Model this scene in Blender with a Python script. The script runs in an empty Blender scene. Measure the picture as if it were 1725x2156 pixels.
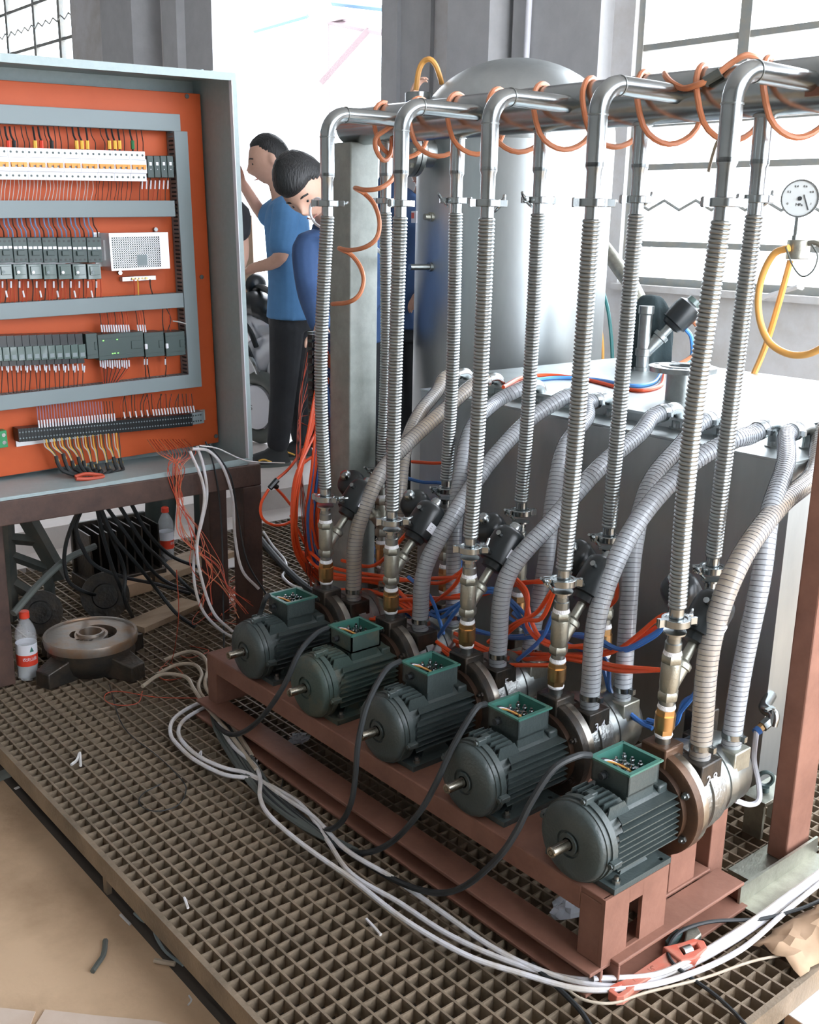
import bpy, bmesh, math, random
from mathutils import Vector, Matrix, Euler
random.seed(7)
R = math.radians
PI = math.pi
sc = bpy.context.scene
COL = sc.collection

# ---------------------------------------------------------------- camera
CAMF, PITCH, ROLL, YAW = 2229.34, 0.26618, 0.018945, 0.69969
CAM = Vector((-1.3170, -1.1418, 1.3919))
FWD = Vector((math.sin(YAW) * math.cos(PITCH), math.cos(YAW) * math.cos(PITCH), -math.sin(PITCH)))
_r = Vector((math.cos(YAW), -math.sin(YAW), 0))
_u = _r.cross(FWD)
RGT = _r * math.cos(ROLL) + _u * math.sin(ROLL)
UPV = -_r * math.sin(ROLL) + _u * math.cos(ROLL)
cd = bpy.data.cameras.new('camera')
cd.sensor_fit = 'HORIZONTAL'
cd.sensor_width = 36.0
cd.lens = CAMF / 1725 * 36.0
cd.clip_start = 0.02
cd.clip_end = 200
cam = bpy.data.objects.new('camera', cd)
COL.objects.link(cam)
cam.matrix_world = Matrix(((RGT.x, UPV.x, -FWD.x, CAM.x), (RGT.y, UPV.y, -FWD.y, CAM.y), (RGT.z, UPV.z, -FWD.z, CAM.z), (0, 0, 0, 1)))
sc.camera = cam

# ---------------------------------------------------------------- sky, light, exposure
wd = bpy.data.worlds.new('sky')
sc.world = wd
wd.use_nodes = True
bg = wd.node_tree.nodes['Background']
bg.inputs[0].default_value = (0.87, 0.92, 1.0, 1)
bg.inputs[1].default_value = 9.0
sc.view_settings.view_transform = 'Standard'
sc.view_settings.look = 'None'
sc.view_settings.exposure = 0.15
sc.view_settings.gamma = 1.0
sc.view_settings.use_curve_mapping = False


# ---------------------------------------------------------------- measuring helper: a photo point on a known plane
def at(px, py, axis, val):
    d = FWD * CAMF + RGT * (px - 862.5) - UPV * (py - 1078)
    t = (val - CAM[axis]) / d[axis]
    return CAM + d * t


def G(px, py, z=0.006):
    return at(px, py, 2, z)


# ---------------------------------------------------------------- materials
MATS = {}


def mat(name, col, rough=0.5, metal=0.0, col2=None, nscale=8.0, bump=0.0, bscale=60.0, contrast=(0.35, 0.65), spec=0.5, coat=0.0, alpha=None, stretch=None):
    if name in MATS:
        return MATS[name]
    m = bpy.data.materials.new(name)
    m.use_nodes = True
    nt = m.node_tree
    b = nt.nodes['Principled BSDF']
    b.inputs['Base Color'].default_value = (*col, 1)
    b.inputs['Roughness'].default_value = rough
    b.inputs['Metallic'].default_value = metal
    b.inputs['Specular IOR Level'].default_value = spec
    b.inputs['Coat Weight'].default_value = coat
    tc = nt.nodes.new('ShaderNodeTexCoord')
    vec = tc.outputs['Object']
    if stretch:
        mp = nt.nodes.new('ShaderNodeMapping')
        mp.inputs['Scale'].default_value = stretch
        nt.links.new(vec, mp.inputs['Vector'])
        vec = mp.outputs['Vector']
    if col2:
        nz = nt.nodes.new('ShaderNodeTexNoise')
        nz.inputs['Scale'].default_value = nscale
        nz.inputs['Detail'].default_value = 6
        nz.inputs['Roughness'].default_value = 0.65
        nt.links.new(vec, nz.inputs['Vector'])
        cr = nt.nodes.new('ShaderNodeValToRGB')
        cr.color_ramp.elements[0].position = contrast[0]
        cr.color_ramp.elements[0].color = (*col, 1)
        cr.color_ramp.elements[1].position = contrast[1]
        cr.color_ramp.elements[1].color = (*col2, 1)
        nt.links.new(nz.outputs['Fac'], cr.inputs['Fac'])
        nt.links.new(cr.outputs['Color'], b.inputs['Base Color'])
    if bump:
        n2 = nt.nodes.new('ShaderNodeTexNoise')
        n2.inputs['Scale'].default_value = bscale
        n2.inputs['Detail'].default_value = 4
        nt.links.new(vec, n2.inputs['Vector'])
        bp = nt.nodes.new('ShaderNodeBump')
        bp.inputs['Strength'].default_value = bump
        bp.inputs['Distance'].default_value = 0.01
        nt.links.new(n2.outputs['Fac'], bp.inputs['Height'])
        nt.links.new(bp.outputs['Normal'], b.inputs['Normal'])
    if alpha is not None:
        out = nt.nodes['Material Output']
        tr = nt.nodes.new('ShaderNodeBsdfTransparent')
        mx = nt.nodes.new('ShaderNodeMixShader')
        mx.inputs[0].default_value = alpha
        nt.links.new(tr.outputs[0], mx.inputs[1])
        nt.links.new(b.outputs[0], mx.inputs[2])
        nt.links.new(mx.outputs[0], out.inputs['Surface'])
    MATS[name] = m
    return m


def emis(name, col, s):
    m = bpy.data.materials.new(name)
    m.use_nodes = True
    b = m.node_tree.nodes['Principled BSDF']
    b.inputs['Base Color'].default_value = (*col, 1)
    b.inputs['Emission Color'].default_value = (*col, 1)
    b.inputs['Emission Strength'].default_value = s
    MATS[name] = m
    return m


M_POL = mat('polished_steel', (0.40, 0.43, 0.435), 0.24, 1.0, (0.33, 0.36, 0.365), 12, 0.03, 40)
M_STEEL = mat('satin_steel', (0.36, 0.385, 0.38), 0.36, 1.0, (0.28, 0.30, 0.29), 14, 0.06, 80)
M_CORR = mat('corrugated_steel', (0.37, 0.395, 0.395), 0.3, 1.0)
M_TANK = mat('brushed_tank_steel', (0.54, 0.58, 0.58), 0.42, 1.0, (0.43, 0.47, 0.48), 4, 0.03, 25, stretch=(1, 1, 0.3))
M_CAST = mat('cast_valve_steel', (0.42, 0.42, 0.36), 0.42, 0.9, (0.32, 0.32, 0.27), 30, 0.1, 200)
M_BRASS = mat('brass', (0.60, 0.38, 0.18), 0.3, 1.0, (0.6, 0.37, 0.17), 40)
M_MOTOR = mat('motor_green_grey_paint', (0.046, 0.061, 0.060), 0.36, 0.0, (0.060, 0.078, 0.077), 20, 0.12, 160)
M_MOTORD = mat('dusty_motor_paint', (0.052, 0.082, 0.072), 0.5, 0.0, (0.13, 0.115, 0.075), 16, 0.12, 160, (0.5, 0.78))
M_BOXIN = mat('terminal_box_green', (0.042, 0.15, 0.118), 0.35, 0.0, (0.055, 0.18, 0.145), 15)
M_SHAFT = mat('shaft_steel', (0.50, 0.47, 0.40), 0.25, 1.0, (0.34, 0.31, 0.25), 30)
M_IRON = mat('oily_cast_iron', (0.030, 0.030, 0.028), 0.35, 0.35, (0.09, 0.065, 0.045), 12, 0.15, 90, (0.4, 0.75))
M_RUST = mat('rusty_flange', (0.06, 0.035, 0.024), 0.42, 0.4, (0.16, 0.085, 0.045), 9, 0.12, 80, (0.4, 0.8))
M_RING = mat('machined_ring', (0.34, 0.33, 0.30), 0.28, 1.0, (0.28, 0.22, 0.16), 18, 0.05, 60, (0.45, 0.75))
M_PUMP = mat('pump_casing_steel', (0.33, 0.345, 0.34), 0.34, 1.0, (0.28, 0.21, 0.14), 10, 0.2, 120, (0.5, 0.8))
M_PRIM = mat('brown_primer', (0.19, 0.086, 0.058), 0.6, 0.0, (0.27, 0.128, 0.088), 7, 0.1, 50)
M_PRIMD = mat('old_brown_primer', (0.050, 0.028, 0.023), 0.6, 0.0, (0.095, 0.052, 0.038), 9, 0.12, 60)
M_POST = mat('grey_post_paint', (0.22, 0.25, 0.23), 0.55, 0.1, (0.31, 0.34, 0.32), 14, 0.06, 60)
M_CAB = mat('cabinet_grey', (0.34, 0.43, 0.44), 0.45, 0.0, (0.37, 0.46, 0.47), 60, 0.03, 400)
M_DUCT = mat('duct_grey', (0.215, 0.27, 0.285), 0.5, 0.0)
M_PLATE = mat('orange_plate', (0.56, 0.098, 0.026), 0.45, 0.0, (0.60, 0.112, 0.032), 5, 0.02, 60, spec=0.25)
M_WHITE = mat('white_plastic', (0.78, 0.80, 0.86), 0.4)
M_ORNG = mat('orange_plastic', (0.90, 0.34, 0.05), 0.4)
M_BLK = mat('black_plastic', (0.012, 0.016, 0.018), 0.32)
M_BLKM = mat('black_rubber', (0.018, 0.022, 0.024), 0.55)
M_DGRN = mat('dark_green_plastic', (0.045, 0.075, 0.072), 0.4)
M_MGRN = mat('smoky_relay_plastic', (0.10, 0.15, 0.14), 0.18, 0.0, coat=0.5)
M_RED = mat('red_plastic', (0.72, 0.06, 0.03), 0.4)
M_REDT = mat('orange_red_air_tube', (0.90, 0.11, 0.03), 0.3)
M_BLUT = mat('blue_air_tube', (0.055, 0.18, 0.52), 0.3)
M_LBLU = mat('bright_blue_air_tube', (0.10, 0.34, 0.80), 0.3)
M_COIL = mat('orange_rubber_hose', (0.52, 0.17, 0.07), 0.4, 0.0, (0.60, 0.24, 0.12), 10)
M_YELH = mat('amber_hose', (0.72, 0.36, 0.09), 0.35)
M_WCAB = mat('white_cable_sheath', (0.74, 0.74, 0.78), 0.4, 0.0, (0.56, 0.50, 0.42), 12, contrast=(0.42, 0.72))
M_DCAB = mat('dirty_white_cable', (0.55, 0.48, 0.38), 0.5, 0.0, (0.42, 0.34, 0.25), 12)
M_GCAB = mat('grey_cable', (0.10, 0.115, 0.105), 0.5)
M_TAPE = mat('white_thread_tape', (0.85, 0.86, 0.88), 0.55, 0.0, bump=0.3, bscale=300)
M_CLEAR = mat('clear_pvc_hose', (0.58, 0.62, 0.65), 0.14, 0.0, spec=0.7, alpha=0.55)
M_CLEARD = mat('stained_pvc_hose', (0.56, 0.46, 0.34), 0.14, 0.0, (0.60, 0.63, 0.65), 3.5, spec=0.7, alpha=0.55)
M_COILW = mat('hose_wire', (0.10, 0.10, 0.12), 0.4, 0.3)
M_GRATE = mat('rusty_grating', (0.17, 0.135, 0.095), 0.55, 0.25, (0.30, 0.23, 0.16), 6, 0.2, 120)
M_GRATE2 = mat('grey_grating', (0.24, 0.24, 0.22), 0.5, 0.4, (0.34, 0.30, 0.25), 6, 0.15, 120)
M_PIT = mat('dark_pit', (0.07, 0.06, 0.05), 0.6)  # one even dark tone for pit floor and sides
M_FLOOR = mat('stained_concrete', (0.64, 0.455, 0.295), 0.7, 0.0, (0.42, 0.285, 0.175), 2.6, 0.15, 40, (0.42, 0.72))
M_FLOOR2 = mat('pale_concrete', (0.70, 0.65, 0.62), 0.6, 0.0, (0.60, 0.55, 0.52), 3, 0.1, 40)
M_WALL = mat('weathered_wall', (0.70, 0.70, 0.71), 0.75, 0.0, (0.55, 0.53, 0.50), 3.5, 0.15, 30, (0.4, 0.7))
M_COLM = mat('grey_column', (0.42, 0.43, 0.44), 0.7, 0.0, (0.47, 0.48, 0.49), 8, 0.05, 60)
M_DARKW = mat('dark_unseen_wall', (0.30, 0.30, 0.29), 0.8, 0.0, (0.24, 0.24, 0.23), 2)  # kept dark so the unseen walls throw back little light
M_CEIL = mat('dusty_ceiling', (0.50, 0.50, 0.50), 0.8)
M_FRAME = mat('window_frame_paint', (0.27, 0.30, 0.30), 0.6, 0.0, (0.34, 0.33, 0.29), 20)
M_GLASS = mat('window_glass', (0.9, 0.95, 1.0), 0.05, 0.0, alpha=0.06)
M_WOOD = mat('board_wood', (0.45, 0.33, 0.22), 0.65, 0.0, (0.35, 0.24, 0.15), 5, 0.1, 40, stretch=(1, 6, 1))
M_SKIN = mat('skin', (0.62, 0.37, 0.27), 0.5, 0.0, (0.66, 0.41, 0.31), 20)
M_HAIR = mat('black_hair', (0.012, 0.013, 0.014), 0.45, 0.0, bump=0.5, bscale=180, stretch=(1, 1, 0.2))
M_TEE = mat('blue_tshirt', (0.105, 0.285, 0.56), 0.8, 0.0, (0.085, 0.24, 0.48), 6, 0.25, 14)
M_NAVY = mat('navy_workshirt', (0.055, 0.115, 0.265), 0.8, 0.0, (0.045, 0.095, 0.225), 6, 0.3, 14)
M_PANT = mat('black_trousers', (0.018, 0.021, 0.026), 0.8, 0.0, (0.03, 0.034, 0.04), 6, 0.35, 14)
M_GLOV = mat('cotton_glove', (0.50, 0.47, 0.42), 0.9, 0.0, bump=0.3, bscale=120)
M_PAPER = mat('white_paper', (0.78, 0.75, 0.74), 0.8)
M_CARD = mat('kraft_cardboard', (0.46, 0.31, 0.20), 0.8, 0.0, (0.38, 0.25, 0.15), 8)
M_BAG = mat('plastic_bag', (0.80, 0.84, 0.92), 0.10, 0.0, alpha=0.32)
M_PET = mat('clear_pet', (0.90, 0.93, 0.96), 0.05, 0.0, alpha=0.24)
M_WATER = mat('water', (0.80, 0.86, 0.90), 0.05, 0.0, alpha=0.35)
M_SILV = mat('scooter_silver', (0.62, 0.64, 0.68), 0.22, 0.5, coat=0.6)
M_CHAS = mat('zinc_perforated', (0.66, 0.68, 0.70), 0.35, 0.7)
LED = emis('green_indicator', (0.25, 1.0, 0.15), 2.0)
M_WRED = mat('wrench_red_paint', (0.60, 0.12, 0.075), 0.45, 0.0, (0.50, 0.22, 0.16), 20)


# ---------------------------------------------------------------- mesh builder
def frame_from(d):
    d = Vector(d).normalized()
    a = Vector((0, 0, 1)) if abs(d.z) < 0.9 else Vector((1, 0, 0))
    u = a.cross(d).normalized()
    v = d.cross(u)
    return u, v, d


def catmull(pts, k=6):
    P = [Vector(p) for p in pts]
    if len(P) < 3:
        return P
    Q = [P[0] * 2 - P[1]] + P + [P[-1] * 2 - P[-2]]
    out = []
    for i in range(1, len(Q) - 2):
        a, b, c, d = Q[i - 1:i + 3]
        for j in range(k):
            t = j / k
            out.append(0.5 * ((2 * b) + (c - a) * t + (2 * a - 5 * b + 4 * c - d) * t * t + (3 * b - a - 3 * c + d) * t ** 3))
    out.append(P[-1])
    return out


class MB:
    def __init__(s):
        s.v = []
        s.f = []

    def add(s, vs, fs):
        n = len(s.v)
        s.v += [Vector(v) for v in vs]
        s.f += [tuple(i + n for i in f) for f in fs]
        return s

    def box(s, c, size, rot=None):
        hx, hy, hz = [q / 2 for q in size]
        vs = [Vector((x, y, z)) for x in (-hx, hx) for y in (-hy, hy) for z in (-hz, hz)]
        if rot is not None:
            m = rot if isinstance(rot, Matrix) else Euler(rot).to_matrix()
            vs = [m @ v for v in vs]
        c = Vector(c)
        return s.add([v + c for v in vs], [(0, 1, 3, 2), (4, 6, 7, 5), (0, 4, 5, 1), (2, 3, 7, 6), (0, 2, 6, 4), (1, 5, 7, 3)])

    def bx(s, x0, x1, y0, y1, z0, z1):
        return s.box(((x0 + x1) / 2, (y0 + y1) / 2, (z0 + z1) / 2), (abs(x1 - x0), abs(y1 - y0), abs(z1 - z0)))

    def hexa(s, b, t):
        vs = list(b) + list(t)
        n = len(b)
        fs = [tuple(reversed(range(n))), tuple(range(n, 2 * n))] + [(i, (i + 1) % n, n + (i + 1) % n, n + i) for i in range(n)]
        return s.add(vs, fs)

    def lathe(s, prof, o=(0, 0, 0), d=(0, 0, 1), n=24, cap=True, ang=0.0):
        u, v, w = frame_from(d)
        o = Vector(o)
        vs, fs = [], []
        for (h, r) in prof:
            for i in range(n):
                a = 2 * PI * i / n + ang
                vs.append(o + w * h + (u * math.cos(a) + v * math.sin(a)) * r)
        for k in range(len(prof) - 1):
            for i in range(n):
                j = (i + 1) % n
                fs.append((k * n + i, k * n + j, (k + 1) * n + j, (k + 1) * n + i))
        if cap:
            fs.append(tuple(reversed(range(n))))
            fs.append(tuple((len(prof) - 1) * n + i for i in range(n)))
        return s.add(vs, fs)

    def cyl(s, p0, p1, r, n=16, r1=None, ang=0.0):
        p0, p1 = Vector(p0), Vector(p1)
        L = (p1 - p0).length
        return s.lathe([(0, r), (L, r if r1 is None else r1)], p0, p1 - p0, n, True, ang)

    def ring(s, o, d, r_out, r_in, h, n=32):
        u, v, w = frame_from(d)
        o = Vector(o)
        vs, fs = [], []
        for (hh, r) in ((0, r_in), (0, r_out), (h, r_out), (h, r_in)):
            for i in range(n):
                a = 2 * PI * i / n
                vs.append(o + w * hh + (u * math.cos(a) + v * math.sin(a)) * r)
        for k in range(4):
            for i in range(n):
                j = (i + 1) % n
                k2 = (k + 1) % 4
                fs.append((k * n + i, k * n + j, k2 * n + j, k2 * n + i))
        return s.add(vs, fs)

    def tube(s, pts, r, n=8, smooth=6, closed=False):
        P = catmull(pts, smooth) if smooth else [Vector(p) for p in pts]
        Q = [P[0]]
        for p in P[1:]:
            if (p - Q[-1]).length > 1e-5:
                Q.append(p)
        P = Q
        m = len(P)
        if m < 2:
            return s
        T = [(P[min(i + 1, m - 1)] - P[max(i - 1, 0)]).normalized() for i in range(m)]
        u = frame_from(T[0])[0]
        vs, fs = [], []
        for i in range(m):
            u = (u - T[i] * u.dot(T[i]))
            if u.length < 1e-6:
                u = frame_from(T[i])[0]
            u.normalize()
            w = T[i].cross(u)
            rr = r(i / (m - 1)) if callable(r) else r
            for k in range(n):
                a = 2 * PI * k / n
                vs.append(P[i] + (u * math.cos(a) + w * math.sin(a)) * rr)
        for i in range(m - 1):
            for k in range(n):
                l = (k + 1) % n
                fs.append((i * n + k, i * n + l, (i + 1) * n + l, (i + 1) * n + k))
        fs.append(tuple(reversed(range(n))))
        fs.append(tuple((m - 1) * n + k for k in range(n)))
        return s.add(vs, fs)

    def ball(s, c, r, n=12, m=8, sc3=(1, 1, 1)):
        c = Vector(c)
        vs = [c + Vector((0, 0, -r * sc3[2]))]
        for j in range(1, m):
            b = -PI / 2 + PI * j / m
            for i in range(n):
                a = 2 * PI * i / n
                vs.append(c + Vector((r * math.cos(b) * math.cos(a) * sc3[0], r * math.cos(b) * math.sin(a) * sc3[1], r * math.sin(b) * sc3[2])))
        vs.append(c + Vector((0, 0, r * sc3[2])))
        fs = []
        for i in range(n):
            fs.append((0, 1 + (i + 1) % n, 1 + i))
        for j in range(m - 2):
            for i in range(n):
                a, b = 1 + j * n + i, 1 + j * n + (i + 1) % n
                fs.append((a, b, b + n, a + n))
        t = len(vs) - 1
        for i in range(n):
            fs.append((t, 1 + (m - 2) * n + i, 1 + (m - 2) * n + (i + 1) % n))
        return s.add(vs, fs)

    def prism(s, pts2, d0, d1, fn):
        """extrude a 2D outline: fn(a, b, depth) -> 3D"""
        return s.hexa([fn(a, b, d0) for a, b in pts2], [fn(a, b, d1) for a, b in pts2])

    def build(s, name, m, parent=None, world=False, bevel=0.0, smooth=True, loc=None, kind=None, angle=38):
        vs = s.v
        if parent is not None and world:
            L = LOC[parent.name]
            vs = [v - L for v in vs]
        if parent is None:
            if loc is None:
                xs = [v.x for v in vs]; ys = [v.y for v in vs]; zs = [v.z for v in vs]
                loc = Vector(((min(xs) + max(xs)) / 2, (min(ys) + max(ys)) / 2, min(zs)))
            loc = Vector(loc)
            vs = [v - loc for v in vs]
        me = bpy.data.meshes.new(name)
        me.from_pydata([tuple(v) for v in vs], [], s.f)
        bm = bmesh.new(); bm.from_mesh(me)
        bmesh.ops.recalc_face_normals(bm, faces=bm.faces)
        bm.to_mesh(me); bm.free()
        me.materials.append(m)
        if smooth:
            me.shade_smooth()
            me.set_sharp_from_angle(angle=R(angle))
        o = bpy.data.objects.new(name, me)
        COL.objects.link(o)
        if parent is not None:
            o.parent = parent
            if world and parent.name in LOC:
                LOC[o.name] = LOC[parent.name]
        else:
            o.location = loc
            LOC[o.name] = loc
        if bevel:
            b = o.modifiers.new('bevel', 'BEVEL')
            b.width = bevel; b.segments = 2; b.limit_method = 'ANGLE'; b.angle_limit = R(40)
        if kind:
            o['kind'] = kind
        return o


LOC = {}


def tag(o, label=None, cat=None, group=None, kind=None):
    if label: o['label'] = label
    if cat: o['category'] = cat
    if group: o['group'] = group
    if kind: o['kind'] = kind
    return o


def thing(name, label, cat, loc=(0, 0, 0), group=None, rot=(0, 0, 0)):
    o = bpy.data.objects.new(name, None)
    o.empty_display_size = 0.05
    COL.objects.link(o)
    o.location = loc
    o.rotation_euler = rot
    LOC[o.name] = Vector(loc)
    return tag(o, label, cat, group)


def copy_tree(o, parent=None):
    c = o.copy()
    COL.objects.link(c)
    c.parent = parent
    for ch in list(o.children):
        copy_tree(ch, c)
    if parent is None:
        LOC[c.name] = Vector(c.location)
    return c


def place(ref, name, parent, loc=(0, 0, 0), rot=(0, 0, 0)):
    """another object sharing the mesh of ref, as a part"""
    c = bpy.data.objects.new(name, ref.data)
    COL.objects.link(c)
    c.parent = parent
    c.location = loc
    c.rotation_euler = rot
    return c


def text_mesh(txt, size, M, m, name, parent, world=False, thick=0.0004):
    cu = bpy.data.curves.new('lettering', 'FONT')
    cu.body = txt; cu.size = size; cu.extrude = thick; cu.align_x = 'CENTER'; cu.align_y = 'CENTER'
    cu.resolution_u = 3
    to = bpy.data.objects.new('lettering', cu)
    COL.objects.link(to)
    dg = bpy.context.evaluated_depsgraph_get()
    me = bpy.data.meshes.new_from_object(to.evaluated_get(dg))
    bpy.data.objects.remove(to); bpy.data.curves.remove(cu)
    M = M.copy()
    if world and parent is not None:
        M.translation = M.translation - LOC[parent.name]
    me.transform(M)
    me.materials.clear()
    me.materials.append(m)
    me.name = name
    o = bpy.data.objects.new(name, me)
    COL.objects.link(o)
    o.parent = parent
    return o


def cut(o, cutter, world=False):
    """cut real holes into a part (cutter = MB in the part's own coordinates)"""
    vs = [v - LOC[o.name] for v in cutter.v] if world else cutter.v
    me = bpy.data.meshes.new('cutter')
    me.from_pydata([tuple(v) for v in vs], [], cutter.f)
    for m_ in (me, o.data):
        bm = bmesh.new(); bm.from_mesh(m_)
        bmesh.ops.remove_doubles(bm, verts=bm.verts, dist=1e-6)
        bmesh.ops.recalc_face_normals(bm, faces=bm.faces)
        bm.to_mesh(m_); bm.free()
    co = bpy.data.objects.new('cutter', me); COL.objects.link(co)
    wo = bpy.data.objects.new('work', o.data); COL.objects.link(wo)
    b = wo.modifiers.new('cut', 'BOOLEAN')
    b.operation = 'DIFFERENCE'; b.solver = 'EXACT'; b.use_self = True; b.object = co
    dg = bpy.context.evaluated_depsgraph_get()
    res = bpy.data.meshes.new_from_object(wo.evaluated_get(dg))
    bpy.data.objects.remove(wo); bpy.data.objects.remove(co)
    if len(res.polygons):
        o.data = res
    return o


def basis_m(xa, ya, o):
    xa = Vector(xa).normalized(); ya = Vector(ya); za = xa.cross(ya).normalized(); ya = za.cross(xa)
    return Matrix(((xa.x, ya.x, za.x, o[0]), (xa.y, ya.y, za.y, o[1]), (xa.z, ya.z, za.z, o[2]), (0, 0, 0, 1)))


def cable(name, pts, r, m, label, cat='cable', group=None, n=7, smooth=6):
    o = MB().tube(pts, r, n, smooth).build(name, m)
    return tag(o, label, cat, group)


ORD = ['first', 'second', 'third', 'fourth', 'fifth', 'sixth', 'seventh', 'eighth', 'ninth', 'tenth', 'eleventh', 'twelfth']
# ================================================================ STRUCTURE
XW = 3.0                                     # inner face of the long window wall


def yw(px, py=60, x=XW):
    return at(px, py, 0, x).y


def struct(name, mb, m, parent=None, bevel=0.0, smooth=False, world=False):
    o = mb.build(name, m, parent, world=world, smooth=smooth, bevel=bevel, loc=None if parent else (0, 0, 0))
    if parent is None:
        tag(o, kind='structure')
    return o


GX0, GX1, GY0, GY1 = -0.482, 2.40, -0.312, 3.02
fl = MB()
fl.bx(-2.6, GX0 + 0.015, -6, 3.02, -0.19, -0.13)
fl.bx(GX0 + 0.015, 3.0, -6, GY0 + 0.015, -0.19, -0.13)
fl.bx(GX1 - 0.01, 3.0, GY0, 3.02, -0.14, -0.004)
struct('floor', fl, M_FLOOR)
pit = MB()
pit.bx(GX0 + 0.015, GX1, GY0, GY1, -0.55, -0.5)
pit.bx(GX0 + 0.0155, GX0 + 0.03, GY0, GY1, -0.5, -0.1305)
pit.bx(GX0 + 0.015, GX1, GY0 + 0.0155, GY0 + 0.03, -0.5, -0.1305)
pit.bx(GX0 + 0.012, GX1, GY1 - 0.02, GY1, -0.5, -0.04)
struct('floor_pit', pit, M_PIT)
fb = MB()
fb.bx(-2.6, 3.0, 3.021, 3.20, -0.14, 0.0)
fb.bx(-2.6, 12.0, 3.20, 14, -0.14, 0.10)
fb.bx(3.0, 12.0, -6, 3.20, -0.14, 0.10)
struct('floor_back', fb, M_FLOOR2)

# grating: every bar a part of its own
gr = thing('floor_grating', 'rusty steel bar grating covering the pit under the pump skid', 'grating', (GX0, GY0, 0))
nx, ny = int((GX1 - GX0) / 0.0345), int((GY1 - GY0) / 0.0338)
LX, LY = GX1 - GX0, GY1 - GY0
b0 = MB().bx(-0.0026, 0.0026, 0, LY, -0.032, 0).build('bearing_bar', M_GRATE, gr, smooth=False)
for k in range(1, nx + 1):
    place(b0, 'bearing_bar', gr, (k * 0.0345, 0, 0))
yo = (0.468 - GY0) % 0.0338
c0 = MB()
seg = 20
random.seed(3)
xs = [LX * i / 84 for i in range(85)]
tops = [(-0.0005 - random.random() * 0.0022) for _ in xs]
for i in range(84):
    a, b = xs[i], xs[i + 1]
    c0.hexa([(a, -0.0019, -0.028), (b, -0.0019, -0.028), (b, 0.0019, -0.028), (a, 0.0019, -0.028)],
            [(a, -0.0019, tops[i]), (b, -0.0019, tops[i + 1]), (b, 0.0019, tops[i + 1]), (a, 0.0019, tops[i])])
c0 = c0.build('cross_bar', M_GRATE, gr, smooth=False)
c0.location = (0, yo, 0)
for k in range(1, ny):
    place(c0, 'cross_bar', gr, (0, yo + k * 0.0338, 0))
for (nm_, z0_, z1_, m_) in (('edge_bar', -0.050, -0.004, M_GRATE), ('edge_cap', -0.0045, 0.002, M_GRATE)):
    MB().bx(-0.006, 0.006, -0.004, LY, z0_, z1_).build(nm_, m_, gr, smooth=False)
MB().bx(0, LX, -0.007, 0.007, -0.05, 0.001).build('edge_bar', M_GRATE, gr, smooth=False)
for k in range(5):
    for xx in (0.5, 1.2, 2.0):
        MB().bx(xx - 0.02, xx + 0.02, 0.2 + k * 0.72, 0.24 + k * 0.72, -0.5, -0.03).build('support_leg', M_GRATE, gr, smooth=False)
for k in range(4):
    MB().bx(0.018, 0.03, 0.5 + k * 0.75, 0.52 + k * 0.75, -0.1315, -0.03).build('support_foot', M_GRATE, gr, smooth=False)

# long wall with the big window, the doorway and the far window
yWL = yw(1336)
yPR, yDR = yw(1292), yw(820)
yDL = yw(532, 300, XW + 0.25)
xDJ = at(446, 60, 1, yDL).x
SILL = at(1336, 598, 0, XW).z
wl = MB()
wl.bx(XW, XW + 0.25, -2.8, yWL, -0.1, SILL)
wl.bx(XW, XW + 0.25, -2.8, yWL, 3.3, 4.2)
wl.bx(XW, XW + 0.25, yWL, yDR, -0.1, 4.2)
yC = [yw(p) for p in (440, 366, 278, 213, 150)]
wl.bx(XW, XW + 0.25, yDL, yC[4], -0.1, 4.2)
wl.bx(XW, XW + 0.25, yDR, yDL, 3.4, 4.2)
wl.bx(XW, XW + 0.25, yC[4], 14, -0.1, 1.3)
wl.bx(XW, XW + 0.25, yC[4], 14, 3.6, 4.2)
wl.bx(XW, XW + 0.25, 11.5, 14, 1.3, 3.6)
struct('wall_right', wl, M_WALL)
struct('ceiling', MB().bx(-2.8, XW + 0.25, -2.8, 14, 4.2, 4.3), M_CEIL)
struct('unseen_wall_left', MB().bx(-2.8, -2.6, -2.8, 14, -0.25, 4.2), M_DARKW)  # unseen wall, set close in to cut light from the left
struct('wall_back', MB().bx(-2.6, XW, 14, 14.2, -0.1, 4.3), M_WALL)
# the hall is open to the daylight behind and to the right of the photographer, as the lit near faces show
wf = MB().bx(-2.6, XW, -2.8, -2.6, 3.7, 4.2).bx(-2.6, -0.3, -2.8, -2.6, -0.25, 3.7)  # unseen wall, closed left of the opening to hold back front-left light
struct('unseen_wall_front', wf, M_DARKW)
# pilasters and door jambs standing proud of that wall
t = struct('trim_1', MB().bx(XW - 0.10, XW, yw(1292), yw(1108), -0.004, 4.2), M_COLM)
struct('trim_2', MB().bx(XW - 0.22, XW, yw(1030, 60, XW - .22), yw(942, 60, XW - .22), -0.004, 4.2), M_COLM)
struct('trim_3', MB().bx(XW - 0.03, XW + 0.1, yw(915), yw(853), -0.004, 4.2), M_COLM)
struct('trim_4', MB().bx(XW - 0.06, XW + 0.26, yw(853), yw(820), -0.004, 4.2), M_COLM)
struct('trim_5', MB().bx(xDJ, XW + 0.25, yDL - 0.002, yDL + 0.45, 0.10, 4.2), M_COLM)
struct('trim_6', MB().bx(XW - 0.25, XW, yw(278, 60, XW - .25), yw(213, 60, XW - .25), 0.10, 4.2), M_COLM)
struct('trim_7', MB().bx(XW - 0.15, XW, yw(372, 60, XW - .15), yw(342, 60, XW - .15), 0.10, 4.2), M_COLM)
struct('trim_8', MB().bx(XW - 0.05, XW + 0.02, -2.6, yWL, SILL - 0.03, SILL + 0.0), M_WALL)
p = at(1121, 0, 0, XW - 0.13); q = at(1100, 140, 0, XW - 0.13)
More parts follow.
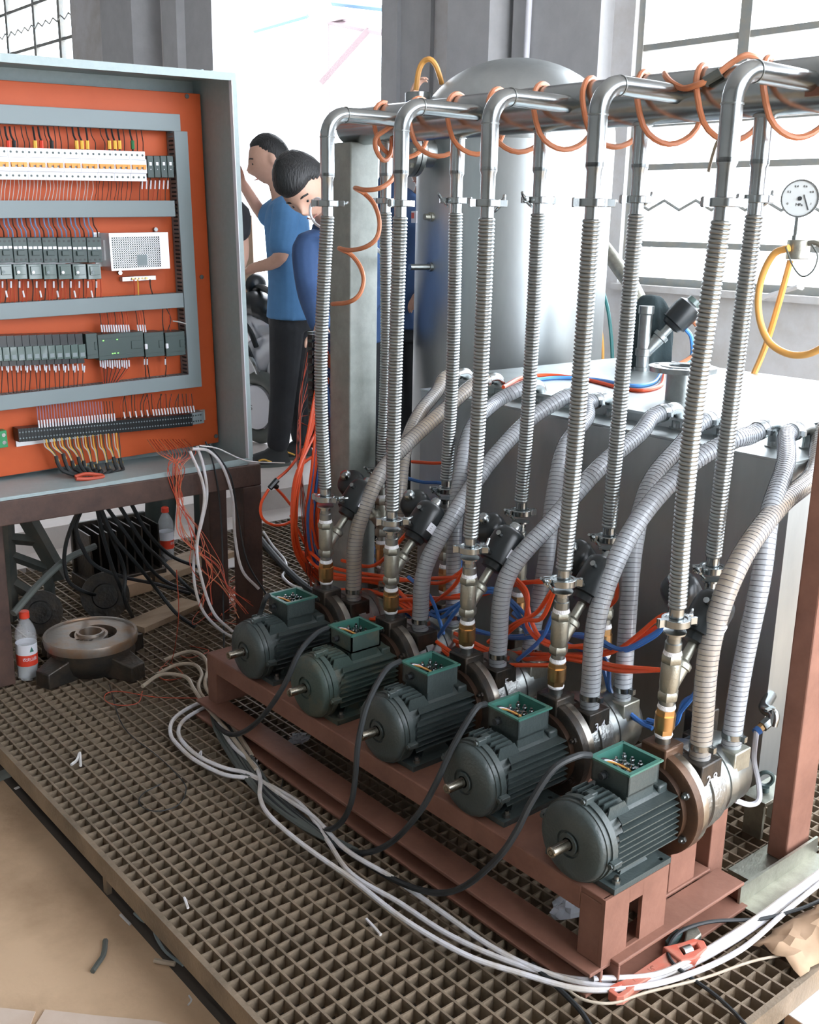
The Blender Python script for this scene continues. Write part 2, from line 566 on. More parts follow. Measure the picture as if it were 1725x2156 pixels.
tag(MB().cyl((XW - 0.13, q.y + (q.y - p.y) * 0, -0.0), (XW - 0.13, p.y, 4.2), 0.016, 10).build('conduit_pipe', M_WHITE),
    'thin white conduit running up the grey pilaster behind the domed tank', 'pipe')
s = at(330, 110, 0, XW - .2); 
tag(MB().cyl((XW - 0.05, yw(330), 0.1), (XW - 0.05, yw(330), 4.2), 0.03, 10).build('drain_pipe', M_WALL),
    'pale drain pipe on the wall left of the doorway', 'pipe')


def window(name, y0, y1, z0, z1, rows, cols, wavy, zcut={}):
    w = MB()
    t = 0.035
    w.bx(XW + 0.03, XW + 0.08, y0, y1, z0, z0 + t).bx(XW + 0.03, XW + 0.08, y0, y1, z1 - t, z1)
    w.bx(XW + 0.03, XW + 0.08, y0, y0 + t, z0, z1).bx(XW + 0.03, XW + 0.08, y1 - t, y1, z0, z1)
    o = w.build(name, M_FRAME, smooth=False, loc=(XW + 0.05, y0, z0))
    tag(o, kind='structure')
    for z in rows:
        MB().bx(XW + 0.035, XW + 0.065, y0 + t, y1 - t, z - 0.014, z + 0.014).build('glazing_bar', M_FRAME, o, world=True, smooth=False)
    for y in cols:
        MB().bx(XW + 0.03, XW + 0.075, y - 0.028, y + 0.028, zcut.get(y, z0 + t), z1 - t).build('mullion', M_FRAME, o, world=True, smooth=False)
    for z in wavy:
        pts = []
        k = 0
        y = y0
        while y < y1:
            pts.append((XW + 0.02, y, z + (0.022 if k % 2 else -0.022)))
            y += 0.09; k += 1
        MB().tube(pts, 0.008, 6, 0).build('security_bar', M_FRAME, o, world=True)
    zz = [z0 + t] + sorted(rows) + [z1 - t]
    yy = [y0 + t] + sorted(cols) + [y1 - t]
    for i in range(len(zz) - 1):
        for j in range(len(yy) - 1):
            MB().bx(XW + 0.048, XW + 0.052, yy[j], yy[j + 1], zz[i], zz[i + 1]).build('pane', M_GLASS, o, world=True, smooth=False)
    return o


rz = [at(1336, q, 0, XW).z for q in (101, 262, 352, 513)]
yM = yw(1560)
window('window_1', -2.8, yWL, SILL + 0.0, 3.3, rz + [rz[0] + 0.36, rz[0] + 0.72], [yM, yM - 0.9, -0.6, -1.7], [at(1380, 432, 0, XW).z], {yM: rz[1]})
yA = yw(150)
window('window_2', yA, 11.5, 1.3, 3.6, [at(100, 88, 0, XW).z, at(40, 20, 0, XW).z + 0.02, 2.2], [yw(118), yw(65), 10.6], [at(90, 48, 0, XW).z])

# the window stay (casement arm) lying on the sill and the faint awning outside the doorway
tag(MB().tube([at(1605, 627, 0, 2.93), at(1680, 604, 0, 2.93), at(1690, 606, 0, 2.96)], 0.011, 6, 0).build('window_stay', M_WALL), 'pale casement stay arm hanging over the window sill', 'stay')
aw = thing('outdoor_awning', 'steel awning bracket with blue edging outside the doorway', 'awning', (6.0, yw(700, 100, 6.0), 2.6))
M_AWN = mat('awning_steel', (0.20, 0.155, 0.165), 0.7)  # even tones set low so the bars still show against bright sky
M_AWB = mat('blue_awning_edging', (0.08, 0.16, 0.24), 0.7)


def bar2(a, b, w, m, name):
    a, b = Vector(a), Vector(b)
    MB().tube([a, b], w, 4, 0).build(name, m, aw, world=True, smooth=False)


bar2(at(678, 172, 0, 6.0), at(780, 58, 0, 6.0), 0.045, M_AWN, 'brace')
bar2(at(690, 44, 0, 6.0), at(850, 78, 0, 6.0), 0.035, M_AWN, 'rail')
bar2(at(692, 30, 0, 6.0), at(694, 290, 0, 6.0), 0.008, M_AWN, 'cord')
bar2(at(700, 6, 0, 6.1), at(860, 24, 0, 6.1), 0.03, M_AWB, 'gutter')
bar2(at(536, 66, 0, 6.4), at(648, 34, 0, 6.4), 0.025, M_AWB, 'gutter')
MB().box(at(720, 40, 0, 6.05), (0.2, 0.3, 0.06)).build('hanger', M_AWN, aw, world=True, smooth=False)
# ================================================================ PUMP SKID
ZS = 0.275       # shaft height
ZB = 0.195       # top of the motor bed
DY = 0.29        # pump pitch
sk = thing('pump_skid_frame', 'brown primed channel steel skid frame carrying the five green motors', 'frame', (0.15, 0.65, 0))
YN, YF = -0.088, 1.385


def skb(name, x0, x1, y0, y1, z0, z1, m=M_PRIM, bevel=0.002):
    return MB().bx(x0, x1, y0, y1, z0, z1).build(name, m, sk, world=True, bevel=bevel, smooth=False)


# bed channel: top plate with front and rear lips
skb('bed_plate', 0.061, 0.25, YN + 0.004, YF, ZB - 0.012, ZB)
skb('bed_lip', 0.0595, 0.07, YN + 0.06, YF, ZB - 0.05, ZB - 0.001, M_PRIM)
skb('bed_lip', 0.24, 0.25, YN + 0.06, YF, ZB - 0.05, ZB - 0.0118, M_PRIM)
# near pedestal with a slot: four plates round an opening
ped = MB()
z0 = 0.05
ped.bx(0.06, 0.132, YN, YN + 0.008, z0, ZB).bx(0.172, 0.25, YN, YN + 0.008, z0, ZB)
ped.bx(0.1315, 0.1725, YN, YN + 0.008, ZB - 0.035, ZB).bx(0.1315, 0.1725, YN, YN + 0.008, z0, z0 + 0.012)
ped.build('pedestal_plate', M_PRIM, sk, world=True, smooth=False)
skb('pedestal_side', 0.06, 0.068, YN + 0.0079, YN + 0.06, z0, ZB - 0.0118)
skb('pedestal_side', 0.242, 0.25, YN + 0.0079, YN + 0.06, z0, ZB - 0.0118)
skb('pedestal_side', 0.132, 0.14, YN + 0.0079, YN + 0.05, z0, ZB - 0.012, M_PRIM)
skb('far_pedestal', 0.06, 0.25, YF - 0.05, YF, 0.05, ZB - 0.0118)
# lower rails: I section
def rail(xa, xb, ya, yb, h=0.05, m=M_PRIM):
    xm = (xa + xb) / 2
    skb('rail_flange', xa, xb, ya, yb, h - 0.008, h, m)
    skb('rail_web', xm - 0.004, xm + 0.004, ya, yb, 0.0095, h - 0.0078, m)
    skb('rail_flange', xa - 0.008, xb + 0.008, ya, yb, 0.002, 0.0098, m)


rail(0.03, 0.10, YN - 0.0, YF + 0.02)
# near cross channel, open at its right end
CY1 = -0.040
XE = G(1579, 1863, 0.058).x
skb('cross_channel_top', 0.088, XE, -0.108, CY1, 0.0505, 0.058)
skb('cross_channel_web', 0.088, XE, -0.066, -0.058, 0.009, 0.0507)
skb('cross_channel_foot', 0.088, XE, -0.122, CY1, 0.002, 0.0095)
skb('cross_channel_end', XE - 0.004, XE, -0.108, -0.0655, 0.009, 0.0507, M_PRIM)
skb('cross_channel_end', 0.088, 0.094, -0.108, -0.0655, 0.009, 0.0507, M_PRIM)
# long members under the pumps
skb('long_member', 0.30, 0.335, CY1, YF, 0.044, 0.052)
skb('long_member', 0.44, 0.485, CY1, YF, 0.044, 0.052)
skb('long_member_web', 0.30, 0.306, CY1, YF, 0.002, 0.044, M_PRIM)
skb('long_member_web', 0.48, 0.485, CY1, YF, 0.002, 0.044, M_PRIM)
for k in range(5):
    skb('pump_support', 0.34, 0.43, k * DY - 0.03, k * DY + 0.03, 0.044, 0.165, M_PRIM)
    skb('pump_support_foot', 0.302, 0.483, k * DY - 0.035, k * DY + 0.035, 0.0515, 0.060, M_PRIM)
    skb('second_support', 0.49, 0.545, k * DY - 0.025, k * DY + 0.025, 0.002, 0.20, M_PRIM)

# ---------------------------------------------------------------- motor
def make_motor(dusty=False):
    PM = M_MOTORD if dusty else M_MOTOR
    t = thing('electric_motor', 'x', 'motor', (0, 0, ZB))
    A = (0, 0, 0.08)
    X = (1, 0, 0)
    sh = MB().lathe([(0.0, 0.0045), (0.0035, 0.0045), (0.0, 0.0055), (0.0, 0.0092), (0.0018, 0.0108), (0.072, 0.0108)], A, X, 20, cap=True).build('shaft', M_SHAFT, t)
    MB().bx(0.008, 0.045, -0.003, 0.003, 0.0895, 0.0912).build('dark_key_bar', M_IRON, sh, bevel=0.0005)  # raised dark bar in place of the shaded keyway
    es = MB().lathe([(0.07, 0.012), (0.046, 0.013), (0.046, 0.021), (0.052, 0.022), (0.052, 0.026), (0.048, 0.028), (0.050, 0.05), (0.053, 0.071), (0.058, 0.0765), (0.066, 0.078), (0.0665, 0.0805), (0.072, 0.0805), (0.0725, 0.078), (0.078, 0.079), (0.0785, 0.0825), (0.093, 0.0825), (0.094, 0.07)], A, X, 48).build('end_shield', PM, t)
    for ang in (8, 98, 188, 278):
        a = R(ang)
        cy, cz = math.cos(a) * 0.087, math.sin(a) * 0.087 + 0.08
        if cz < 0.02: cz = 0.02
        MB().box((0.082, cy, cz), (0.024, 0.014, 0.012), (a, 0, 0)).build('bolt_lug', PM, es, bevel=0.0015)
        MB().cyl((0.066, cy, cz), (0.0705, cy, cz), 0.0052, 6).build('bolt_head', M_STEEL if ang == 278 else PM, es)
    a = R(187)
    MB().box((0.08, math.cos(R(172)) * 0.0, 0), (0.0, 0, 0)) if False else None
    bo = MB().lathe([(0.09, 0.068), (0.285, 0.068)], A, X, 40).build('stator_housing', PM, t)
    # side fins: horizontal plates on both sides
    fin = MB().hexa([(0.112, -0.003, -0.0014), (0.30, -0.003, -0.0014), (0.30, 0.032, -0.0012), (0.098, 0.032, -0.0012)],
                    [(0.112, -0.003, 0.0014), (0.30, -0.003, 0.0014), (0.30, 0.032, 0.0012), (0.098, 0.032, 0.0012)]).v
    protos = {}
    for s in (-1, 1):
        for k in range(8):
            z = 0.041 + k * 0.0125
            inner = math.sqrt(max(0.0, 0.0665 ** 2 - (z - 0.08) ** 2))
            outer = 0.079 if k < 6 else 0.079 - (k - 5) * 0.004
            key = (s, k)
            xa = 0.104 if k < 6 else 0.118
            f = MB().hexa([(xa + 0.012, s * inner, z - 0.0016), (0.283, s * inner, z - 0.0016), (0.283, s * outer, z - 0.0013), (xa - 0.004, s * outer, z - 0.0013)],
                          [(xa + 0.012, s * inner, z + 0.0016), (0.283, s * inner, z + 0.0016), (0.283, s * outer, z + 0.0013), (xa - 0.004, s * outer, z + 0.0013)])
            f.build('cooling_fin', PM, bo, smooth=False)
    for k in range(8):                      # upright fins on the crown, cut off ahead of the terminal box
        y = -0.046 + k * 0.0131
        zi = 0.08 + math.sqrt(0.0665 ** 2 - y * y)
        zo = 0.162 - abs(y) * 0.12
        f = MB().hexa([(0.098, y - 0.0016, zi), (0.165, y - 0.0016, zi), (0.147, y - 0.0013, zo), (0.104, y - 0.0013, zo)],
                      [(0.098, y + 0.0016, zi), (0.165, y + 0.0016, zi), (0.147, y + 0.0013, zo), (0.104, y + 0.0013, zo)])
        f.build('cooling_fin', PM, bo, smooth=False)
    MB().bx(0.256, 0.284, -0.045, 0.045, 0.125, 0.146).build('lifting_pad', PM, bo, bevel=0.004)
    MB().box((0.107, 0, 0.163), (0.018, 0.016, 0.012)).build('lifting_lug', PM, bo, bevel=0.002)
    # foot
    ft = MB().bx(0.085, 0.256, -0.087, -0.030, 0.0, 0.012).bx(0.085, 0.256, 0.030, 0.087, 0.0, 0.012).bx(0.12, 0.22, -0.031, 0.031, 0.0, 0.02).build('foot', PM, t, bevel=0.002)
    for s in (-1, 1):
        MB().hexa([(0.13, s * 0.05, 0.011), (0.215, s * 0.05, 0.011), (0.20, s * 0.048, 0.035), (0.145, s * 0.048, 0.035)],
                  [(0.13, s * 0.062, 0.011), (0.215, s * 0.062, 0.011), (0.20, s * 0.056, 0.035), (0.145, s * 0.056, 0.035)]).build('foot_web', PM, ft, smooth=False)
        MB().cyl((0.105, s * 0.074, 0.0119), (0.105, s * 0.074, 0.0195), 0.0085, 6).cyl((0.105, s * 0.074, 0.019), (0.105, s * 0.074, 0.027), 0.0045, 10).build('foot_bolt', M_STEEL, ft)
    cut(ft, MB().cyl((0.235, -0.076, -0.01), (0.235, -0.076, 0.03), 0.0055, 12).cyl((0.235, 0.076, -0.01), (0.235, 0.076, 0.03), 0.0055, 12))
    # terminal box
    tb = MB()
    tb.bx(0.163, 0.245, -0.040, 0.040, 0.125, 0.160)
    b = tb.build('terminal_box_neck', PM, t, bevel=0.003)
    x0, x1, y0, y1 = 0.158, 0.250, -0.045, 0.045
    e = 0.004
    zt, zb = 0.2045, 0.158
    w = MB()
    w.bx(x0, x1, y0, y1, zb, zb + e)
    w.bx(x0, x0 + e, y0, y1, zb, zt).bx(x1 - e, x1, y0, y1, zb, zt).bx(x0, x1, y0, y0 + e, zb, zt).bx(x0, x1, y1 - e, y1, zb, zt)
    tbx = w.build('terminal_box', PM, t, smooth=False)
    li = MB()
    i0, i1, j0, j1 = x0 + e, x1 - e, y0 + e, y1 - e
    k = 0.0004
    li.add([(i0 + k, j0 + k, zb + e + k), (i1 - k, j0 + k, zb + e + k), (i1 - k, j1 - k, zb + e + k), (i0 + k, j1 - k, zb + e + k), (i0 + k, j0 + k, zt), (i1 - k, j0 + k, zt), (i1 - k, j1 - k, zt), (i0 + k, j1 - k, zt)],
           [(0, 1, 2, 3), (0, 4, 5, 1), (1, 5, 6, 2), (2, 6, 7, 3), (3, 7, 4, 0)])
    li.build('box_lining', M_BOXIN, tbx, smooth=False)
    rim = MB()
    o = 0.005
    rim.bx(x0 - o, x1 + o, y0 - o, y0 + e, zt - 0.001, zt + 0.003).bx(x0 - o, x1 + o, y1 - e, y1 + o, zt - 0.001, zt + 0.003)
    rim.bx(x0 - o, x0 + e, y0 - o, y1 + o, zt - 0.001, zt + 0.003).bx(x1 - e, x1 + o, y0 - o, y1 + o, zt - 0.001, zt + 0.003)
    ro = rim.build('box_rim', M_BOXIN, tbx, smooth=False)
    holes = MB()
    for (cx, cy) in ((x0, y0), (x0, y1), (x1, y0), (x1, y1)):
        holes.cyl((cx + (0.001 if cx > 0.2 else -0.001), cy * 1.02, zt - 0.01), (cx + (0.001 if cx > 0.2 else -0.001), cy * 1.02, zt + 0.01), 0.0020, 8)
    cut(ro, holes)
    MB().box((0.206, -0.004, 0.180), (0.034, 0.062, 0.012)).build('terminal_board', M_DGRN, tbx, bevel=0.001)
    for a in (-0.012, 0.012):
        MB().box((0.206 + a, -0.004, 0.1873), (0.008, 0.058, 0.002)).build('link_strip', M_POL, tbx)
        for q in (-0.024, -0.004, 0.016):
            MB().lathe([(0, 0.0056), (0.003, 0.0056), (0.0031, 0.0030), (0.008, 0.0030), (0.0081, 0.0052), (0.0125, 0.0052), (0.0126, 0.0028), (0.018, 0.0028)], (0.206 + a, q, 0.188), (0, 0, 1), 8).build('terminal_stud', M_POL, tbx)
    for j, (mm, q) in enumerate(((M_RED, 0.016), (M_WHITE, -0.004), (M_YELH, -0.024))):
        MB().tube([(0.163, 0.028, 0.176), (0.172, 0.036 - j * 0.006, 0.197), (0.182, 0.03 - j * 0.01, 0.199), (0.193, q, 0.193)], 0.0022, 6, 5).build('lead_wire', mm if j else M_BLKM, tbx)
        MB().cyl((0.186, q + 0.006, 0.197), (0.193, q, 0.193), 0.003, 6).build('wire_sleeve', M_RED if j < 2 else M_YELH, tbx)
    MB().lathe([(0, 0.009), (0.006, 0.009), (0.006, 0.007), (0.016, 0.007)], (x0 + 0.002, 0.012, 0.182), (-1, 0, 0), 10).build('cable_gland', M_BLKM, tbx)
    # drive end flange ring
    MB().lathe([(0.284, 0.07), (0.284, 0.086), (0.297, 0.086), (0.297, 0.07)], A, X, 48).build('drive_flange', M_RUST, t)
    return t


CNT = ['nearest the brown steel post', 'second from the brown steel post', 'third from the brown steel post', 'fourth from the brown steel post', 'beside the control cabinet']
mprotos = [make_motor(False), make_motor(True)]
motors = []
for i in range(5):
    src = mprotos[1] if i == 3 else mprotos[0]
    o = src if i in (0, 3) else copy_tree(src)
    o.location = (0, i * DY, ZB)
    LOC[o.name] = Vector(o.location)
    o['group'] = 'row of green motors on the skid'
    o['label'] = 'green finned electric motor with open terminal box, ' + CNT[i]
    motors.append(o)


# ---------------------------------------------------------------- pump
def make_pump(num, rusty):
    t = thing('plunger_pump', 'x', 'pump', (0.38, 0, 0.165))
    A = Vector((0, 0, ZS)); X = (1, 0, 0)

    def b(mb, name, m, par=t, bevel=0.0):
        o = mb.build(name, m, None, smooth=True, loc=(0.38, 0, 0.165), bevel=bevel)
        o.location = (0, 0, 0); o.parent = par
        return o
    fl = b(MB().lathe([(0.297, 0.06), (0.297, 0.108), (0.299, 0.111), (0.318, 0.111), (0.318, 0.06)], A, X, 56), 'mounting_flange', M_RUST if rusty else M_IRON)
    for k in range(6):
        a = 2 * PI * k / 6 + 0.5
        c = A + Vector((0, math.cos(a) * 0.095, math.sin(a) * 0.095))
        b(MB().cyl(c + Vector((0.291, 0, 0)), c + Vector((0.2975, 0, 0)), 0.0082, 6).cyl(c + Vector((0.284, 0, 0)), c + Vector((0.292, 0, 0)), 0.004, 8), 'flange_bolt', M_IRON if not rusty else M_STEEL, fl)
    b(MB().lathe([(0.318, 0.06), (0.318, 0.1095), (0.322, 0.1105), (0.336, 0.1105), (0.339, 0.108), (0.339, 0.06)], A, X, 56), 'bright_ring', M_RING)
    b(MB().lathe([(0.339, 0.06), (0.339, 0.090), (0.374, 0.092), (0.376, 0.0965), (0.400, 0.0965), (0.402, 0.094), (0.424, 0.093), (0.430, 0.086), (0.430, 0.03)], A, X, 56), 'casing', M_PUMP)
    # far delivery port with brass check valve on it
    b(MB().box((0.324, 0.004, 0.362), (0.060, 0.062, 0.072)), 'delivery_port', M_IRON if not rusty else M_RUST, bevel=0.004)
    # near suction port, hose tail on top
    pb = b(MB().hexa([(0.345, -0.080, 0.265), (0.417, -0.080, 0.265), (0.417, -0.012, 0.30), (0.345, -0.012, 0.30)],
                     [(0.347, -0.078, 0.366), (0.415, -0.078, 0.366), (0.415, -0.014, 0.366), (0.347, -0.014, 0.366)]), 'suction_port', M_IRON, bevel=0.003)
    # second stage
    b(MB().lathe([(0.430, 0.05), (0.430, 0.078), (0.455, 0.080), (0.456, 0.083), (0.482, 0.083), (0.484, 0.079), (0.535, 0.078), (0.556, 0.066), (0.566, 0.045), (0.568, 0.0)], A, X, 48), 'second_stage', M_STEEL)
    b(MB().hexa([(0.471, -0.072, 0.26), (0.531, -0.072, 0.26), (0.531, -0.012, 0.30), (0.471, -0.012, 0.30)],
                [(0.472, -0.072, 0.350), (0.530, -0.072, 0.350), (0.530, -0.014, 0.350), (0.472, -0.014, 0.350)]), 'second_suction_port', M_CAST, bevel=0.003)
    b(MB().box((0.585, 0.09, 0.30), (0.06, 0.05, 0.12)).box((0.56, 0.05, 0.28), (0.06, 0.10, 0.07)), 'second_delivery_port', M_IRON, bevel=0.003)
    if num:
        M = basis_m((1, 0, 0), (0, 0, 1), (0.381, -0.0796, 0.330))
        o = text_mesh(num, 0.030, M, M_WHITE, 'chalk_number', None)
        for v in o.data.vertices:
            v.co -= Vector((0.38, 0, 0.165))
        o.parent = t
    return t


for i in range(5):
    p_ = make_pump({0: '2.8', 1: '3.4', 2: '5'}.get(i, ''), i == 0)
    p_.location = (0.38, i * DY, 0.165)
    LOC[p_.name] = Vector(p_.location)
    tag(p_, ['rusty flanged two stage pump coupled to the motor nearest the brown steel post', 'steel two stage pump with dark flange, second from the brown steel post', 'steel two stage pump with dark flange, third from the brown steel post', 'steel two stage pump with dark flange, fourth from the brown steel post', 'steel two stage pump with dark flange beside the control cabinet'][i], 'pump', 'pumps on the skid')
# ================================================================ TANKS AND PIPEWORK
PF = [Vector((0.300, -0.037 + DY * i, 0)) for i in range(5)]     # front riser axes (upper end)
LF = [Vector((0.308, -0.013 + DY * i, 0.662)) for i in range(5)]
NF = [Vector((0.322, 0.003 + DY * i, 0.398)) for i in range(5)]
PB = [Vector((0.580, 0.080 + DY * i, 0)) for i in range(5)]
LB = [Vector((0.603, 0.112 + DY * i, 0.676)) for i in range(5)]
NB = [Vector((0.600, 0.100 + DY * i, 0.36)) for i in range(5)]
ZUF, ZUB = 1.436, 1.450
HX, HZ, HR = 0.580, 1.650, 0.050
PLACE = ['nearest the pressure gauge', 'second from the pressure gauge', 'third from the pressure gauge', 'fourth from the pressure gauge', 'nearest the control cabinet']

# rectangular tank with its lid
tk = thing('rectangular_tank', 'large rectangular stainless steel tank behind the pump row', 'tank', (1.4, 0.9, 0))
TX0, TX1, TY0, TY1, TZ = 0.875, 1.95, 0.105, 1.42, 0.882
MB().bx(TX0, TX1, TY0, TY1, 0.03, TZ - 0.004).build('tank_body', M_TANK, tk, world=True, bevel=0.004, smooth=False)
MB().bx(TX0 - 0.006, TX0 + 0.012, TY0 - 0.006, TY0 + 0.05, 0.03, TZ - 0.004).build('corner_strip', M_TANK, tk, world=True, smooth=False)
for (a, b_) in ((TX0 + .03, TY0 + .03), (TX1 - .03, TY0 + .03), (TX0 + .03, TY1 - .03), (TX1 - .03, TY1 - .03)):
    MB().bx(a - .025, a + .025, b_ - .025, b_ + .025, 0.0, 0.031).build('tank_foot', M_PRIMD, tk, world=True, smooth=False)
lid = tk
MB().bx(TX0 - 0.002, TX1, TY0 - 0.002, TY1, TZ - 0.0045, TZ).build('tank_top', M_TANK, tk, world=True, smooth=False)
LZ = 0.915
lc = at(1548, 902, 2, LZ)
MB().bx(lc.x + 0.02, 1.93, lc.y + 0.03, TY1 - 0.02, TZ, LZ - 0.008).build('lid_box', M_TANK, lid, world=True, smooth=False)
MB().bx(lc.x, 1.96, lc.y, TY1 + 0.02, LZ - 0.008, LZ).build('lid_plate', M_TANK, lid, world=True, bevel=0.001, smooth=False)
MB().bx(lc.x, 1.96, lc.y - 0.002, lc.y + 0.001, LZ - 0.026, LZ - 0.001).build('lid_lip', M_TANK, lid, world=True, smooth=False)

# flanged nozzle on the lid
nb = at(1432, 842, 2, LZ)
nz = thing('flange_nozzle', 'short steel nozzle with a wide bolt flange on the tank lid', 'nozzle', (nb.x, nb.y, LZ))
MB().ring((0, 0, 0), (0, 0, 1), 0.043, 0.038, 0.085, 32).build('neck', M_STEEL, nz)
nzf = MB().ring((0, 0, 0.083), (0, 0, 1), 0.096, 0.038, 0.014, 48).ring((0, 0, 0.097), (0, 0, 1), 0.062, 0.040, 0.002, 40)
nzf = nzf.build('flange', M_POL, nz)
holes = MB()
for k in range(8):
    a = 2 * PI * k / 8 + 0.2
    holes.cyl((0.08 * math.cos(a), 0.08 * math.sin(a), 0.06), (0.08 * math.cos(a), 0.08 * math.sin(a), 0.12), 0.007, 12)
cut(nzf, holes)

# tall domed tank
VT = Vector((1.86, 2.02, 0)); VR = 0.392
vt = thing('domed_tank', 'tall cylindrical stainless steel tank with a domed top', 'tank', VT)
dz = 1.72
prof = [(0.12, 0.0), (0.13, VR * .6), (0.20, VR * .96), (0.26, VR), (dz, VR)]
for k in range(1, 15):
    a = PI / 2 * k / 14
    prof.append((dz + 0.30 * math.sin(a), VR * math.cos(a) + 0.0005))
vt_b = MB().lathe(prof, (0, 0, 0), (0, 0, 1), 72).build('shell', M_TANK, vt, angle=60)
MB().ring((0, 0, 1.70), (0, 0, 1), VR + 0.003, VR - 0.01, 0.012, 72).build('weld_band', M_STEEL, vt)
for k in range(3):
    a = 2 * PI * k / 3 + 0.4
    MB().bx(-0.03, 0.03, -0.03, 0.03, 0, 0.25).build('leg', M_STEEL, vt).location = (0.30 * math.cos(a), 0.30 * math.sin(a), 0)
# side flange (blind, bolted) facing the header end, sensor stubs
def on_tank(px, py):
    """point of the tank surface seen at a photo point"""
    d = (FWD * CAMF + RGT * (px - 862.5) - UPV * (py - 1078)).normalized()
    o = CAM - VT
    A_ = d.x ** 2 + d.y ** 2; B_ = 2 * (o.x * d.x + o.y * d.y); C_ = o.x ** 2 + o.y ** 2 - VR ** 2
    D_ = B_ * B_ - 4 * A_ * C_
    tt = (-B_ - math.sqrt(max(D_, 0))) / (2 * A_)
    return CAM + d * tt


def radial(p_):
    return Vector((p_.x - VT.x, p_.y - VT.y, 0)).normalized()


pf = on_tank(905, 322); rf = radial(pf)
MB().cyl(pf - rf * 0.03, pf + rf * 0.06, 0.055, 28).build('side_neck', M_STEEL, vt, world=True)
MB().cyl(pf + rf * 0.06, pf + rf * 0.078, 0.09, 36).cyl(pf + rf * 0.082, pf + rf * 0.10, 0.09, 36).build('side_flange', M_STEEL, vt, world=True)
u_, v_, w_ = frame_from(rf)
for k in range(8):
    a = 2 * PI * k / 8
    c = pf + (u_ * math.cos(a) + v_ * math.sin(a)) * 0.072
    MB().cyl(c + rf * 0.05, c + rf * 0.115, 0.010, 6).build('flange_bolt', M_CAST, vt, world=True)
for (px, py, L, m) in ((910, 457, 0.035, M_CAST), (908, 562, 0.10, M_STEEL)):
    c = on_tank(px, py); rr = radial(c)
    s_ = MB().lathe([(-0.01, 0.018), (0.012, 0.018), (0.013, 0.012), (L, 0.012)], c, rr, 14).build('sensor_stub', m, vt, world=True)
c = on_tank(890, 457); rr = radial(c)
side = Vector((0, 0, 1)).cross(rr)
MB().box(c + rr * 0.035, (0.004, 0.055, 0.045), basis_m(rr, side, (0, 0, 0)).to_3x3()).build('sensor_tag', M_WHITE, vt, world=True)
MB().box(c + rr * 0.0375 - side * 0.01 + Vector((0, 0, 0.005)), (0.002, 0.026, 0.022), basis_m(rr, side, (0, 0, 0)).to_3x3()).build('tag_mark', M_RED, vt, world=True)
# manway neck on the dome (left shoulder)
MB().cyl(at(880, 214, 0, 1.55), at(880, 196, 0, 1.55), 0.05, 20).build('dome_nozzle', M_POL, vt, world=True)

# header manifold with welded elbows and drops
hd = thing('header_manifold', 'horizontal stainless header pipe with five elbowed risers and five drop pipes', 'manifold', (HX, 0.5, 1.45))
YH0, YH1 = -0.95, at(742, 275, 0, HX).y + 0.03
MB().lathe([(0, 0.0), (0.002, HR * .6), (0.014, HR * .92), (0.03, HR), (YH1 - YH0 - 0.03, HR), (YH1 - YH0 - 0.014, HR * .92), (YH1 - YH0 - 0.002, HR * .6), (YH1 - YH0, 0.0)], (HX, YH0, HZ), (0, 1, 0), 40).build('header_pipe', M_POL, hd, world=True)
PR_ = 0.0185
ZE = 1.594


def elbow_pipe(p_):
    x, y = p_.x, p_.y
    pts = [Vector((x, y, 1.50)), Vector((x, y, ZE))]
    rr = HZ - ZE
    for k in range(1, 9):
        a = PI / 2 * k / 8
        pts.append(Vector((x + rr - rr * math.cos(a), y, ZE + rr * math.sin(a))))
    pts.append(Vector((HX - HR * 0.75, y, HZ)))
    mb = MB().tube(pts, PR_, 24, 0)
    o = mb.build('elbow_riser', M_POL, hd, world=True)
    MB().ring((x, y, ZE - 0.0015), (0, 0, 1), PR_ + 0.0012, PR_ - 0.002, 0.003, 24).build('weld_seam', M_STEEL, o, world=True)
    MB().ring((x + rr - 0.0015, y, HZ), (1, 0, 0), PR_ + 0.0012, PR_ - 0.002, 0.003, 24).build('weld_seam', M_STEEL, o, world=True)
    MB().lathe([(0, 0.0155), (0.055, 0.0155), (0.062, PR_), (0.07, PR_)], (x, y, ZUF + 0.003), (0, 0, 1), 24).build('reducer', M_POL, o, world=True)
    MB().lathe([(0, 0.0225), (0.003, 0.0225), (0.0045, 0.016)], (x, y, ZUF + 0.0005), (0, 0, 1), 24).build('ferrule', M_POL, o, world=True)
    return o


for p_ in PF:
    elbow_pipe(p_)
for p_ in PB:
    o = MB().tube([(p_.x, p_.y, 1.515), (p_.x, p_.y, HZ - HR * 0.8)], PR_, 24, 0).build('drop_pipe', M_POL, hd, world=True)
    MB().ring((p_.x, p_.y, HZ - HR - 0.001), (0, 0, 1), PR_ + 0.0035, PR_ - 0.002, 0.006, 24).build('weld_seam', M_STEEL, o, world=True)
    MB().lathe([(0, 0.0155), (0.055, 0.0155), (0.062, PR_), (0.07, PR_)], (p_.x, p_.y, ZUB + 0.003), (0, 0, 1), 24).build('reducer', M_POL, o, world=True)
    MB().lathe([(0, 0.0225), (0.003, 0.0225), (0.0045, 0.016)], (p_.x, p_.y, ZUB + 0.0005), (0, 0, 1), 24).build('ferrule', M_POL, o, world=True)

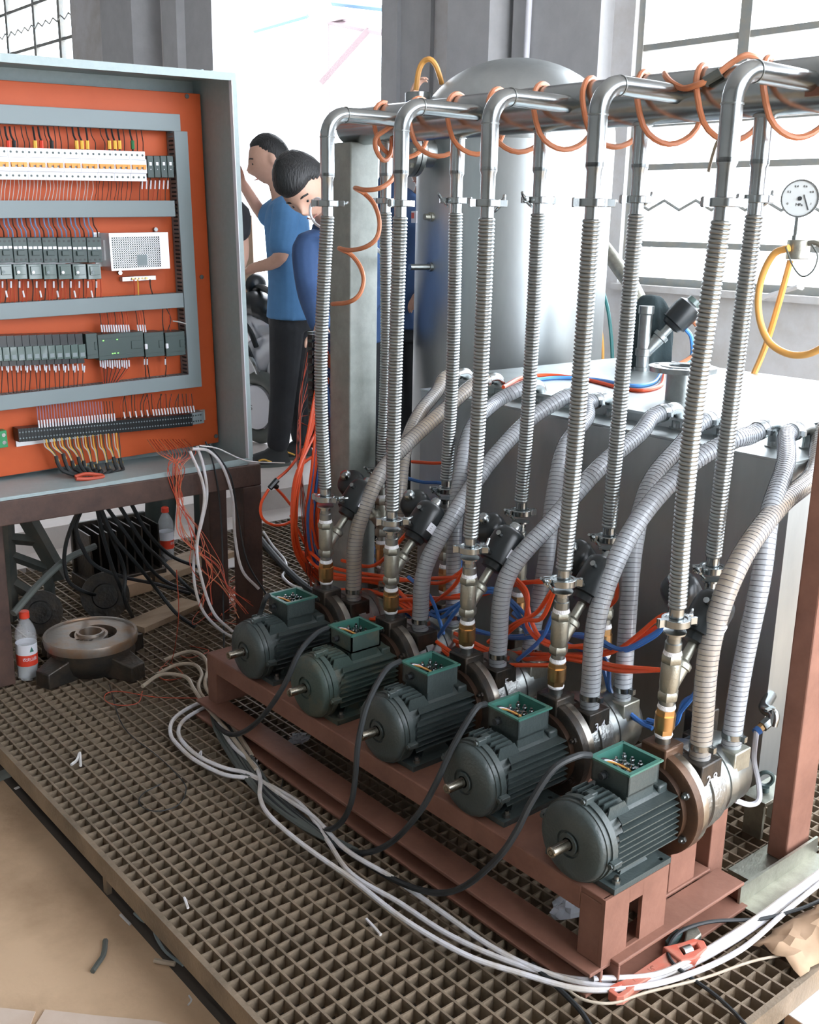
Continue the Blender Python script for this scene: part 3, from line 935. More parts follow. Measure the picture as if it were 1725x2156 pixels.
# grey post under the header end, brown post at the near end
gp0, gp1 = at(708, 600, 0, HX), at(783, 600, 0, HX)
gpy = (gp0.y + gp1.y) / 2
gp = MB().bx(HX - 0.05, HX + 0.05, gpy - 0.05, gpy + 0.05, 0.0, HZ - HR + 0.006).build('grey_post', M_POST, bevel=0.004, smooth=False)
tag(gp, 'grey painted square steel post holding up the header end', 'post')
_a, _b, _c = G(1612, 1808, 0), G(1652, 1828, 0), G(1700, 1797, 0)
bp = thing('brown_post', 'brown primed square steel post welded to an angle bracket', 'post', (0.77, -0.03, 0))
MB().bx(_b.x, _c.x, min(_b.y, _c.y), _a.y, 0.0125, 1.62).build('post_tube', M_PRIM, bp, world=True, bevel=0.004, smooth=False)
MB().bx(_b.x - 0.12, _c.x + 0.03, _b.y - 0.012, _a.y + 0.02, 0.002, 0.0125).build('base_plate', M_CAST, bp, world=True, smooth=False)
MB().bx(0.49, 0.80, -0.150, -0.092, 0.0015, 0.008).bx(0.49, 0.80, -0.108, -0.102, 0.0078, 0.05).build('angle_bracket', M_CAST, bp, world=True, smooth=False)
MB().bx(0.53, _c.x, -0.06, -0.03, 1.625, 1.64).build('post_cap', M_PRIM, bp, world=True, smooth=False)


# ---------------------------------------------------------------- corrugated hoses
def corr_mesh(pts, r=0.0182, dr=0.0026, pitch=0.0078, n=22):
    P = catmull(pts, 30)
    # arc-length resample
    L = [0.0]
    for i in range(1, len(P)):
        L.append(L[-1] + (P[i] - P[i - 1]).length)
    tot = L[-1]
    m = int(tot / pitch)
    prof = []
    for k in range(m):
        for f, rr in ((0.0, r - dr), (0.28, r - dr * .2), (0.5, r), (0.72, r - dr * .2)):
            prof.append(((k + f) / m * tot, rr))
    prof.append((tot, r - dr))
    mb = MB()
    vs, fs = [], []
    j = 0
    u = None
    for (s_, rr) in prof:
        while j < len(L) - 2 and L[j + 1] < s_:
            j += 1
        t_ = (s_ - L[j]) / max(1e-9, L[j + 1] - L[j])
        p_ = P[j].lerp(P[j + 1], t_)
        T = (P[j + 1] - P[j]).normalized()
        if u is None:
            u = frame_from(T)[0]
        u = (u - T * u.dot(T)).normalized()
        w = T.cross(u)
        for k in range(n):
            a = 2 * PI * k / n
            vs.append(p_ + (u * math.cos(a) + w * math.sin(a)) * rr)
    for i in range(len(prof) - 1):
        for k in range(n):
            l = (k + 1) % n
            fs.append((i * n + k, i * n + l, (i + 1) * n + l, (i + 1) * n + k))
    return mb.add(vs, fs)


def corr_hose(top, bot, bow, label, group):
    t = thing('corrugated_hose', label, 'hose', bot, group)
    T = top - Vector((0, 0, 0.030)); B = bot + Vector((0, 0, 0.026))
    mid = (T + B) / 2 + bow
    corr_mesh([T, T * .75 + B * .25 + bow * .6, mid, T * .25 + B * .75 + bow * .75, B]).build('corrugated_sleeve', M_CORR, t, world=True, angle=80)
    for (a, d) in ((T, (top - T)), (B, (bot - B))):
        MB().lathe([(-0.004, 0.0145), (d.length * .85, 0.0145), (d.length * .88, 0.0225), (d.length - 0.0004, 0.0225)], a, d, 24).build('end_ferrule', M_POL, t, world=True)
    return t


def tri_clamp(c, ang, label, group, wing=0.0):
    t = thing('pipe_clamp', label, 'clamp', c, group, (0, 0, ang))
    MB().ring((0, 0, -0.0075), (0, 0, 1), 0.0285, 0.0215, 0.015, 32).build('clamp_band', M_POL, t, bevel=0.0012)
    MB().bx(-0.040, -0.027, -0.006, 0.006, -0.0075, 0.0075).cyl((-0.037, 0, -0.009), (-0.037, 0, 0.009), 0.004, 10).build('hinge', M_POL, t)
    MB().bx(0.026, 0.042, -0.010, -0.004, -0.0075, 0.0075).bx(0.026, 0.042, 0.004, 0.010, -0.0075, 0.0075).build('clamp_ear', M_POL, t, bevel=0.001)
    MB().cyl((0.036, -0.004, 0), (0.036, 0.034, 0), 0.0032, 10).build('swing_bolt', M_POL, t)
    w = MB().lathe([(0, 0.0065), (0.008, 0.0055)], (0.036, 0.0105, 0), (0, 1, 0), 12)
    for s in (-1, 1):
        q = Vector((math.cos(wing) * s, 0, math.sin(wing) * s))
        p0 = Vector((0.036, 0.0145, 0))
        w.tube([p0 + q * 0.004, p0 + q * 0.013 + Vector((0, 0.004, 0)), p0 + q * 0.020 + Vector((0, 0.012, 0))], lambda f: 0.0042 - 0.0008 * f, 8, 3)
    w.build('wing_nut', M_POL, t)
    return t


bows_f = [Vector((-0.012, 0.004, 0)), Vector((0.004, 0.0, 0)), Vector((0.0, -0.006, 0)), Vector((0.003, 0.006, 0)), Vector((-0.010, 0.01, 0))]
CHF = [2.6, 3.3, 2.2, 2.6, 2.6]
for i in range(5):
    top = Vector((PF[i].x, PF[i].y, ZUF)); bot = LF[i] + Vector((0, 0, 0.004))
    corr_hose(top, bot, bows_f[i], 'corrugated steel hose hanging from the elbowed riser ' + PLACE[i], 'front corrugated hoses')
    tri_clamp(top, [-0.45, -0.55, -0.45, 0.2, -0.5][i], 'polished clamp at the top of the front hose ' + PLACE[i], 'upper front clamps', [0.3, 0.2, 1.0, 1.2, 0.2][i])
    tri_clamp(LF[i] + Vector((0, 0, 0.002)), [-0.35, 2.4, -0.7, -0.55, -1.2][i], 'polished clamp above the front angle valve ' + PLACE[i], 'lower front clamps', [0.4, 0.8, 1.1, 0.2, 0.1][i])
    top = Vector((PB[i].x, PB[i].y, ZUB)); bot = LB[i] + Vector((0, 0, 0.004))
    corr_hose(top, bot, Vector((0.004 * (i - 2), -0.004, 0)), 'rear corrugated steel hose under the header drop ' + PLACE[i], 'rear corrugated hoses')
    tri_clamp(top, [-0.5, -0.4, 2.6, 2.5, -0.5][i], 'polished clamp at the top of the rear hose ' + PLACE[i], 'upper rear clamps', 0.9)
    tri_clamp(LB[i] + Vector((0, 0, 0.002)), [2.5, 2.4, 2.6, 2.6, 2.4][i], 'polished clamp above the rear angle valve ' + PLACE[i], 'lower rear clamps', 0.8)


# ---------------------------------------------------------------- angle seat valves with black pneumatic actuators
def stack(parent, segs, o, d):
    """stack of turned pieces along d; seg = (name, material, profile, sides)"""
    h = 0.0
    for name, m, prof, n in segs:
        L = prof[-1][0]
        MB().lathe([(h + a - (0.0006 if k == 0 else 0), r) for k, (a, r) in enumerate(prof)], o, d, n).build(name, m, parent, world=True)
        h += L
    return h


def angle_valve(bot, top, adir, label, group, brass=True, alen=1.0):
    t = thing('angle_valve', label, 'valve', bot, group)
    d = (top - bot); Ld = d.length; d = d.normalized()
    k = Ld / 0.264
    s_ = lambda *p_: [(a * k, r) for a, r in p_]
    stack(t, [
        ('lower_nipple', M_STEEL, s_((0, 0.0155), (0.016, 0.0155)), 20),
        ('thread_tape', M_TAPE, s_((0, 0.0175), (0.004, 0.0185), (0.007, 0.0165)), 20),
        ('check_valve_hex', M_BRASS, s_((0, 0.0195), (0.012, 0.0195)), 6),
        ('check_valve_body', M_BRASS, s_((0, 0.0205), (0.030, 0.0205)), 20),
        ('check_valve_hex', M_BRASS, s_((0, 0.0195), (0.012, 0.0195)), 6),
        ('thread_tape', M_TAPE, s_((0, 0.0165), (0.003, 0.0185), (0.010, 0.0165)), 20),
        ('nipple', M_STEEL, s_((0, 0.0155), (0.011, 0.0155)), 20),
        ('valve_hex', M_CAST, s_((0, 0.019), (0.003, 0.0215), (0.017, 0.0215), (0.020, 0.019)), 6),
        ('valve_body', M_CAST, s_((0, 0.0175), (0.012, 0.0195), (0.058, 0.0195), (0.062, 0.018)), 24),
        ('valve_hex', M_CAST, s_((0, 0.019), (0.003, 0.0215), (0.015, 0.0215), (0.018, 0.019)), 6),
        ('thread_tape', M_TAPE, s_((0, 0.0185), (0.008, 0.0168)), 20),
        ('union', M_STEEL, s_((0, 0.0165), (0.016, 0.0165), (0.018, 0.0140), (0.028, 0.0140)), 22),
        ('ferrule', M_POL, s_((0, 0.0140), (0.008, 0.0140), (0.009, 0.0225), (0.0125, 0.0225)), 24),
    ], bot, d)
    a = Vector(adir).normalized()
    c0_ = bot + d * (0.124 * k)
    ym = MB().lathe([(0.0, 0.0165), (0.044, 0.0175), (0.046, 0.0205), (0.055, 0.0205), (0.058, 0.0185), (0.062, 0.012), (0.064, 0.0105), (0.115, 0.0105)], c0_, a, 24).build('valve_arm', M_CAST, t, world=True)
    ac = MB().lathe([(0.100, 0.012), (0.103, 0.0255), (0.117, 0.029), (0.119, 0.038), (0.136, 0.0415), (0.190, 0.0415), (0.203, 0.038), (0.212, 0.029), (0.214, 0.018)], c0_, a, 32).build('actuator', M_BLK, t, world=True, angle=50)
    MB().lathe([(0.213, 0.0165), (0.224, 0.0165), (0.231, 0.012), (0.233, 0.0)], c0_, a, 16, cap=False).build('position_cap', M_PET if False else M_POL, ac, world=True)
    u, v, w = frame_from(a)
    # sticker and ports on the side turned to the aisle
    toward = (Vector((-0.55, -0.83, 0)))
    n_ = (toward - a * toward.dot(a)).normalized()
    q = a.cross(n_)
    st = MB()
    vs = []
    for s2 in (0.138, 0.162):
        for j in range(5):
            an = -0.42 + 0.84 * j / 4 + 0.5
            vs.append(c0_ + a * s2 + (n_ * math.cos(an) + q * math.sin(an)) * 0.0419)
    st.add(vs, [(j, j + 1, 6 + j, 5 + j) for j in range(4)])
    so = st.build('sticker', M_WHITE, ac, world=True)
    ln = MB()
    for r_ in range(3):
        s2 = 0.143 + r_ * 0.006
        A0 = c0_ + a * s2 + (n_ * math.cos(0.25) + q * math.sin(0.25)) * 0.0422
        A1 = c0_ + a * s2 + (n_ * math.cos(0.75) + q * math.sin(0.75)) * 0.0422
        ln.tube([A0, A1], 0.0007, 4, 0)
    ln.build('sticker_print', M_BLKM, ac, world=True)
    for j, s2 in enumerate((0.128, 0.178)):
        an = -0.9
        dr_ = n_ * math.cos(an) + q * math.sin(an)
        b0_ = c0_ + a * s2 + dr_ * 0.040
        MB().cyl(b0_, b0_ + dr_ * 0.016, 0.0065, 8).build('air_fitting', M_POL, ac, world=True)
    t['port'] = tuple(c0_ + a * 0.128 + (n_ * math.cos(-0.9) + q * math.sin(-0.9)) * 0.05)
    return t


FV, BV = [], []
for i in range(5):
    FV.append(angle_valve(NF[i], LF[i] - Vector((0, 0, 0.001)), (0.66, -0.02, 0.75), 'front angle seat valve with black actuator and brass check valve, ' + PLACE[i], 'front angle valves'))
    BV.append(angle_valve(NB[i], LB[i] - Vector((0, 0, 0.001)), (-0.60, 0.02, 0.78), 'rear angle seat valve with black actuator, ' + PLACE[i], 'rear angle valves'))
    del FV[-1]['port']; del BV[-1]['port']


# ---------------------------------------------------------------- clear suction hoses
def clear_hose(pts, r, label, group, stained=False, turns=0.0105):
    t = thing('clear_hose', label, 'hose', pts[0], group)
    P = catmull(pts, 10)
    MB().tube(P, r, 22, 0).build('hose_wall', M_CLEARD if stained else M_CLEAR, t, world=True, angle=80)
    MB().tube(P, r * 0.70, 14, 0).build('hose_bore', M_BORES if stained else M_BORE, t, world=True, angle=80)
    # reinforcing wire helix
    L = [0.0]
    for i in range(1, len(P)):
        L.append(L[-1] + (P[i] - P[i - 1]).length)
    tot = L[-1]
    N = int(tot / turns)
    hp = []
    u = frame_from(P[1] - P[0])[0]
    j = 0
    K = 14
    for s in range(N * K + 1):
        q = tot * s / (N * K)
        while j < len(L) - 2 and L[j + 1] < q:
            j += 1
        f = (q - L[j]) / max(1e-9, L[j + 1] - L[j])
        p_ = P[j].lerp(P[j + 1], f)
        T = (P[j + 1] - P[j]).normalized()
        u = (u - T * u.dot(T)).normalized()
        w = T.cross(u)
        a = 2 * PI * s / K
        hp.append(p_ + (u * math.cos(a) + w * math.sin(a)) * (r + 0.0002))
    MB().tube(hp, 0.0008, 3, 0).build('reinforcing_wire', M_COILW, t, world=True)
    for (off, mm) in ((2.2, M_RED), (2.7, M_BLKM)):
        line = []
        u = frame_from(P[1] - P[0])[0]
        for i in range(len(P)):
            T = (P[min(i + 1, len(P) - 1)] - P[max(i - 1, 0)]).normalized()
            u = (u - T * u.dot(T)).normalized()
            w = T.cross(u)
            line.append(P[i] + (u * math.cos(off + .6) + w * math.sin(off + .6)) * (r + 0.0001))
        MB().tube(line, 0.0008, 4, 0).build('marking_line', mm, t, world=True)
    for (a, b_) in ((P[0], P[1]), (P[-1], P[-2])):
        d = (b_ - a).normalized()
        k = 0.020 if a is P[0] else 0.012
        cb = MB().lathe([(k, r + 0.0004), (k, r + 0.0018), (k + 0.012, r + 0.0018), (k + 0.012, r + 0.0004)], a, d, 24).build('hose_clip', M_POL, t, world=True)
        MB().box(a + d * (k + 0.006) + frame_from(d)[0] * (r + 0.006), (0.010, 0.012, 0.012)).build('clip_screw', M_POL, cb, world=True)
        MB().lathe([(-0.016, r - 0.004), (0.018, r - 0.004)], a, d, 20).build('hose_tail', M_STEEL, t, world=True)
    return t


M_BORE = mat('hose_inner_wall', (0.46, 0.48, 0.52), 0.5)
M_BORES = mat('stained_hose_inner', (0.38, 0.30, 0.21), 0.5, 0.0, (0.46, 0.47, 0.48), 3)


def tank_elbow(px, py, i, which, base=None):
    """steel elbow coming up out of the tank shelf and turning to the pumps"""
    p_ = at(px, py, 0, 0.975)
    y = p_.y
    X0 = 0.998
    if base:
        X0, y = base
    z1 = TZ + 0.055
    t = thing('tank_elbow', 'steel elbow on the tank shelf feeding the ' + which + ' clear hose ' + PLACE[i], 'elbow', (X0, y, TZ), which + ' tank elbows')
    pts = [(X0, y, TZ + 0.0), (X0, y, TZ + 0.022), (X0 - 0.008, y, z1 - 0.010), (X0 - 0.026, y, z1), (X0 - 0.058, y, z1 - 0.003)]
    MB().tube(pts, 0.0180, 18, 6).build('bend', M_POL, t, world=True)
    MB().ring((X0, y, TZ), (0, 0, 1), 0.024, 0.015, 0.004, 20).build('weld_seam', M_STEEL, t, world=True)
    return Vector((X0 - 0.058, y, z1 - 0.003))


EB = [(1800, 985), (1622, 925), (1418, 893), (1222, 858), (1042, 826)]
EC = [(1705, 932), (1512, 912), (1278, 868), (1128, 846), (977, 808)]
MIDB = [[(1497, 1350, .395), (1556, 1185, .46), (1640, 1066, .66), (1712, 1000, .90)],
        [(1262, 1280, .395), (1335, 1110, .50), (1445, 985, .66), (1540, 928, .80)],
        [(1068, 1215, .395), (1165, 1095, .50), (1262, 985, .64), (1345, 915, .80)],
        [(897, 1190, .395), (958, 1080, .48), (1030, 975, .62), (1110, 888, .78)],
        [(752, 1120, .395), (800, 1000, .47), (862, 930, .60), (940, 860, .76)]]
MIDC = [[(1565, 1400, .52), (1602, 1220, .55), (1622, 1080, .62), (1655, 975, .80)],
        [(1322, 1300, .52), (1336, 1150, .56), (1368, 1020, .65), (1440, 930, .82)],
        [(1150, 1180, .55), (1165, 1050, .60), (1190, 940, .68), (1235, 882, .84)],
        [(957, 1130, .52), (968, 1010, .57), (992, 905, .66), (1040, 850, .82)],
        [(838, 1080, .52), (850, 960, .58), (878, 880, .70), (920, 825, .84)]]
for i in range(5):
    e = tank_elbow(*EB[i], i, 'front', (1.19, 0.150) if i == 0 else None)
    b = Vector((0.382, -0.046 + DY * i, 0.366))
    pts = [b, b + Vector((0, 0, 0.05))] + [at(px, py, 0, x) for px, py, x in MIDB[i]] + [e + Vector((-0.06, 0, -0.012)), e]
    clear_hose(pts, 0.0218, 'clear wire reinforced suction hose at the front pump port ' + PLACE[i], 'front clear hoses', stained=i in (0, 4))
    e = tank_elbow(*EC[i], i, 'rear', (1.05, 0.168) if i == 0 else None)
    b = Vector((0.501, -0.042 + DY * i, 0.350))
    pts = [b, b + Vector((0, 0, 0.05))] + [at(px, py, 0, x) for px, py, x in MIDC[i]] + [e + Vector((-0.05, 0, -0.008)), e]
    clear_hose(pts, 0.0205, 'clear wire reinforced suction hose at the rear pump port ' + PLACE[i], 'rear clear hoses', stained=(i == 4))
# ================================================================ CONTROL CABINET
C0 = Vector((0.480, 1.800, 0.625))
CROT = R(-1.5)
cb = thing('control_cabinet', 'open grey control cabinet with orange mounting plate full of switchgear', 'cabinet', C0, None, (0, CROT, 0))
CM = Euler((0, CROT, 0)).to_matrix()
CI = CM.inverted()


def cl(px, py, yl):
    return CI @ (at(px, py, 1, C0.y + yl) - C0)


CH, CW, CD = 1.19, 1.06, 0.26
e = 0.004
MB().bx(-CW, 0, CD - e, CD, 0, CH).build('back_panel', M_CAB, cb, smooth=False)
MB().bx(-CW, 0, 0, CD - e, CH - e, CH).build('top_panel', M_CAB, cb, smooth=False)
MB().bx(-e, 0, 0, CD - e, 0, CH - e).build('side_panel', M_CAB, cb, smooth=False)
MB().bx(-CW, -CW + e, 0, CD - e, 0, CH - e).build('side_panel', M_CAB, cb, smooth=False)
bt = MB()
bt.bx(-CW + e, -e, 0, 0.07, 0, e).bx(-CW + e, -e, 0.13, CD - e, 0, e)
bt.bx(-CW + e, -0.50, 0.07, 0.13, 0, e).bx(-0.40, -0.26, 0.07, 0.13, 0, e).bx(-0.10, -e, 0.07, 0.13, 0, e)
bt.build('bottom_panel', M_CAB, cb, smooth=False)
MB().bx(-CW + e, -e, -0.003, 0.0, CH - 0.022, CH).build('front_lip', M_CAB, cb, smooth=False)
MB().bx(-CW + e, -e, -0.003, 0.0, 0, 0.016).build('front_lip', M_CAB, cb, smooth=False)
MB().bx(-0.016, 0, -0.003, 0.0, 0.016, CH - 0.022).build('front_lip', M_CAB, cb, smooth=False)
MB().bx(-0.018, -0.0155, -0.004, 0.012, 0.012, CH - 0.018).build('door_seal', M_WHITE, cb, smooth=False)
for (px, py) in ((428, 145), (450, 146)):
    p_ = cl(px, py, 0.01)
    MB().cyl((p_.x, 0.02, CH), (p_.x, 0.02, CH + 0.004), 0.006, 10).build('hinge_stub', M_CAB, cb)
PY = 0.20
plt = MB().bx(-1.02, cl(458, 930, PY).x + 0.005, PY, PY + 0.004, cl(230, 968, PY).z, cl(398, 196, PY).z).build('mounting_plate', M_PLATE, cb, bevel=0.002, smooth=False)
for (px, py) in ((393, 203), (424, 583), (454, 918)):
    p_ = cl(px, py, PY)
    MB().cyl((p_.x, PY - 0.004, p_.z), (p_.x, PY + 0.001, p_.z), 0.007, 10).build('plate_screw', M_POL, plt)


def duct(a, b, w, horiz=True, dep=0.055):
    """slotted wiring duct standing on the plate, from a to b (local x/z)"""
    if horiz:
        z = (a[1] + b[1]) / 2
        x0, x1, z0, z1 = a[0], b[0], z - w / 2, z + w / 2
    else:
        x = (a[0] + b[0]) / 2
        x0, x1, z0, z1 = x - w / 2, x + w / 2, a[1], b[1]
    yf = PY - dep
    o = MB().bx(x0, x1, yf, yf + 0.010, z0, z1).build('wire_duct', M_DUCT, cb, smooth=False, bevel=0.0015)
    body = MB()
    teeth = MB()
    if horiz:
        n = int((x1 - x0) / 0.0125)
        for s in (z0 + 0.002, z1 - 0.0035):
            for k in range(n):
                xa = x0 + k * (x1 - x0) / n
                teeth.bx(xa, xa + 0.0075, yf + 0.010, PY - 0.012, s, s + 0.0016)
            body.bx(x0, x1, PY - 0.012, PY, s, s + 0.0016)
        body.bx(x0, x1, PY - 0.002, PY, z0 + 0.002, z1 - 0.002)
    else:
        n = int((z1 - z0) / 0.0125)
        for s in (x0 + 0.002, x1 - 0.0035):
            for k in range(n):
                za = z0 + k * (z1 - z0) / n
                teeth.bx(s, s + 0.0016, yf + 0.010, PY - 0.012, za, za + 0.0075)
            body.bx(s, s + 0.0016, PY - 0.012, PY, z0, z1)
        body.bx(x0 + 0.002, x1 - 0.002, PY - 0.002, PY, z0, z1)
    body.build('duct_tray', M_DUCT, o, smooth=False)
    teeth.build('duct_teeth', M_DUCT, o, smooth=False, kind='stuff')
    return o


DF = PY - 0.055
def hd_(px0, py0, px1, py1, w):
    a, b = cl(px0, py0, DF), cl(px1, py1, DF)
    return duct((a.x - 0.75, a.z), (b.x, b.z), w)


hd_(0, 245, 380, 254, 0.050)
hd_(0, 440, 369, 440, 0.048)
hd_(0, 654, 387, 634, 0.046)
hd_(0, 842, 400, 809, 0.044)
va, vb = cl(376, 276, DF), cl(417, 815, DF)
duct((va.x, vb.z), (vb.x, va.z), 0.046, False)

# ---- breakers: white three pole units with orange toggles
MODY = PY - 0.068


def dev(name, px0, px1, pyt, pyb, m, y0=MODY, y1=PY - 0.008, bevel=0.0015):
    a, b = cl(px0, (pyt + pyb) / 2, y0), cl(px1, (pyt + pyb) / 2, y0)
    t_, u_ = cl((px0 + px1) / 2, pyt, y0), cl((px0 + px1) / 2, pyb, y0)
    x0, x1, z0, z1 = a.x, b.x, u_.z, t_.z
    o = MB().bx(x0, x1, y0, y1, z0, z1).build(name, m, cb, smooth=False, bevel=bevel)
    return o, x0, x1, z0, z1


ra, rb = cl(-60, 345, MODY), cl(372, 352, MODY)
def rail_(px0, py0, px1, py1):
    a, b = cl(px0, py0, PY), cl(px1, py1, PY)
    z = (a.z + b.z) / 2
    MB().bx(a.x, b.x, PY - 0.0085, PY, z - 0.0175, z + 0.0175).build('din_rail', M_CHAS, cb, smooth=False)


rail_(-200, 345, 366, 353)
rail_(-200, 545, 216, 545)
rail_(-200, 745, 390, 722)
rail_(30, 915, 430, 884)
zmid = (cl(0, 344, MODY).z + cl(308, 350, MODY).z) / 2
xb1 = cl(309, 350, MODY).x
bw = (xb1 - cl(0, 344, MODY).x) / 8.5
for k in range(12):
    x1 = xb1 - k * bw; x0 = x1 - bw + 0.0006
    z0, z1 = zmid - 0.0425, zmid + 0.0425
    prof = [(z0, 0.026), (z0, 0.006), (z0 + 0.022, 0.006), (z0 + 0.023, 0.0), (z1 - 0.023, 0.0), (z1 - 0.022, 0.006), (z1, 0.006), (z1, 0.026)]
    m_ = MB()
    vs = [(x, MODY + y, z) for x in (x0, x1) for z, y in prof]
    n = len(prof)
    m_.add(vs, [tuple(range(n)), tuple(range(2 * n - 1, n - 1, -1))] + [(i, i + n, (i + 1) % n + n, (i + 1) % n) for i in range(n)])
    o = m_.build('circuit_breaker', M_WHITE, cb, smooth=False)
    pw = (x1 - x0) / 3
    MB().bx(x0 + 0.003, x1 - 0.003, MODY - 0.004, MODY + 0.001, zmid - 0.003, zmid + 0.004).build('toggle_bar', M_ORNG, o, smooth=False)
    MB().bx(x0 + 0.003, x1 - 0.003, MODY - 0.0008, MODY + 0.001, zmid - 0.008, zmid + 0.0).build('toggle_slot', M_DUCT, o, smooth=False)
    sc_ = MB()
    for q in range(3):
        xc = x0 + pw * (q + .5)
        MB().bx(xc - 0.0045, xc + 0.0045, MODY - 0.0055, MODY, zmid - 0.009, zmid + 0.001).build('toggle', M_ORNG if q != 1 else M_ORNG, o, smooth=False)
        for zz in (z0 + 0.011, z1 - 0.011):
            MB().cyl((xc, MODY + 0.0062, zz), (xc, MODY + 0.0052, zz), 0.0032, 8).build('screw', M_DGRN, o)
    MB().bx(x0 + 0.003, x1 - 0.003, MODY - 0.0003, MODY + 0.0005, zmid + 0.0172, zmid + 0.0178).build('print_line', M_DGRN, o, smooth=False)
# ---- small relays beside the breakers
for k in range(4):
    o, x0, x1, z0, z1 = dev('interface_relay', 311 + k * 14, 324 + k * 14, 328, 374, M_DGRN, MODY + 0.01)
    xm = (x0 + x1) / 2
    MB().bx(xm - 0.004, xm + 0.004, MODY + 0.0095, MODY + 0.011, z1 - 0.028, z1 - 0.018).build('marker', M_WHITE, o, smooth=False)
    MB().cyl((xm, MODY + 0.0095, z0 + 0.024), (xm, MODY + 0.011, z0 + 0.024), 0.0015, 6).build('indicator', M_WHITE, o)

# ---- contactors and overload relays
for k in range(9):
    px1 = 214 - k * 31.2; px0 = px1 - 30
    o, x0, x1, z0, z1 = dev('contactor', px0, px1, 500, 553, M_DGRN, MODY - 0.005)
    w = x1 - x0
    y0 = MODY - 0.005
    for q in range(3):
        xq = x0 + w * (q + .5) / 3
        MB().bx(xq - w * .13, xq + w * .13, y0 - 0.002, y0 + 0.001, z0 + 0.038, z0 + 0.045).build('marker', M_WHITE, o, smooth=False)
        MB().cyl((xq, y0 + 0.0005, z1 - 0.010), (xq, y0 - 0.0006, z1 - 0.010), 0.0034, 8).build('screw', M_BLK, o)
        MB().cyl((xq, y0 + 0.0005, z0 + 0.008), (xq, y0 - 0.0006, z0 + 0.008), 0.0034, 8).build('screw', M_BLK, o)
    MB().bx(x0 + w * .25, x0 + w * .75, y0 - 0.006, y0, z0 + 0.020, z0 + 0.034).build('plunger', M_DGRN, o, bevel=0.001, smooth=False)
    o2, x0, x1, z0, z1 = dev('overload_relay', px0 + 1, px1 - 1, 556, 588, M_MGRN, MODY - 0.002)
    MB().bx(x0 + w * .14, x0 + w * .82, MODY - 0.006, MODY - 0.001, z0 + 0.012, z1 - 0.006).build('clear_cover', M_MGRN, o2, bevel=0.001, smooth=False)
    MB().cyl((x0 + w * .3, MODY - 0.005, z0 + 0.02), (x0 + w * .3, MODY - 0.0075, z0 + 0.02), 0.0045, 10).build('dial', M_WHITE if k % 3 else M_DUCT, o2)

# ---- power supply with perforated cover
o, x0, x1, z0, z1 = dev('power_supply', 232, 356, 490, 568, M_DGRN, MODY + 0.018, PY)
a_, b_ = cl(232, 529, MODY - 0.002), cl(356, 529, MODY - 0.002)
x0, x1 = a_.x, b_.x
z1, z0 = cl(294, 490, MODY - 0.002).z, cl(294, 568, MODY - 0.002).z
y0 = MODY - 0.002
cv = MB()
nxh, nzh = int((x1 - x0 - 0.034) / 0.0072), int((z1 - z0 - 0.012) / 0.0066)
xa, za = x0 + 0.006, z0 + 0.006
xe, ze = xa + nxh * 0.0072, za + nzh * 0.0066
for i in range(nxh):
    for j in range(nzh):
        cx, cz_ = xa + (i + .5) * 0.0072, za + (j + .5) * 0.0066
        out, inn, inb = [], [], []
        for k in range(8):
            an = 2 * PI * k / 8 + PI / 8
            ca, sa = math.cos(an), math.sin(an)
            m_ = max(abs(ca), abs(sa))
            out.append((cx + ca / m_ * 0.0036, y0, cz_ + sa / m_ * 0.0033))
            inn.append((cx + ca * 0.0026, y0, cz_ + sa * 0.0026))
            inb.append((cx + ca * 0.0026, y0 + 0.0012, cz_ + sa * 0.0026))
        cv.add(out + inn + inb, [(k, (k + 1) % 8, 8 + (k + 1) % 8, 8 + k) for k in range(8)] + [(8 + k, 8 + (k + 1) % 8, 16 + (k + 1) % 8, 16 + k) for k in range(8)])
cv.build('perforated_cover', M_CHAS, o, smooth=False, kind='stuff')
fr = MB()
fr.bx(x0, xa, y0, y0 + 0.0012, z0, z1).bx(xe, x1, y0, y0 + 0.0012, z0, z1).bx(xa, xe, y0, y0 + 0.0012, z0, za).bx(xa, xe, y0, y0 + 0.0012, ze, z1)
fr.bx(x0, x0 + 0.0012, y0 + 0.0012, PY, z0, z1).bx(x1 - 0.0012, x1, y0 + 0.0012, PY, z0, z1).bx(x0 + 0.0012, x1 - 0.0012, y0 + 0.0012, PY, z0, z0 + 0.0012).bx(x0 + 0.0012, x1 - 0.0012, y0 + 0.0012, PY, z1 - 0.0012, z1)
fr.build('cover_frame', M_CHAS, o, smooth=False)
MB().bx(x0 + 0.085, x0 + 0.118, y0 - 0.0006, y0, z0 + 0.012, z0 + 0.045).build('rating_label', M_DUCT, o, smooth=False)
MB().bx(x1 - 0.001, x1 + 0.006, MODY + 0.01, PY, z0 + 0.004, z1 - 0.004).build('terminal_strip', M_BLK, o, smooth=False)
for q in range(7):
    MB().bx(x1 + 0.004, x1 + 0.009, MODY + 0.02, PY - 0.02, z0 + 0.012 + q * 0.013, z0 + 0.019 + q * 0.013).build('terminal_screw', M_POL, o, smooth=False)
MB().bx(x0 - 0.020, x0, PY - 0.006, PY - 0.001, z0 + 0.01, z1 + 0.002).bx(x0 - 0.006, x0, PY - 0.04, PY - 0.001, z0 + 0.03, z1 - 0.02).build('side_bracket', M_CHAS, o, smooth=False)
for (px, py) in ((325, 483), (250, 574)):
    p_ = cl(px, py, PY)
    MB().cyl((p_.x, PY - 0.012, p_.z), (p_.x, PY, p_.z), 0.007, 6).build('fixing_bolt', M_POL, o)
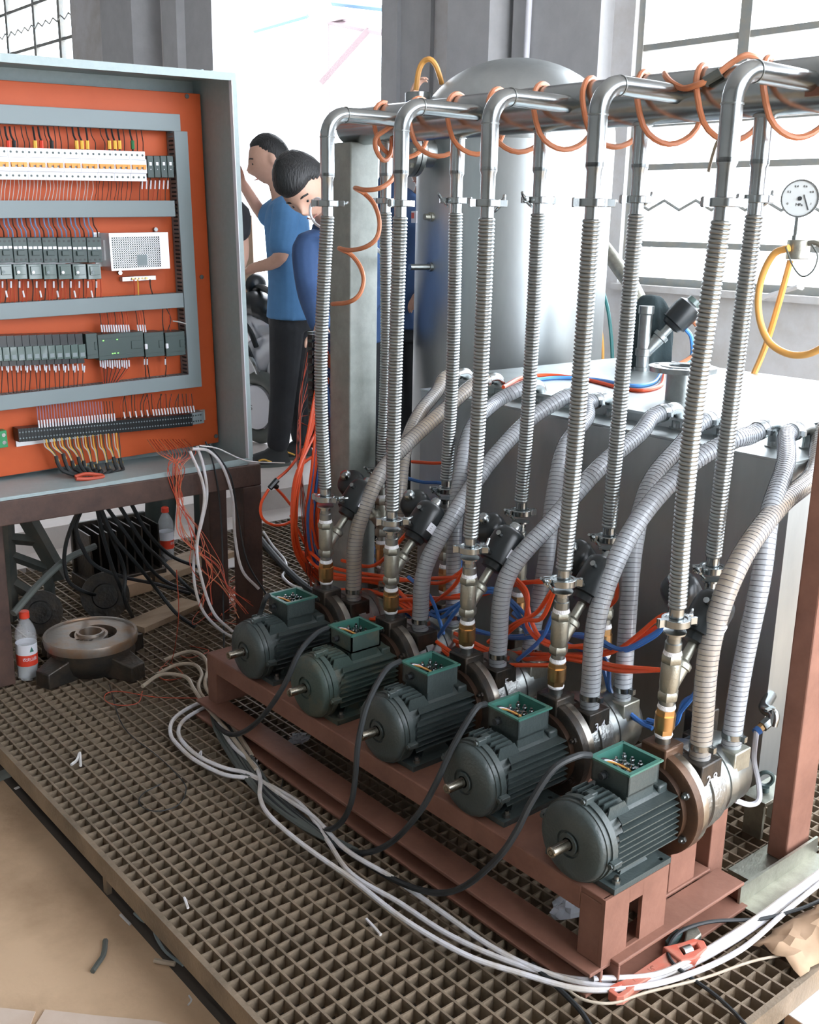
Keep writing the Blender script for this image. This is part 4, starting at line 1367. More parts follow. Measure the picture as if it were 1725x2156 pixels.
# ---- earth bar
p0_, p1_ = cl(257, 588, PY - .02), cl(328, 586, PY - .02)
o = MB().bx(p0_.x, p1_.x, PY - 0.022, PY - 0.016, p0_.z - 0.007, p0_.z + 0.007).build('earth_bar', M_BRASS if False else M_CHAS, cb, smooth=False, bevel=0.001)
for q in range(5):
    xq = p0_.x + (p1_.x - p0_.x) * (0.3 + q * 0.1)
    MB().cyl((xq, PY - 0.026, p0_.z), (xq, PY - 0.021, p0_.z), 0.0045 if q in (0, 4) else 0.003, 8).build('earth_screw', M_BRASS, o)
for xq in (p0_.x + 0.008, p1_.x - 0.008):
    MB().bx(xq - 0.006, xq + 0.006, PY - 0.016, PY, p0_.z - 0.006, p0_.z + 0.006).build('standoff', M_WHITE, o, smooth=False)
# ---- PLC and its extension modules
for (a, b, c) in ((182, 206, 1), (207, 303, 6), (305, 346, 2), (349, 390, 2)):
    o, x0, x1, z0, z1 = dev('controller_module', a, b, 702 - (a - 180) * .02, 756 - (a - 180) * .04, M_DGRN, MODY - 0.004)
    MB().bx(x0 + 0.002, x1 - 0.002, MODY - 0.0055, MODY - 0.003, z0 + 0.012, z0 + 0.013).build('cover_groove', M_DGRN, o, smooth=False)
    MB().bx(x0 + 0.002, x1 - 0.002, MODY - 0.0055, MODY - 0.003, z1 - 0.013, z1 - 0.012).build('cover_groove', M_DGRN, o, smooth=False)
    MB().bx(x1 - (x1 - x0) * .28, x1 - 0.004, MODY - 0.006, MODY - 0.003, z0 + 0.026, z1 - 0.026).build('hatch', M_DGRN, o, bevel=0.001, smooth=False)
    if c == 6:
        for (f, zz) in ((.1, z1 - 0.018), (.4, z1 - 0.018), (.28, z0 + 0.018), (.33, z0 + 0.018), (.40, z0 + 0.018)):
            MB().bx(x0 + (x1 - x0) * f, x0 + (x1 - x0) * f + 0.004, MODY - 0.006, MODY - 0.0045, zz - 0.0012, zz + 0.0012).build('status_light', LED, o, smooth=False) if 'LED' in globals() else None
    if c == 2:
        MB().bx(x0 - 0.002, x0 + 0.007, MODY - 0.010, MODY - 0.003, z0 + 0.026, z0 + 0.042).build('latch', M_WHITE, o, bevel=0.002, smooth=False)
# ---- plug-in relay row
for k in range(12):
    px1 = 181 - k * 16.0; px0 = px1 - 15
    dy = k * 16.0 * 0.035
    o, x0, x1, z0, z1 = dev('plug_relay', px0, px1, 725 + dy, 755 + dy, M_MGRN, MODY - 0.012)
    MB().bx(x0, x1, MODY + 0.005, PY - 0.008, z0 - 0.016, z1 + 0.030).build('relay_socket', M_BLK, o, smooth=False)
    MB().bx(x0 + 0.004, x1 - 0.004, MODY - 0.0128, MODY - 0.0115, z0 + 0.006, z0 + 0.018).build('marker', M_DUCT, o, smooth=False)
# ---- terminal row
ta, tb_ = cl(36, 916, PY - .04), cl(402, 883, PY - .04)
NT = 62
for k in range(NT):
    x0 = ta.x + (tb_.x - ta.x) * k / NT; x1 = x0 + (tb_.x - ta.x) / NT - 0.0006
    z = ta.z + (tb_.z - ta.z) * k / NT
    if k == 0:
        hw = (x1 - x0) / 2
        t0 = MB()
        t0.bx(-hw, hw, -0.012, 0.031, -0.020, 0.020)
        tp = t0.build('terminal_block', M_BLK, cb, smooth=False)
        tp.location = (x0 + hw, PY - 0.04, z)
        s0 = MB().cyl((0, -0.0125, 0.009), (0, -0.0105, 0.009), 0.0024, 6).cyl((0, -0.0125, -0.009), (0, -0.0105, -0.009), 0.0024, 6).build('terminal_screws', M_DUCT, tp, kind='stuff')
    else:
        tq = place(tp, 'terminal_block', cb, ((x0 + x1) / 2, PY - 0.04, z))
        place(s0, 'terminal_screws', tq)['kind'] = 'stuff'
o, x0, x1, z0, z1 = dev('end_terminal', 403, 430, 868, 893, M_DUCT, PY - 0.05)
holes = MB()
for q in range(4):
    for zz in (z0 + 0.01, z1 - 0.01):
        holes.bx(x0 + 0.006 + q * 0.009, x0 + 0.010 + q * 0.009, PY - 0.06, PY - 0.035, zz - 0.002, zz + 0.002)
cut(o, holes)
# ---- green terminal adapter at the left
o, x0, x1, z0, z1 = dev('green_adapter', -18, 16, 908, 944, mat('pcb_green', (0.02, 0.28, 0.10), 0.4), PY - 0.03, PY)
for (fx, fz) in ((.78, .75), (.78, .3)):
    MB().cyl((x0 + (x1 - x0) * fx, PY - 0.031, z0 + (z1 - z0) * fz), (x0 + (x1 - x0) * fx, PY - 0.029, z0 + (z1 - z0) * fz), 0.006, 10).build('clamp_screw', M_POL, o)

# ---- wiring inside the cabinet
W_RED = mat('red_wire', (0.50, 0.07, 0.03), 0.5)
W_DK = mat('dark_wire', (0.06, 0.035, 0.03), 0.5)
W_BLU = mat('blue_wire', (0.16, 0.30, 0.50), 0.5)
W_PUR = mat('lilac_wire', (0.34, 0.24, 0.34), 0.5)
W_GRY = mat('pale_wire', (0.55, 0.54, 0.52), 0.5)
W_YEL = mat('yellow_wire', (0.85, 0.50, 0.08), 0.5)
W_GRN = mat('green_wire', (0.03, 0.20, 0.08), 0.5)
rnd = random.Random(11)


def cw(pts, r, m, yl=None, name='wire', n=4, sm=3):
    P = [cl(p_[0], p_[1], p_[2] if len(p_) > 2 else yl) for p_ in pts]
    return MB().tube(P, r, n, sm).build(name, m, cb)


def sleeve(px0, py0, px1, py1, yl, r=0.0026, m=None):
    MB().tube([cl(px0, py0, yl), cl(px1, py1, yl)], r, 6, 0).build('wire_tag', m or M_WHITE, cb)


Y1 = PY - 0.045
for k, px in enumerate([3, 14, 24, 34, 48, 58, 73, 84, 96, 104, 117, 127, 143, 156, 168, 184, 194, 214, 226, 238, 251, 262, 276, 289, 300]):
    b_ = px + rnd.uniform(-2, 5)
    big = [None, W_YEL, M_RED, M_BLKM, W_GRN][{1: 2, 2: 3, 6: 1, 7: 2, 9: 3, 13: 1, 14: 1, 15: 1, 18: 1, 19: 1, 20: 1, 22: 4}.get(k, 0)]
    cw([(px - 4, 266), (px - 1, 285), (b_ + 2, 300), (b_ + 2, 318)], 0.0030 if big else 0.0016, M_BLKM if big else W_DK, Y1)
    if big:
        sleeve(b_ + 1, 296, b_ + 2, 314, Y1, 0.0055, big)
for k in range(34):
    px = 4 + k * 8.2
    cw([(px + 2, 376), (px + rnd.uniform(-2, 4), 398), (px - 3, 428)], 0.0010, W_GRY if k < 24 else W_DK, Y1)
for k in range(7):
    px = 296 + k * 9
    cw([(px + 4, 372), (px + rnd.uniform(-3, 3), 395), (px - 2, 428)], 0.0014, W_RED if k % 2 else W_DK, Y1)
    sleeve(px + 4, 380, px + 3, 398, Y1 - 0.002, 0.0022)
for k in range(22):
    px = 3 + k * 9.4
    cw([(px - 6, 452), (px - 3, 474), (px + 4, 486, Y1 - 0.012), (px + 6, 506)], 0.0022, W_BLU if k % 3 else W_DK, Y1)
for k in range(24):
    px = 4 + k * 9
    m_ = (W_RED, W_DK, W_RED)[k % 3]
    cw([(px, 584), (px + rnd.uniform(-2, 3), 606), (px + rnd.uniform(-4, 2), 640)], 0.0020, m_, Y1)
    if k % 2 == 0:
        sleeve(px + 1, 592, px + 1, 606, Y1 - 0.003, 0.0026)
    elif k % 4 == 1:
        sleeve(px - 1, 612, px + 2, 626, Y1 - 0.003, 0.0026)
for (px, m_) in ((282, W_RED), (290, W_YEL), (316, W_DK)):
    cw([(px, 588), (px + 1, 604), (px + (8 if m_ is W_DK else 2), 628)], 0.0022, m_, Y1)
for k in range(16):
    px = 214 + k * 5.2 + (14 if k > 11 else 0)
    cw([(px - 6, 648), (px - 2, 672), (px + 1, 706)], 0.0014, W_RED if k % 3 else W_DK, Y1)
    sleeve(px - 1, 684, px + 1, 699, Y1 - 0.004, 0.0024)
for k, px in enumerate((345, 352, 360)):
    cw([(px - 2, 648), (px + (8 if k == 1 else -3), 672), (px, 700)], 0.0018, W_RED if k == 2 else W_DK, Y1)
cw([(364, 676), (378, 678), (392, 682)], 0.002, W_GRY, Y1 - 0.01)
for k in range(18):
    px = 3 + k * 10
    cw([(px, 758), (px + 2, 780), (px + rnd.uniform(-2, 6), 828)], 0.0014, W_DK, Y1)
    sleeve(px, 766, px + 1.5, 780, Y1 - 0.004, 0.0023)
    if k % 2:
        sleeve(px + 5, 770, px + 4, 784, Y1 - 0.006, 0.0023)
for k in range(13):
    px = 211 + k * 5
    cw([(px, 752), (px + rnd.uniform(-1, 3), 772), (218 + k * 2.2, 808)], 0.0015, W_DK if k % 2 else W_RED, Y1)
    sleeve(px, 758, px + 1, 772 + (k % 3) * 2, Y1 - 0.005, 0.0025)
for (px, q) in ((304, 308), (310, 316), (348, 347)):
    cw([(px, 752), (px + 2, 775), (q, 800)], 0.0020, W_DK, Y1)
    sleeve(px, 756, px, 768, Y1 - 0.004, 0.0025)
for k in range(28):
    px = 81 + k * 5.9
    f = (px - 36) / 366 * 33
    cw([(px - 4, 850 - f * .3), (px - 2, 872 - f * .4), (px, 905 - f)], 0.0014, W_PUR if k < 24 else W_DK, Y1)
    sleeve(px, 889 - f, px + 1.5, 905 - f, Y1 - 0.006, 0.0024)
for k in range(26):
    px = 256 + k * 6.1
    f = (px - 36) / 366 * 33
    cw([(px - rnd.uniform(-6, 8), 832 - f * .1), (px - 3, 858 - f * .2), (px, 902 - f)], 0.0015, W_DK if k % 3 else W_RED, Y1)
    if k > 10 or k % 2:
        sleeve(px - 1.5, 888 - f, px + 1, 901 - f, Y1 - 0.006, 0.0024)
# power tails below the terminal row, gathered into black sheathed cables
tails = [(118, 966), (133, 961), (152, 976), (165, 968), (176, 976), (192, 978), (205, 982), (225, 980), (239, 968), (252, 970)]
for k, (tx, ty) in enumerate(tails):
    for j in range(3):
        px = 92 + k * 16.4 + j * 5
        cw([(px, 930 - (px - 36) / 366 * 33), (px + 3, 940), ((px + tx) / 2 + 2, 950), (tx + j, ty - 4)], 0.0019, (W_GRY, W_YEL, M_DGRN)[j], Y1 - 0.01)
    MB().tube([cl(tx, ty - 6, Y1 - 0.012), cl(tx + 4, ty + 10, Y1 - 0.02), cl(tx + 16 - k * 1.2, 992, 0.12), cl(170 + k * 6, 1006, 0.10), cl(172 + k * 6, 1024, 0.10)], 0.0062, 8, 4).build('cable_tail', M_BLKM, cb)
    sleeve(tx + 1, ty + 1, tx + 3, ty + 6, Y1 - 0.013, 0.0072, W_YEL)
# red ring of tape where the cables leave
MB().tube([cl(158, 1004, .07), cl(180, 998, .07), cl(210, 1000, .07), cl(216, 1004, .06), cl(190, 1008, .055), cl(160, 1008, .055)], 0.006, 6, 4).build('cable_wrap', W_RED, cb)
# ================================================================ STAND UNDER THE CABINET
st = thing('cabinet_stand', 'brown steel stand of heavy beams carrying the control cabinet', 'stand', (-0.05, 1.93, 0))
def sb(n, *a, m=M_PRIMD):
    return MB().bx(*a).build(n, m, st, world=True, bevel=0.003, smooth=False)
sb('front_beam', -0.62, 0.505, 1.79, 1.86, 0.545, 0.617)
sb('rear_beam', -0.62, 0.505, 2.02, 2.09, 0.545, 0.617)
sb('side_beam', 0.435, 0.505, 1.8605, 2.0195, 0.545, 0.617)
sb('side_beam', -0.62, -0.55, 1.8605, 2.0195, 0.545, 0.617)
sb('leg', 0.435, 0.505, 1.79, 1.86, 0, 0.5445)
sb('leg', 0.435, 0.505, 2.02, 2.09, 0, 0.5445)
LXr = at(22, 1300, 1, 1.93).x
sb('leg', LXr - 0.07, LXr, 1.93, 2.0, 0, 0.5445)
sb('cross_beam', LXr - 0.07, LXr, 1.8605, 2.0195, 0.5445, 0.617)
MB().bx(-0.58, 0.46, 1.8, 2.06, 0.6165, 0.626).build('top_strip', M_CAB, st, world=True, smooth=False)
# ================================================================ PEOPLE
FH = Vector((math.sin(YAW), math.cos(YAW), 0))
RH = Vector((math.cos(YAW), -math.sin(YAW), 0))
UZ = Vector((0, 0, 1))


def pt(px, py, fw):
    """photo point at a given distance straight ahead of the camera"""
    d = FWD * CAMF + RGT * (px - 862.5) - UPV * (py - 1078)
    return CAM + d * (fw / d.dot(FH))


def etube(mb, pts, radii, side, n=18):
    """tube with elliptical section: radii = [(along side, across)]"""
    P = catmull(pts, 4)
    m = len(P)
    k = len(radii) - 1
    vs, fs = [], []
    for i in range(m):
        f = i / (m - 1) * k
        j = min(int(f), k - 1)
        g = f - j
        rx = radii[j][0] * (1 - g) + radii[j + 1][0] * g
        ry = radii[j][1] * (1 - g) + radii[j + 1][1] * g
        T = (P[min(i + 1, m - 1)] - P[max(i - 1, 0)]).normalized()
        u = (Vector(side) - T * Vector(side).dot(T)).normalized()
        w = T.cross(u)
        for q in range(n):
            a = 2 * PI * q / n
            vs.append(P[i] + u * math.cos(a) * rx + w * math.sin(a) * ry)
    for i in range(m - 1):
        for q in range(n):
            l = (q + 1) % n
            fs.append((i * n + q, i * n + l, (i + 1) * n + l, (i + 1) * n + q))
    fs.append(tuple(reversed(range(n))))
    fs.append(tuple((m - 1) * n + q for q in range(n)))
    mb.add(vs, fs)


def taper(mb, pts, rr, n=14):
    P = [Vector(p_) for p_ in pts]
    k = len(rr) - 1

    def rf(f):
        f *= k
        j = min(int(f), k - 1)
        g = f - j
        return rr[j] * (1 - g) + rr[j + 1] * g
    mb.tube(P, rf, n, 5)
    mb.ball(P[0], rr[0], 12, 8)
    mb.ball(P[-1], rr[-1], 12, 8)


def hand(mb, w, d, nrm, curl=0.6, s=1.0):
    """palm, four unequal fingers bent towards nrm, thumb leaving the side of the palm"""
    d = Vector(d).normalized()
    nrm = (Vector(nrm) - d * Vector(nrm).dot(d)).normalized()
    q = d.cross(nrm)
    etube(mb, [w, w + d * 0.03 * s, w + d * 0.075 * s, w + d * 0.092 * s], [(0.026 * s, 0.019 * s), (0.036 * s, 0.017 * s), (0.041 * s, 0.014 * s), (0.036 * s, 0.011 * s)], q, 14)
    for k, (o, L) in enumerate(((-0.030, 0.066), (-0.010, 0.076), (0.010, 0.072), (0.029, 0.058))):
        p_ = w + d * 0.085 * s + q * o * s
        a = curl * 0.35
        pts = [p_]
        dd = d
        for seg_, f in ((0, .45), (1, .32), (2, .23)):
            a = curl * (0.5 + 0.75 * seg_)
            dd = d * math.cos(a) + nrm * math.sin(a)
            p_ = p_ + dd * L * s * f
            pts.append(p_)
        mb.tube(pts, lambda f: (0.0088 - 0.0022 * f) * s, 8, 3)
        mb.ball(pts[-1], 0.0066 * s, 8, 6)
    b_ = w + d * 0.028 * s - q * 0.030 * s
    t1 = b_ + (d * 0.6 - q * 0.75 + nrm * 0.25).normalized() * 0.035 * s
    t2 = t1 + (d * 0.85 - q * 0.25 + nrm * 0.45).normalized() * 0.028 * s
    mb.tube([b_ + q * 0.012 * s, b_, t1, t2], lambda f: (0.0125 - 0.0045 * f) * s, 8, 3)
    mb.ball(t2, 0.008 * s, 8, 6)


def remeshed(mb, name, m, parent, voxel=0.007, it=4):
    o = mb.build(name, m, parent, world=True)
    r_ = o.modifiers.new('remesh', 'REMESH'); r_.mode = 'VOXEL'; r_.voxel_size = voxel; r_.use_smooth_shade = True
    s_ = o.modifiers.new('smooth', 'SMOOTH'); s_.factor = 0.5; s_.iterations = it
    return o


def head_pts(mb, c, f, u, s=1.0):
    f = Vector(f).normalized(); u = (Vector(u) - f * Vector(u).dot(f)).normalized(); l = u.cross(f)
    n, m = 36, 28
    tmp = MB().ball((0, 0, 0), 1.0, n, m)
    vs = []
    for v in tmp.v:
        x, y, z = v.x * 0.098, v.y * 0.076, v.z * 0.118
        if z < -0.02 and x > -0.02:                  # jaw narrows to the chin
            k = min(1.0, (-0.02 - z) / 0.09)
            y *= 1 - 0.34 * k
            x *= 1 - 0.10 * k
        if z < -0.03 and x < 0:
            x *= 1 - 0.35 * min(1, (-0.03 - z) / 0.08)
        if x > 0.05:
            nose = math.exp(-((y / 0.013) ** 2)) * math.exp(-(((z + 0.026) / 0.022) ** 2))
            ridge = math.exp(-((y / 0.010) ** 2)) * math.exp(-(((z + 0.004) / 0.022) ** 2))
            eye = math.exp(-(((abs(y) - 0.031) / 0.014) ** 2)) * math.exp(-(((z - 0.006) / 0.011) ** 2))
            brow = math.exp(-(((abs(y) - 0.028) / 0.022) ** 2)) * math.exp(-(((z - 0.026) / 0.009) ** 2))
            lip = math.exp(-((y / 0.022) ** 2)) * (math.exp(-(((z + 0.060) / 0.006) ** 2)) + math.exp(-(((z + 0.073) / 0.006) ** 2)))
            chin = math.exp(-((y / 0.02) ** 2)) * math.exp(-(((z + 0.098) / 0.014) ** 2))
            x += 0.024 * nose + 0.012 * ridge - 0.010 * eye + 0.005 * brow + 0.007 * lip + 0.010 * chin
        vs.append(c + (f * x + l * y + u * z) * s)
    mb.add(vs, tmp.f)
    for sd in (-1, 1):
        e_ = MB().ball((0, 0, 0), 1.0, 12, 8)
        mb.add([c + (f * (v.x * 0.018 - 0.012) + l * (sd * 0.076 + v.y * 0.009) + u * (v.z * 0.030 - 0.004)) * s for v in e_.v], e_.f)
    return f, l, u


def face_parts(parent, c, f, l, u, s=1.0, hair_back=-0.05, fringe=0.055, thick=1.10):
    for sd in (-1, 1):
        e_ = c + (f * 0.0805 + l * sd * 0.031 + u * 0.003) * s
        MB().ball(e_, 0.0062 * s, 10, 8).build('eye', M_BLK, parent, world=True)
        MB().tube([c + (f * 0.090 + l * sd * 0.014 + u * 0.026) * s, c + (f * 0.088 + l * sd * 0.032 + u * 0.031) * s, c + (f * 0.074 + l * sd * 0.048 + u * 0.024) * s], 0.0036 * s, 6, 3).build('eyebrow', M_HAIR, parent, world=True)
    MB().tube([c + (f * 0.082 + l * 0.022 - u * 0.067) * s, c + (f * 0.0975 - u * 0.0665) * s, c + (f * 0.082 - l * 0.022 - u * 0.067) * s], 0.0026 * s, 6, 3).build('mouth', mat('lip', (0.42, 0.18, 0.15), 0.5), parent, world=True)
    tmp = MB().ball((0, 0, 0), 1.0, 40, 30)
    keep = []
    rn = random.Random(5)
    vs = []
    for v in tmp.v:
        x, y, z = v.x * 0.098, v.y * 0.076, v.z * 0.118
        line = fringe if x > 0.035 else (fringe - (0.035 - x) * 1.4 if x > -0.03 else hair_back)
        dpt = max(0.0, min(1.0, (z - line) / 0.02))
        k = 0.96 + (thick - 0.96) * dpt + rn.uniform(-0.012, 0.012) * dpt
        vs.append(c + (f * (x - 0.004) * k + l * y * k + u * (z + 0.004) * k) * s)
        keep.append(z > line - 0.012)
    fs = [q for q in tmp.f if all(keep[i] for i in q)]
    return MB().add(vs, fs).build('hair', M_HAIR, parent, world=True, angle=70)


def person(label, base, J, shirt_m, pant_m, sleeve, hands, fdir, updir, hs=1.0, hair=(-0.05, 0.055, 1.10), skin=None, glove=None, shoe=None, voxel=0.007):
    t = thing('person', label, 'person', base)
    b = MB()
    f, l, u = head_pts(b, J['head'], fdir, updir, hs)
    side = J['side']
    taper(b, [J['chest'], J['neck'], J['head'] - u * 0.05 * hs - f * 0.012], [0.075, 0.052, 0.050])
    etube(b, [J['neck'] - UZ * 0.03, J['chest'], J['waist'], J['hip']], [(0.08, 0.055), (0.145, 0.085), (0.115, 0.08), (0.135, 0.09)], side)
    for k in ('L', 'R'):
        taper(b, [J['sh' + k], J['el' + k], J['wr' + k]], [0.050, 0.038, 0.026])
        hand(b, J['wr' + k], J['ha' + k] - J['wr' + k], hands[k][0], hands[k][1])
        taper(b, [J['hip' + k], J['kn' + k], J['an' + k]], [0.075, 0.052, 0.036])
        taper(b, [J['an' + k], J['to' + k] * .5 + J['an' + k] * .5 - UZ * 0.03, J['to' + k]], [0.036, 0.034, 0.022])
    remeshed(b, 'body', skin or M_SKIN, t, voxel)
    face_parts(t, J['head'], f, l, u, hs, *hair)
    sm = MB()
    etube(sm, [J['neck'] - UZ * 0.005, J['neck'] * .5 + J['chest'] * .5 + UZ * 0.03, J['chest'], J['waist'], J['hip'] + (J['hip'] - J['waist']) * 0.10], [(0.070, 0.065), (0.145, 0.085), (0.188, 0.118), (0.168, 0.118), (0.182, 0.128)], side, 24)
    for k in ('L', 'R'):
        S, E_, W_ = J['sh' + k], J['el' + k], J['wr' + k]
        if sleeve >= 1:
            taper(sm, [J['chest'] * .35 + S * .65, S, E_, E_.lerp(W_, min(1, sleeve - 1))], [0.075, 0.070, 0.056, 0.044])
        else:
            taper(sm, [J['chest'] * .35 + S * .65, S, S.lerp(E_, sleeve)], [0.078, 0.072, 0.068])
    remeshed(sm, 'shirt', shirt_m, t, voxel, 5)
    pm = MB()
    etube(pm, [J['waist'] * .3 + J['hip'] * .7, J['hip'], J['hip'] - UZ * 0.08], [(0.160, 0.112), (0.176, 0.122), (0.16, 0.115)], side, 20)
    for k in ('L', 'R'):
        taper(pm, [J['hip' + k], J['kn' + k], J['an' + k] + UZ * 0.02], [0.094, 0.072, 0.062])
    remeshed(pm, 'trousers', pant_m, t, voxel, 5)
    for k in ('L', 'R'):
        A_, T_ = J['an' + k], J['to' + k]
        g = A_.z * 0 + J['ground']
        d_ = Vector((T_.x - A_.x, T_.y - A_.y, 0)).normalized()
        w_ = UZ.cross(d_)
        heel = Vector((A_.x, A_.y, g)) - d_ * 0.055
        s_ = MB()
        out = []
        for q in range(18):
            a = 2 * PI * q / 18
            out.append((math.cos(a), math.sin(a)))
        lay = [(0.0, 0.142, 0.047, 0.0), (0.022, 0.146, 0.050, 0.0), (0.040, 0.138, 0.046, 0.0), (0.062, 0.105, 0.042, -0.030), (0.085, 0.062, 0.038, -0.065), (0.10, 0.050, 0.038, -0.075)]
        vs = []
        for (h, la, lb, sh_) in lay:
            for (ca, sa) in out:
                vs.append(heel + d_ * (0.135 + sh_ + ca * la) + w_ * sa * lb + UZ * h)
        nn = 18
        fs = [tuple(reversed(range(nn))), tuple((len(lay) - 1) * nn + q for q in range(nn))]
        for i in range(len(lay) - 1):
            for q in range(nn):
                fs.append((i * nn + q, i * nn + (q + 1) % nn, (i + 1) * nn + (q + 1) % nn, (i + 1) * nn + q))
        s_.add(vs, fs)
        so = s_.build('shoe', M_BLKM, t, world=True)
        s2 = MB()
        vs = [heel + d_ * (0.135 + ca * 0.150) + w_ * sa * 0.052 + UZ * h for h in (0.0, 0.018) for (ca, sa) in out]
        s2.add(vs, [tuple(reversed(range(nn))), tuple(nn + q for q in range(nn))] + [(q, (q + 1) % nn, nn + (q + 1) % nn, nn + q) for q in range(nn)])
        s2.build('sole', M_GCAB, so, world=True)
        if shoe:
            for sd in (-1, 1):
                MB().tube([heel + d_ * 0.10 + w_ * sd * 0.046 + UZ * 0.030, heel + d_ * 0.14 + w_ * sd * 0.0465 + UZ * 0.046, heel + d_ * 0.17 + w_ * sd * 0.045 + UZ * 0.040], 0.005, 6, 3).build('shoe_logo', shoe, so, world=True)
    return t


# --- man in the light blue t-shirt, working on the back of the cabinet
ga = 0.10
OA = G(575, 972, ga)
fa = (OA - CAM).dot(FH)
J = dict(ground=ga, side=FH, head=pt(567, 338, fa), neck=pt(592, 412, fa), chest=pt(604, 470, fa), waist=pt(612, 590, fa), hip=pt(612, 662, fa),
         shL=pt(603, 445, fa - 0.17), elL=pt(590, 540, fa - 0.22), wrL=pt(530, 566, fa - 0.16), haL=pt(500, 580, fa - 0.14),
         shR=pt(590, 440, fa + 0.17), elR=pt(560, 458, fa + 0.24), wrR=pt(508, 382, fa + 0.14), haR=pt(493, 348, fa + 0.10),
         hipL=pt(604, 690, fa - 0.085), knL=pt(596, 825, fa - 0.09), anL=pt(586, 938, fa - 0.09), toL=pt(546, 962, fa - 0.12),
         hipR=pt(624, 690, fa + 0.085), knR=pt(632, 822, fa + 0.09), anR=pt(636, 925, fa + 0.10), toR=pt(600, 946, fa + 0.08))
ta_ = person('man in light blue t-shirt and black trousers working at the back of the cabinet', (OA.x, OA.y, ga), J, M_TEE, M_PANT, 0.72,
             {'L': ((0.2, 0.2, -1), 0.5), 'R': (-RH * 0.2 + FH * -0.6 + UZ * -0.4, 0.9)}, -RH * 0.92 - UZ * 0.30 - FH * 0.16, UZ * 0.95 - RH * 0.28, 1.06, (-0.035, 0.068, 1.06), shoe=W_YEL)
# --- man in the navy work shirt, stooping over the pneumatic valve bank
fb_ = 4.35
OB = pt(752, 1180, fb_); OB.z = 0
J = dict(ground=0.0, side=RH * .95 + FH * .3, head=pt(640, 395, fb_ - 0.30), neck=pt(700, 470, fb_ - 0.12), chest=pt(715, 520, fb_ - 0.08), waist=pt(742, 620, fb_ + 0.03), hip=pt(752, 700, fb_ + 0.08),
         shL=pt(652, 528, fb_ - 0.14), elL=pt(655, 610, fb_ - 0.20), wrL=pt(676, 690, fb_ - 0.40), haL=pt(682, 730, fb_ - 0.46),
         shR=pt(776, 510, fb_ + 0.02), elR=pt(790, 600, fb_ + 0.02), wrR=pt(760, 665, fb_ - 0.20), haR=pt(745, 690, fb_ - 0.28),
         hipL=pt(730, 740, fb_ + 0.08), knL=pt(735, 950, fb_ + 0.0), anL=pt(740, 1125, fb_ + 0.08), toL=pt(728, 1160, fb_ - 0.05),
         hipR=pt(772, 740, fb_ + 0.08), knR=pt(770, 950, fb_ + 0.0), anR=pt(768, 1125, fb_ + 0.08), toR=pt(770, 1160, fb_ - 0.05))
for k in ('an', 'to'):
    for q in 'LR':
        J[k + q].z = 0.075 if k == 'an' else 0.03
person('man in navy work shirt stooping behind the grey post', (OB.x, OB.y, 0), J, M_NAVY, M_PANT, 1.85,
       {'L': ((0, 0, -1), 0.6), 'R': ((0, 0, -1), 0.6)}, -FH * 0.62 - UZ * 0.66 - RH * 0.05, UZ * 0.62 - RH * 0.50 - FH * 0.5, 1.0, (-0.06, 0.040, 1.20))
# --- man behind the domed tank, one gloved hand up on the dome hose
fc = 5.15
OC = pt(846, 1050, fc); OC.z = 0.0
J = dict(ground=0.0, side=RH, head=pt(900, 352, fc), neck=pt(890, 420, fc), chest=pt(872, 478, fc), waist=pt(855, 590, fc), hip=pt(848, 680, fc),
         shL=pt(810, 432, fc), elL=pt(842, 330, fc + 0.02), wrL=pt(864, 224, fc - 0.05), haL=pt(878, 172, fc - 0.06),
         shR=pt(935, 445, fc), elR=pt(945, 540, fc), wrR=pt(900, 600, fc - .1), haR=pt(880, 620, fc - .12),
         hipL=pt(832, 700, fc), knL=pt(836, 870, fc), anL=pt(838, 1010, fc), toL=pt(830, 1040, fc - 0.15),
         hipR=pt(868, 700, fc), knR=pt(868, 870, fc), anR=pt(866, 1010, fc), toR=pt(868, 1040, fc - 0.15))
for k in ('an', 'to'):
    for q in 'LR':
        J[k + q].z = 0.075 if k == 'an' else 0.03
person('man in navy work clothes behind the domed tank with one hand raised', (OC.x, OC.y, 0), J, M_NAVY, M_PANT, 1.55,
       {'L': (RH * 0.9 - FH * 0.3, 0.75), 'R': ((0, 0, -1), 0.5)}, -RH * 0.5 - FH * 0.7, UZ, 1.0)
# --- fourth man, almost hidden behind the cabinet
fd = 4.30
OD = pt(378, 1150, fd); OD.z = 0
J = dict(ground=0.0, side=RH, head=pt(408, 372, fd), neck=pt(410, 440, fd), chest=pt(410, 490, fd), waist=pt(408, 610, fd), hip=pt(405, 700, fd),
         shL=pt(325, 468, fd), elL=pt(318, 590, fd), wrL=pt(330, 680, fd - .05), haL=pt(335, 720, fd - .06),
         shR=pt(488, 452, fd), elR=pt(504, 540, fd + .02), wrR=pt(470, 610, fd - .08), haR=pt(450, 635, fd - .1),
         hipL=pt(360, 740, fd), knL=pt(345, 940, fd), anL=pt(335, 1120, fd), toL=pt(330, 1150, fd - 0.15),
         hipR=pt(440, 740, fd), knR=pt(440, 940, fd), anR=pt(441, 1120, fd), toR=pt(452, 1150, fd - 0.15))
for k in ('an', 'to'):
    for q in 'LR':
        J[k + q].z = 0.075 if k == 'an' else 0.03
person('man in dark clothes standing hidden behind the control cabinet', (OD.x, OD.y, 0), J, M_GCAB if False else M_PANT, mat('dark_green_trousers', (0.03, 0.045, 0.042), 0.8, 0.0, (0.05, 0.06, 0.055), 6, 0.3, 14), 0.3,
       {'L': ((0, 0, -1), 0.5), 'R': ((0, 0, -1), 0.5)}, -FH, UZ, 1.0)
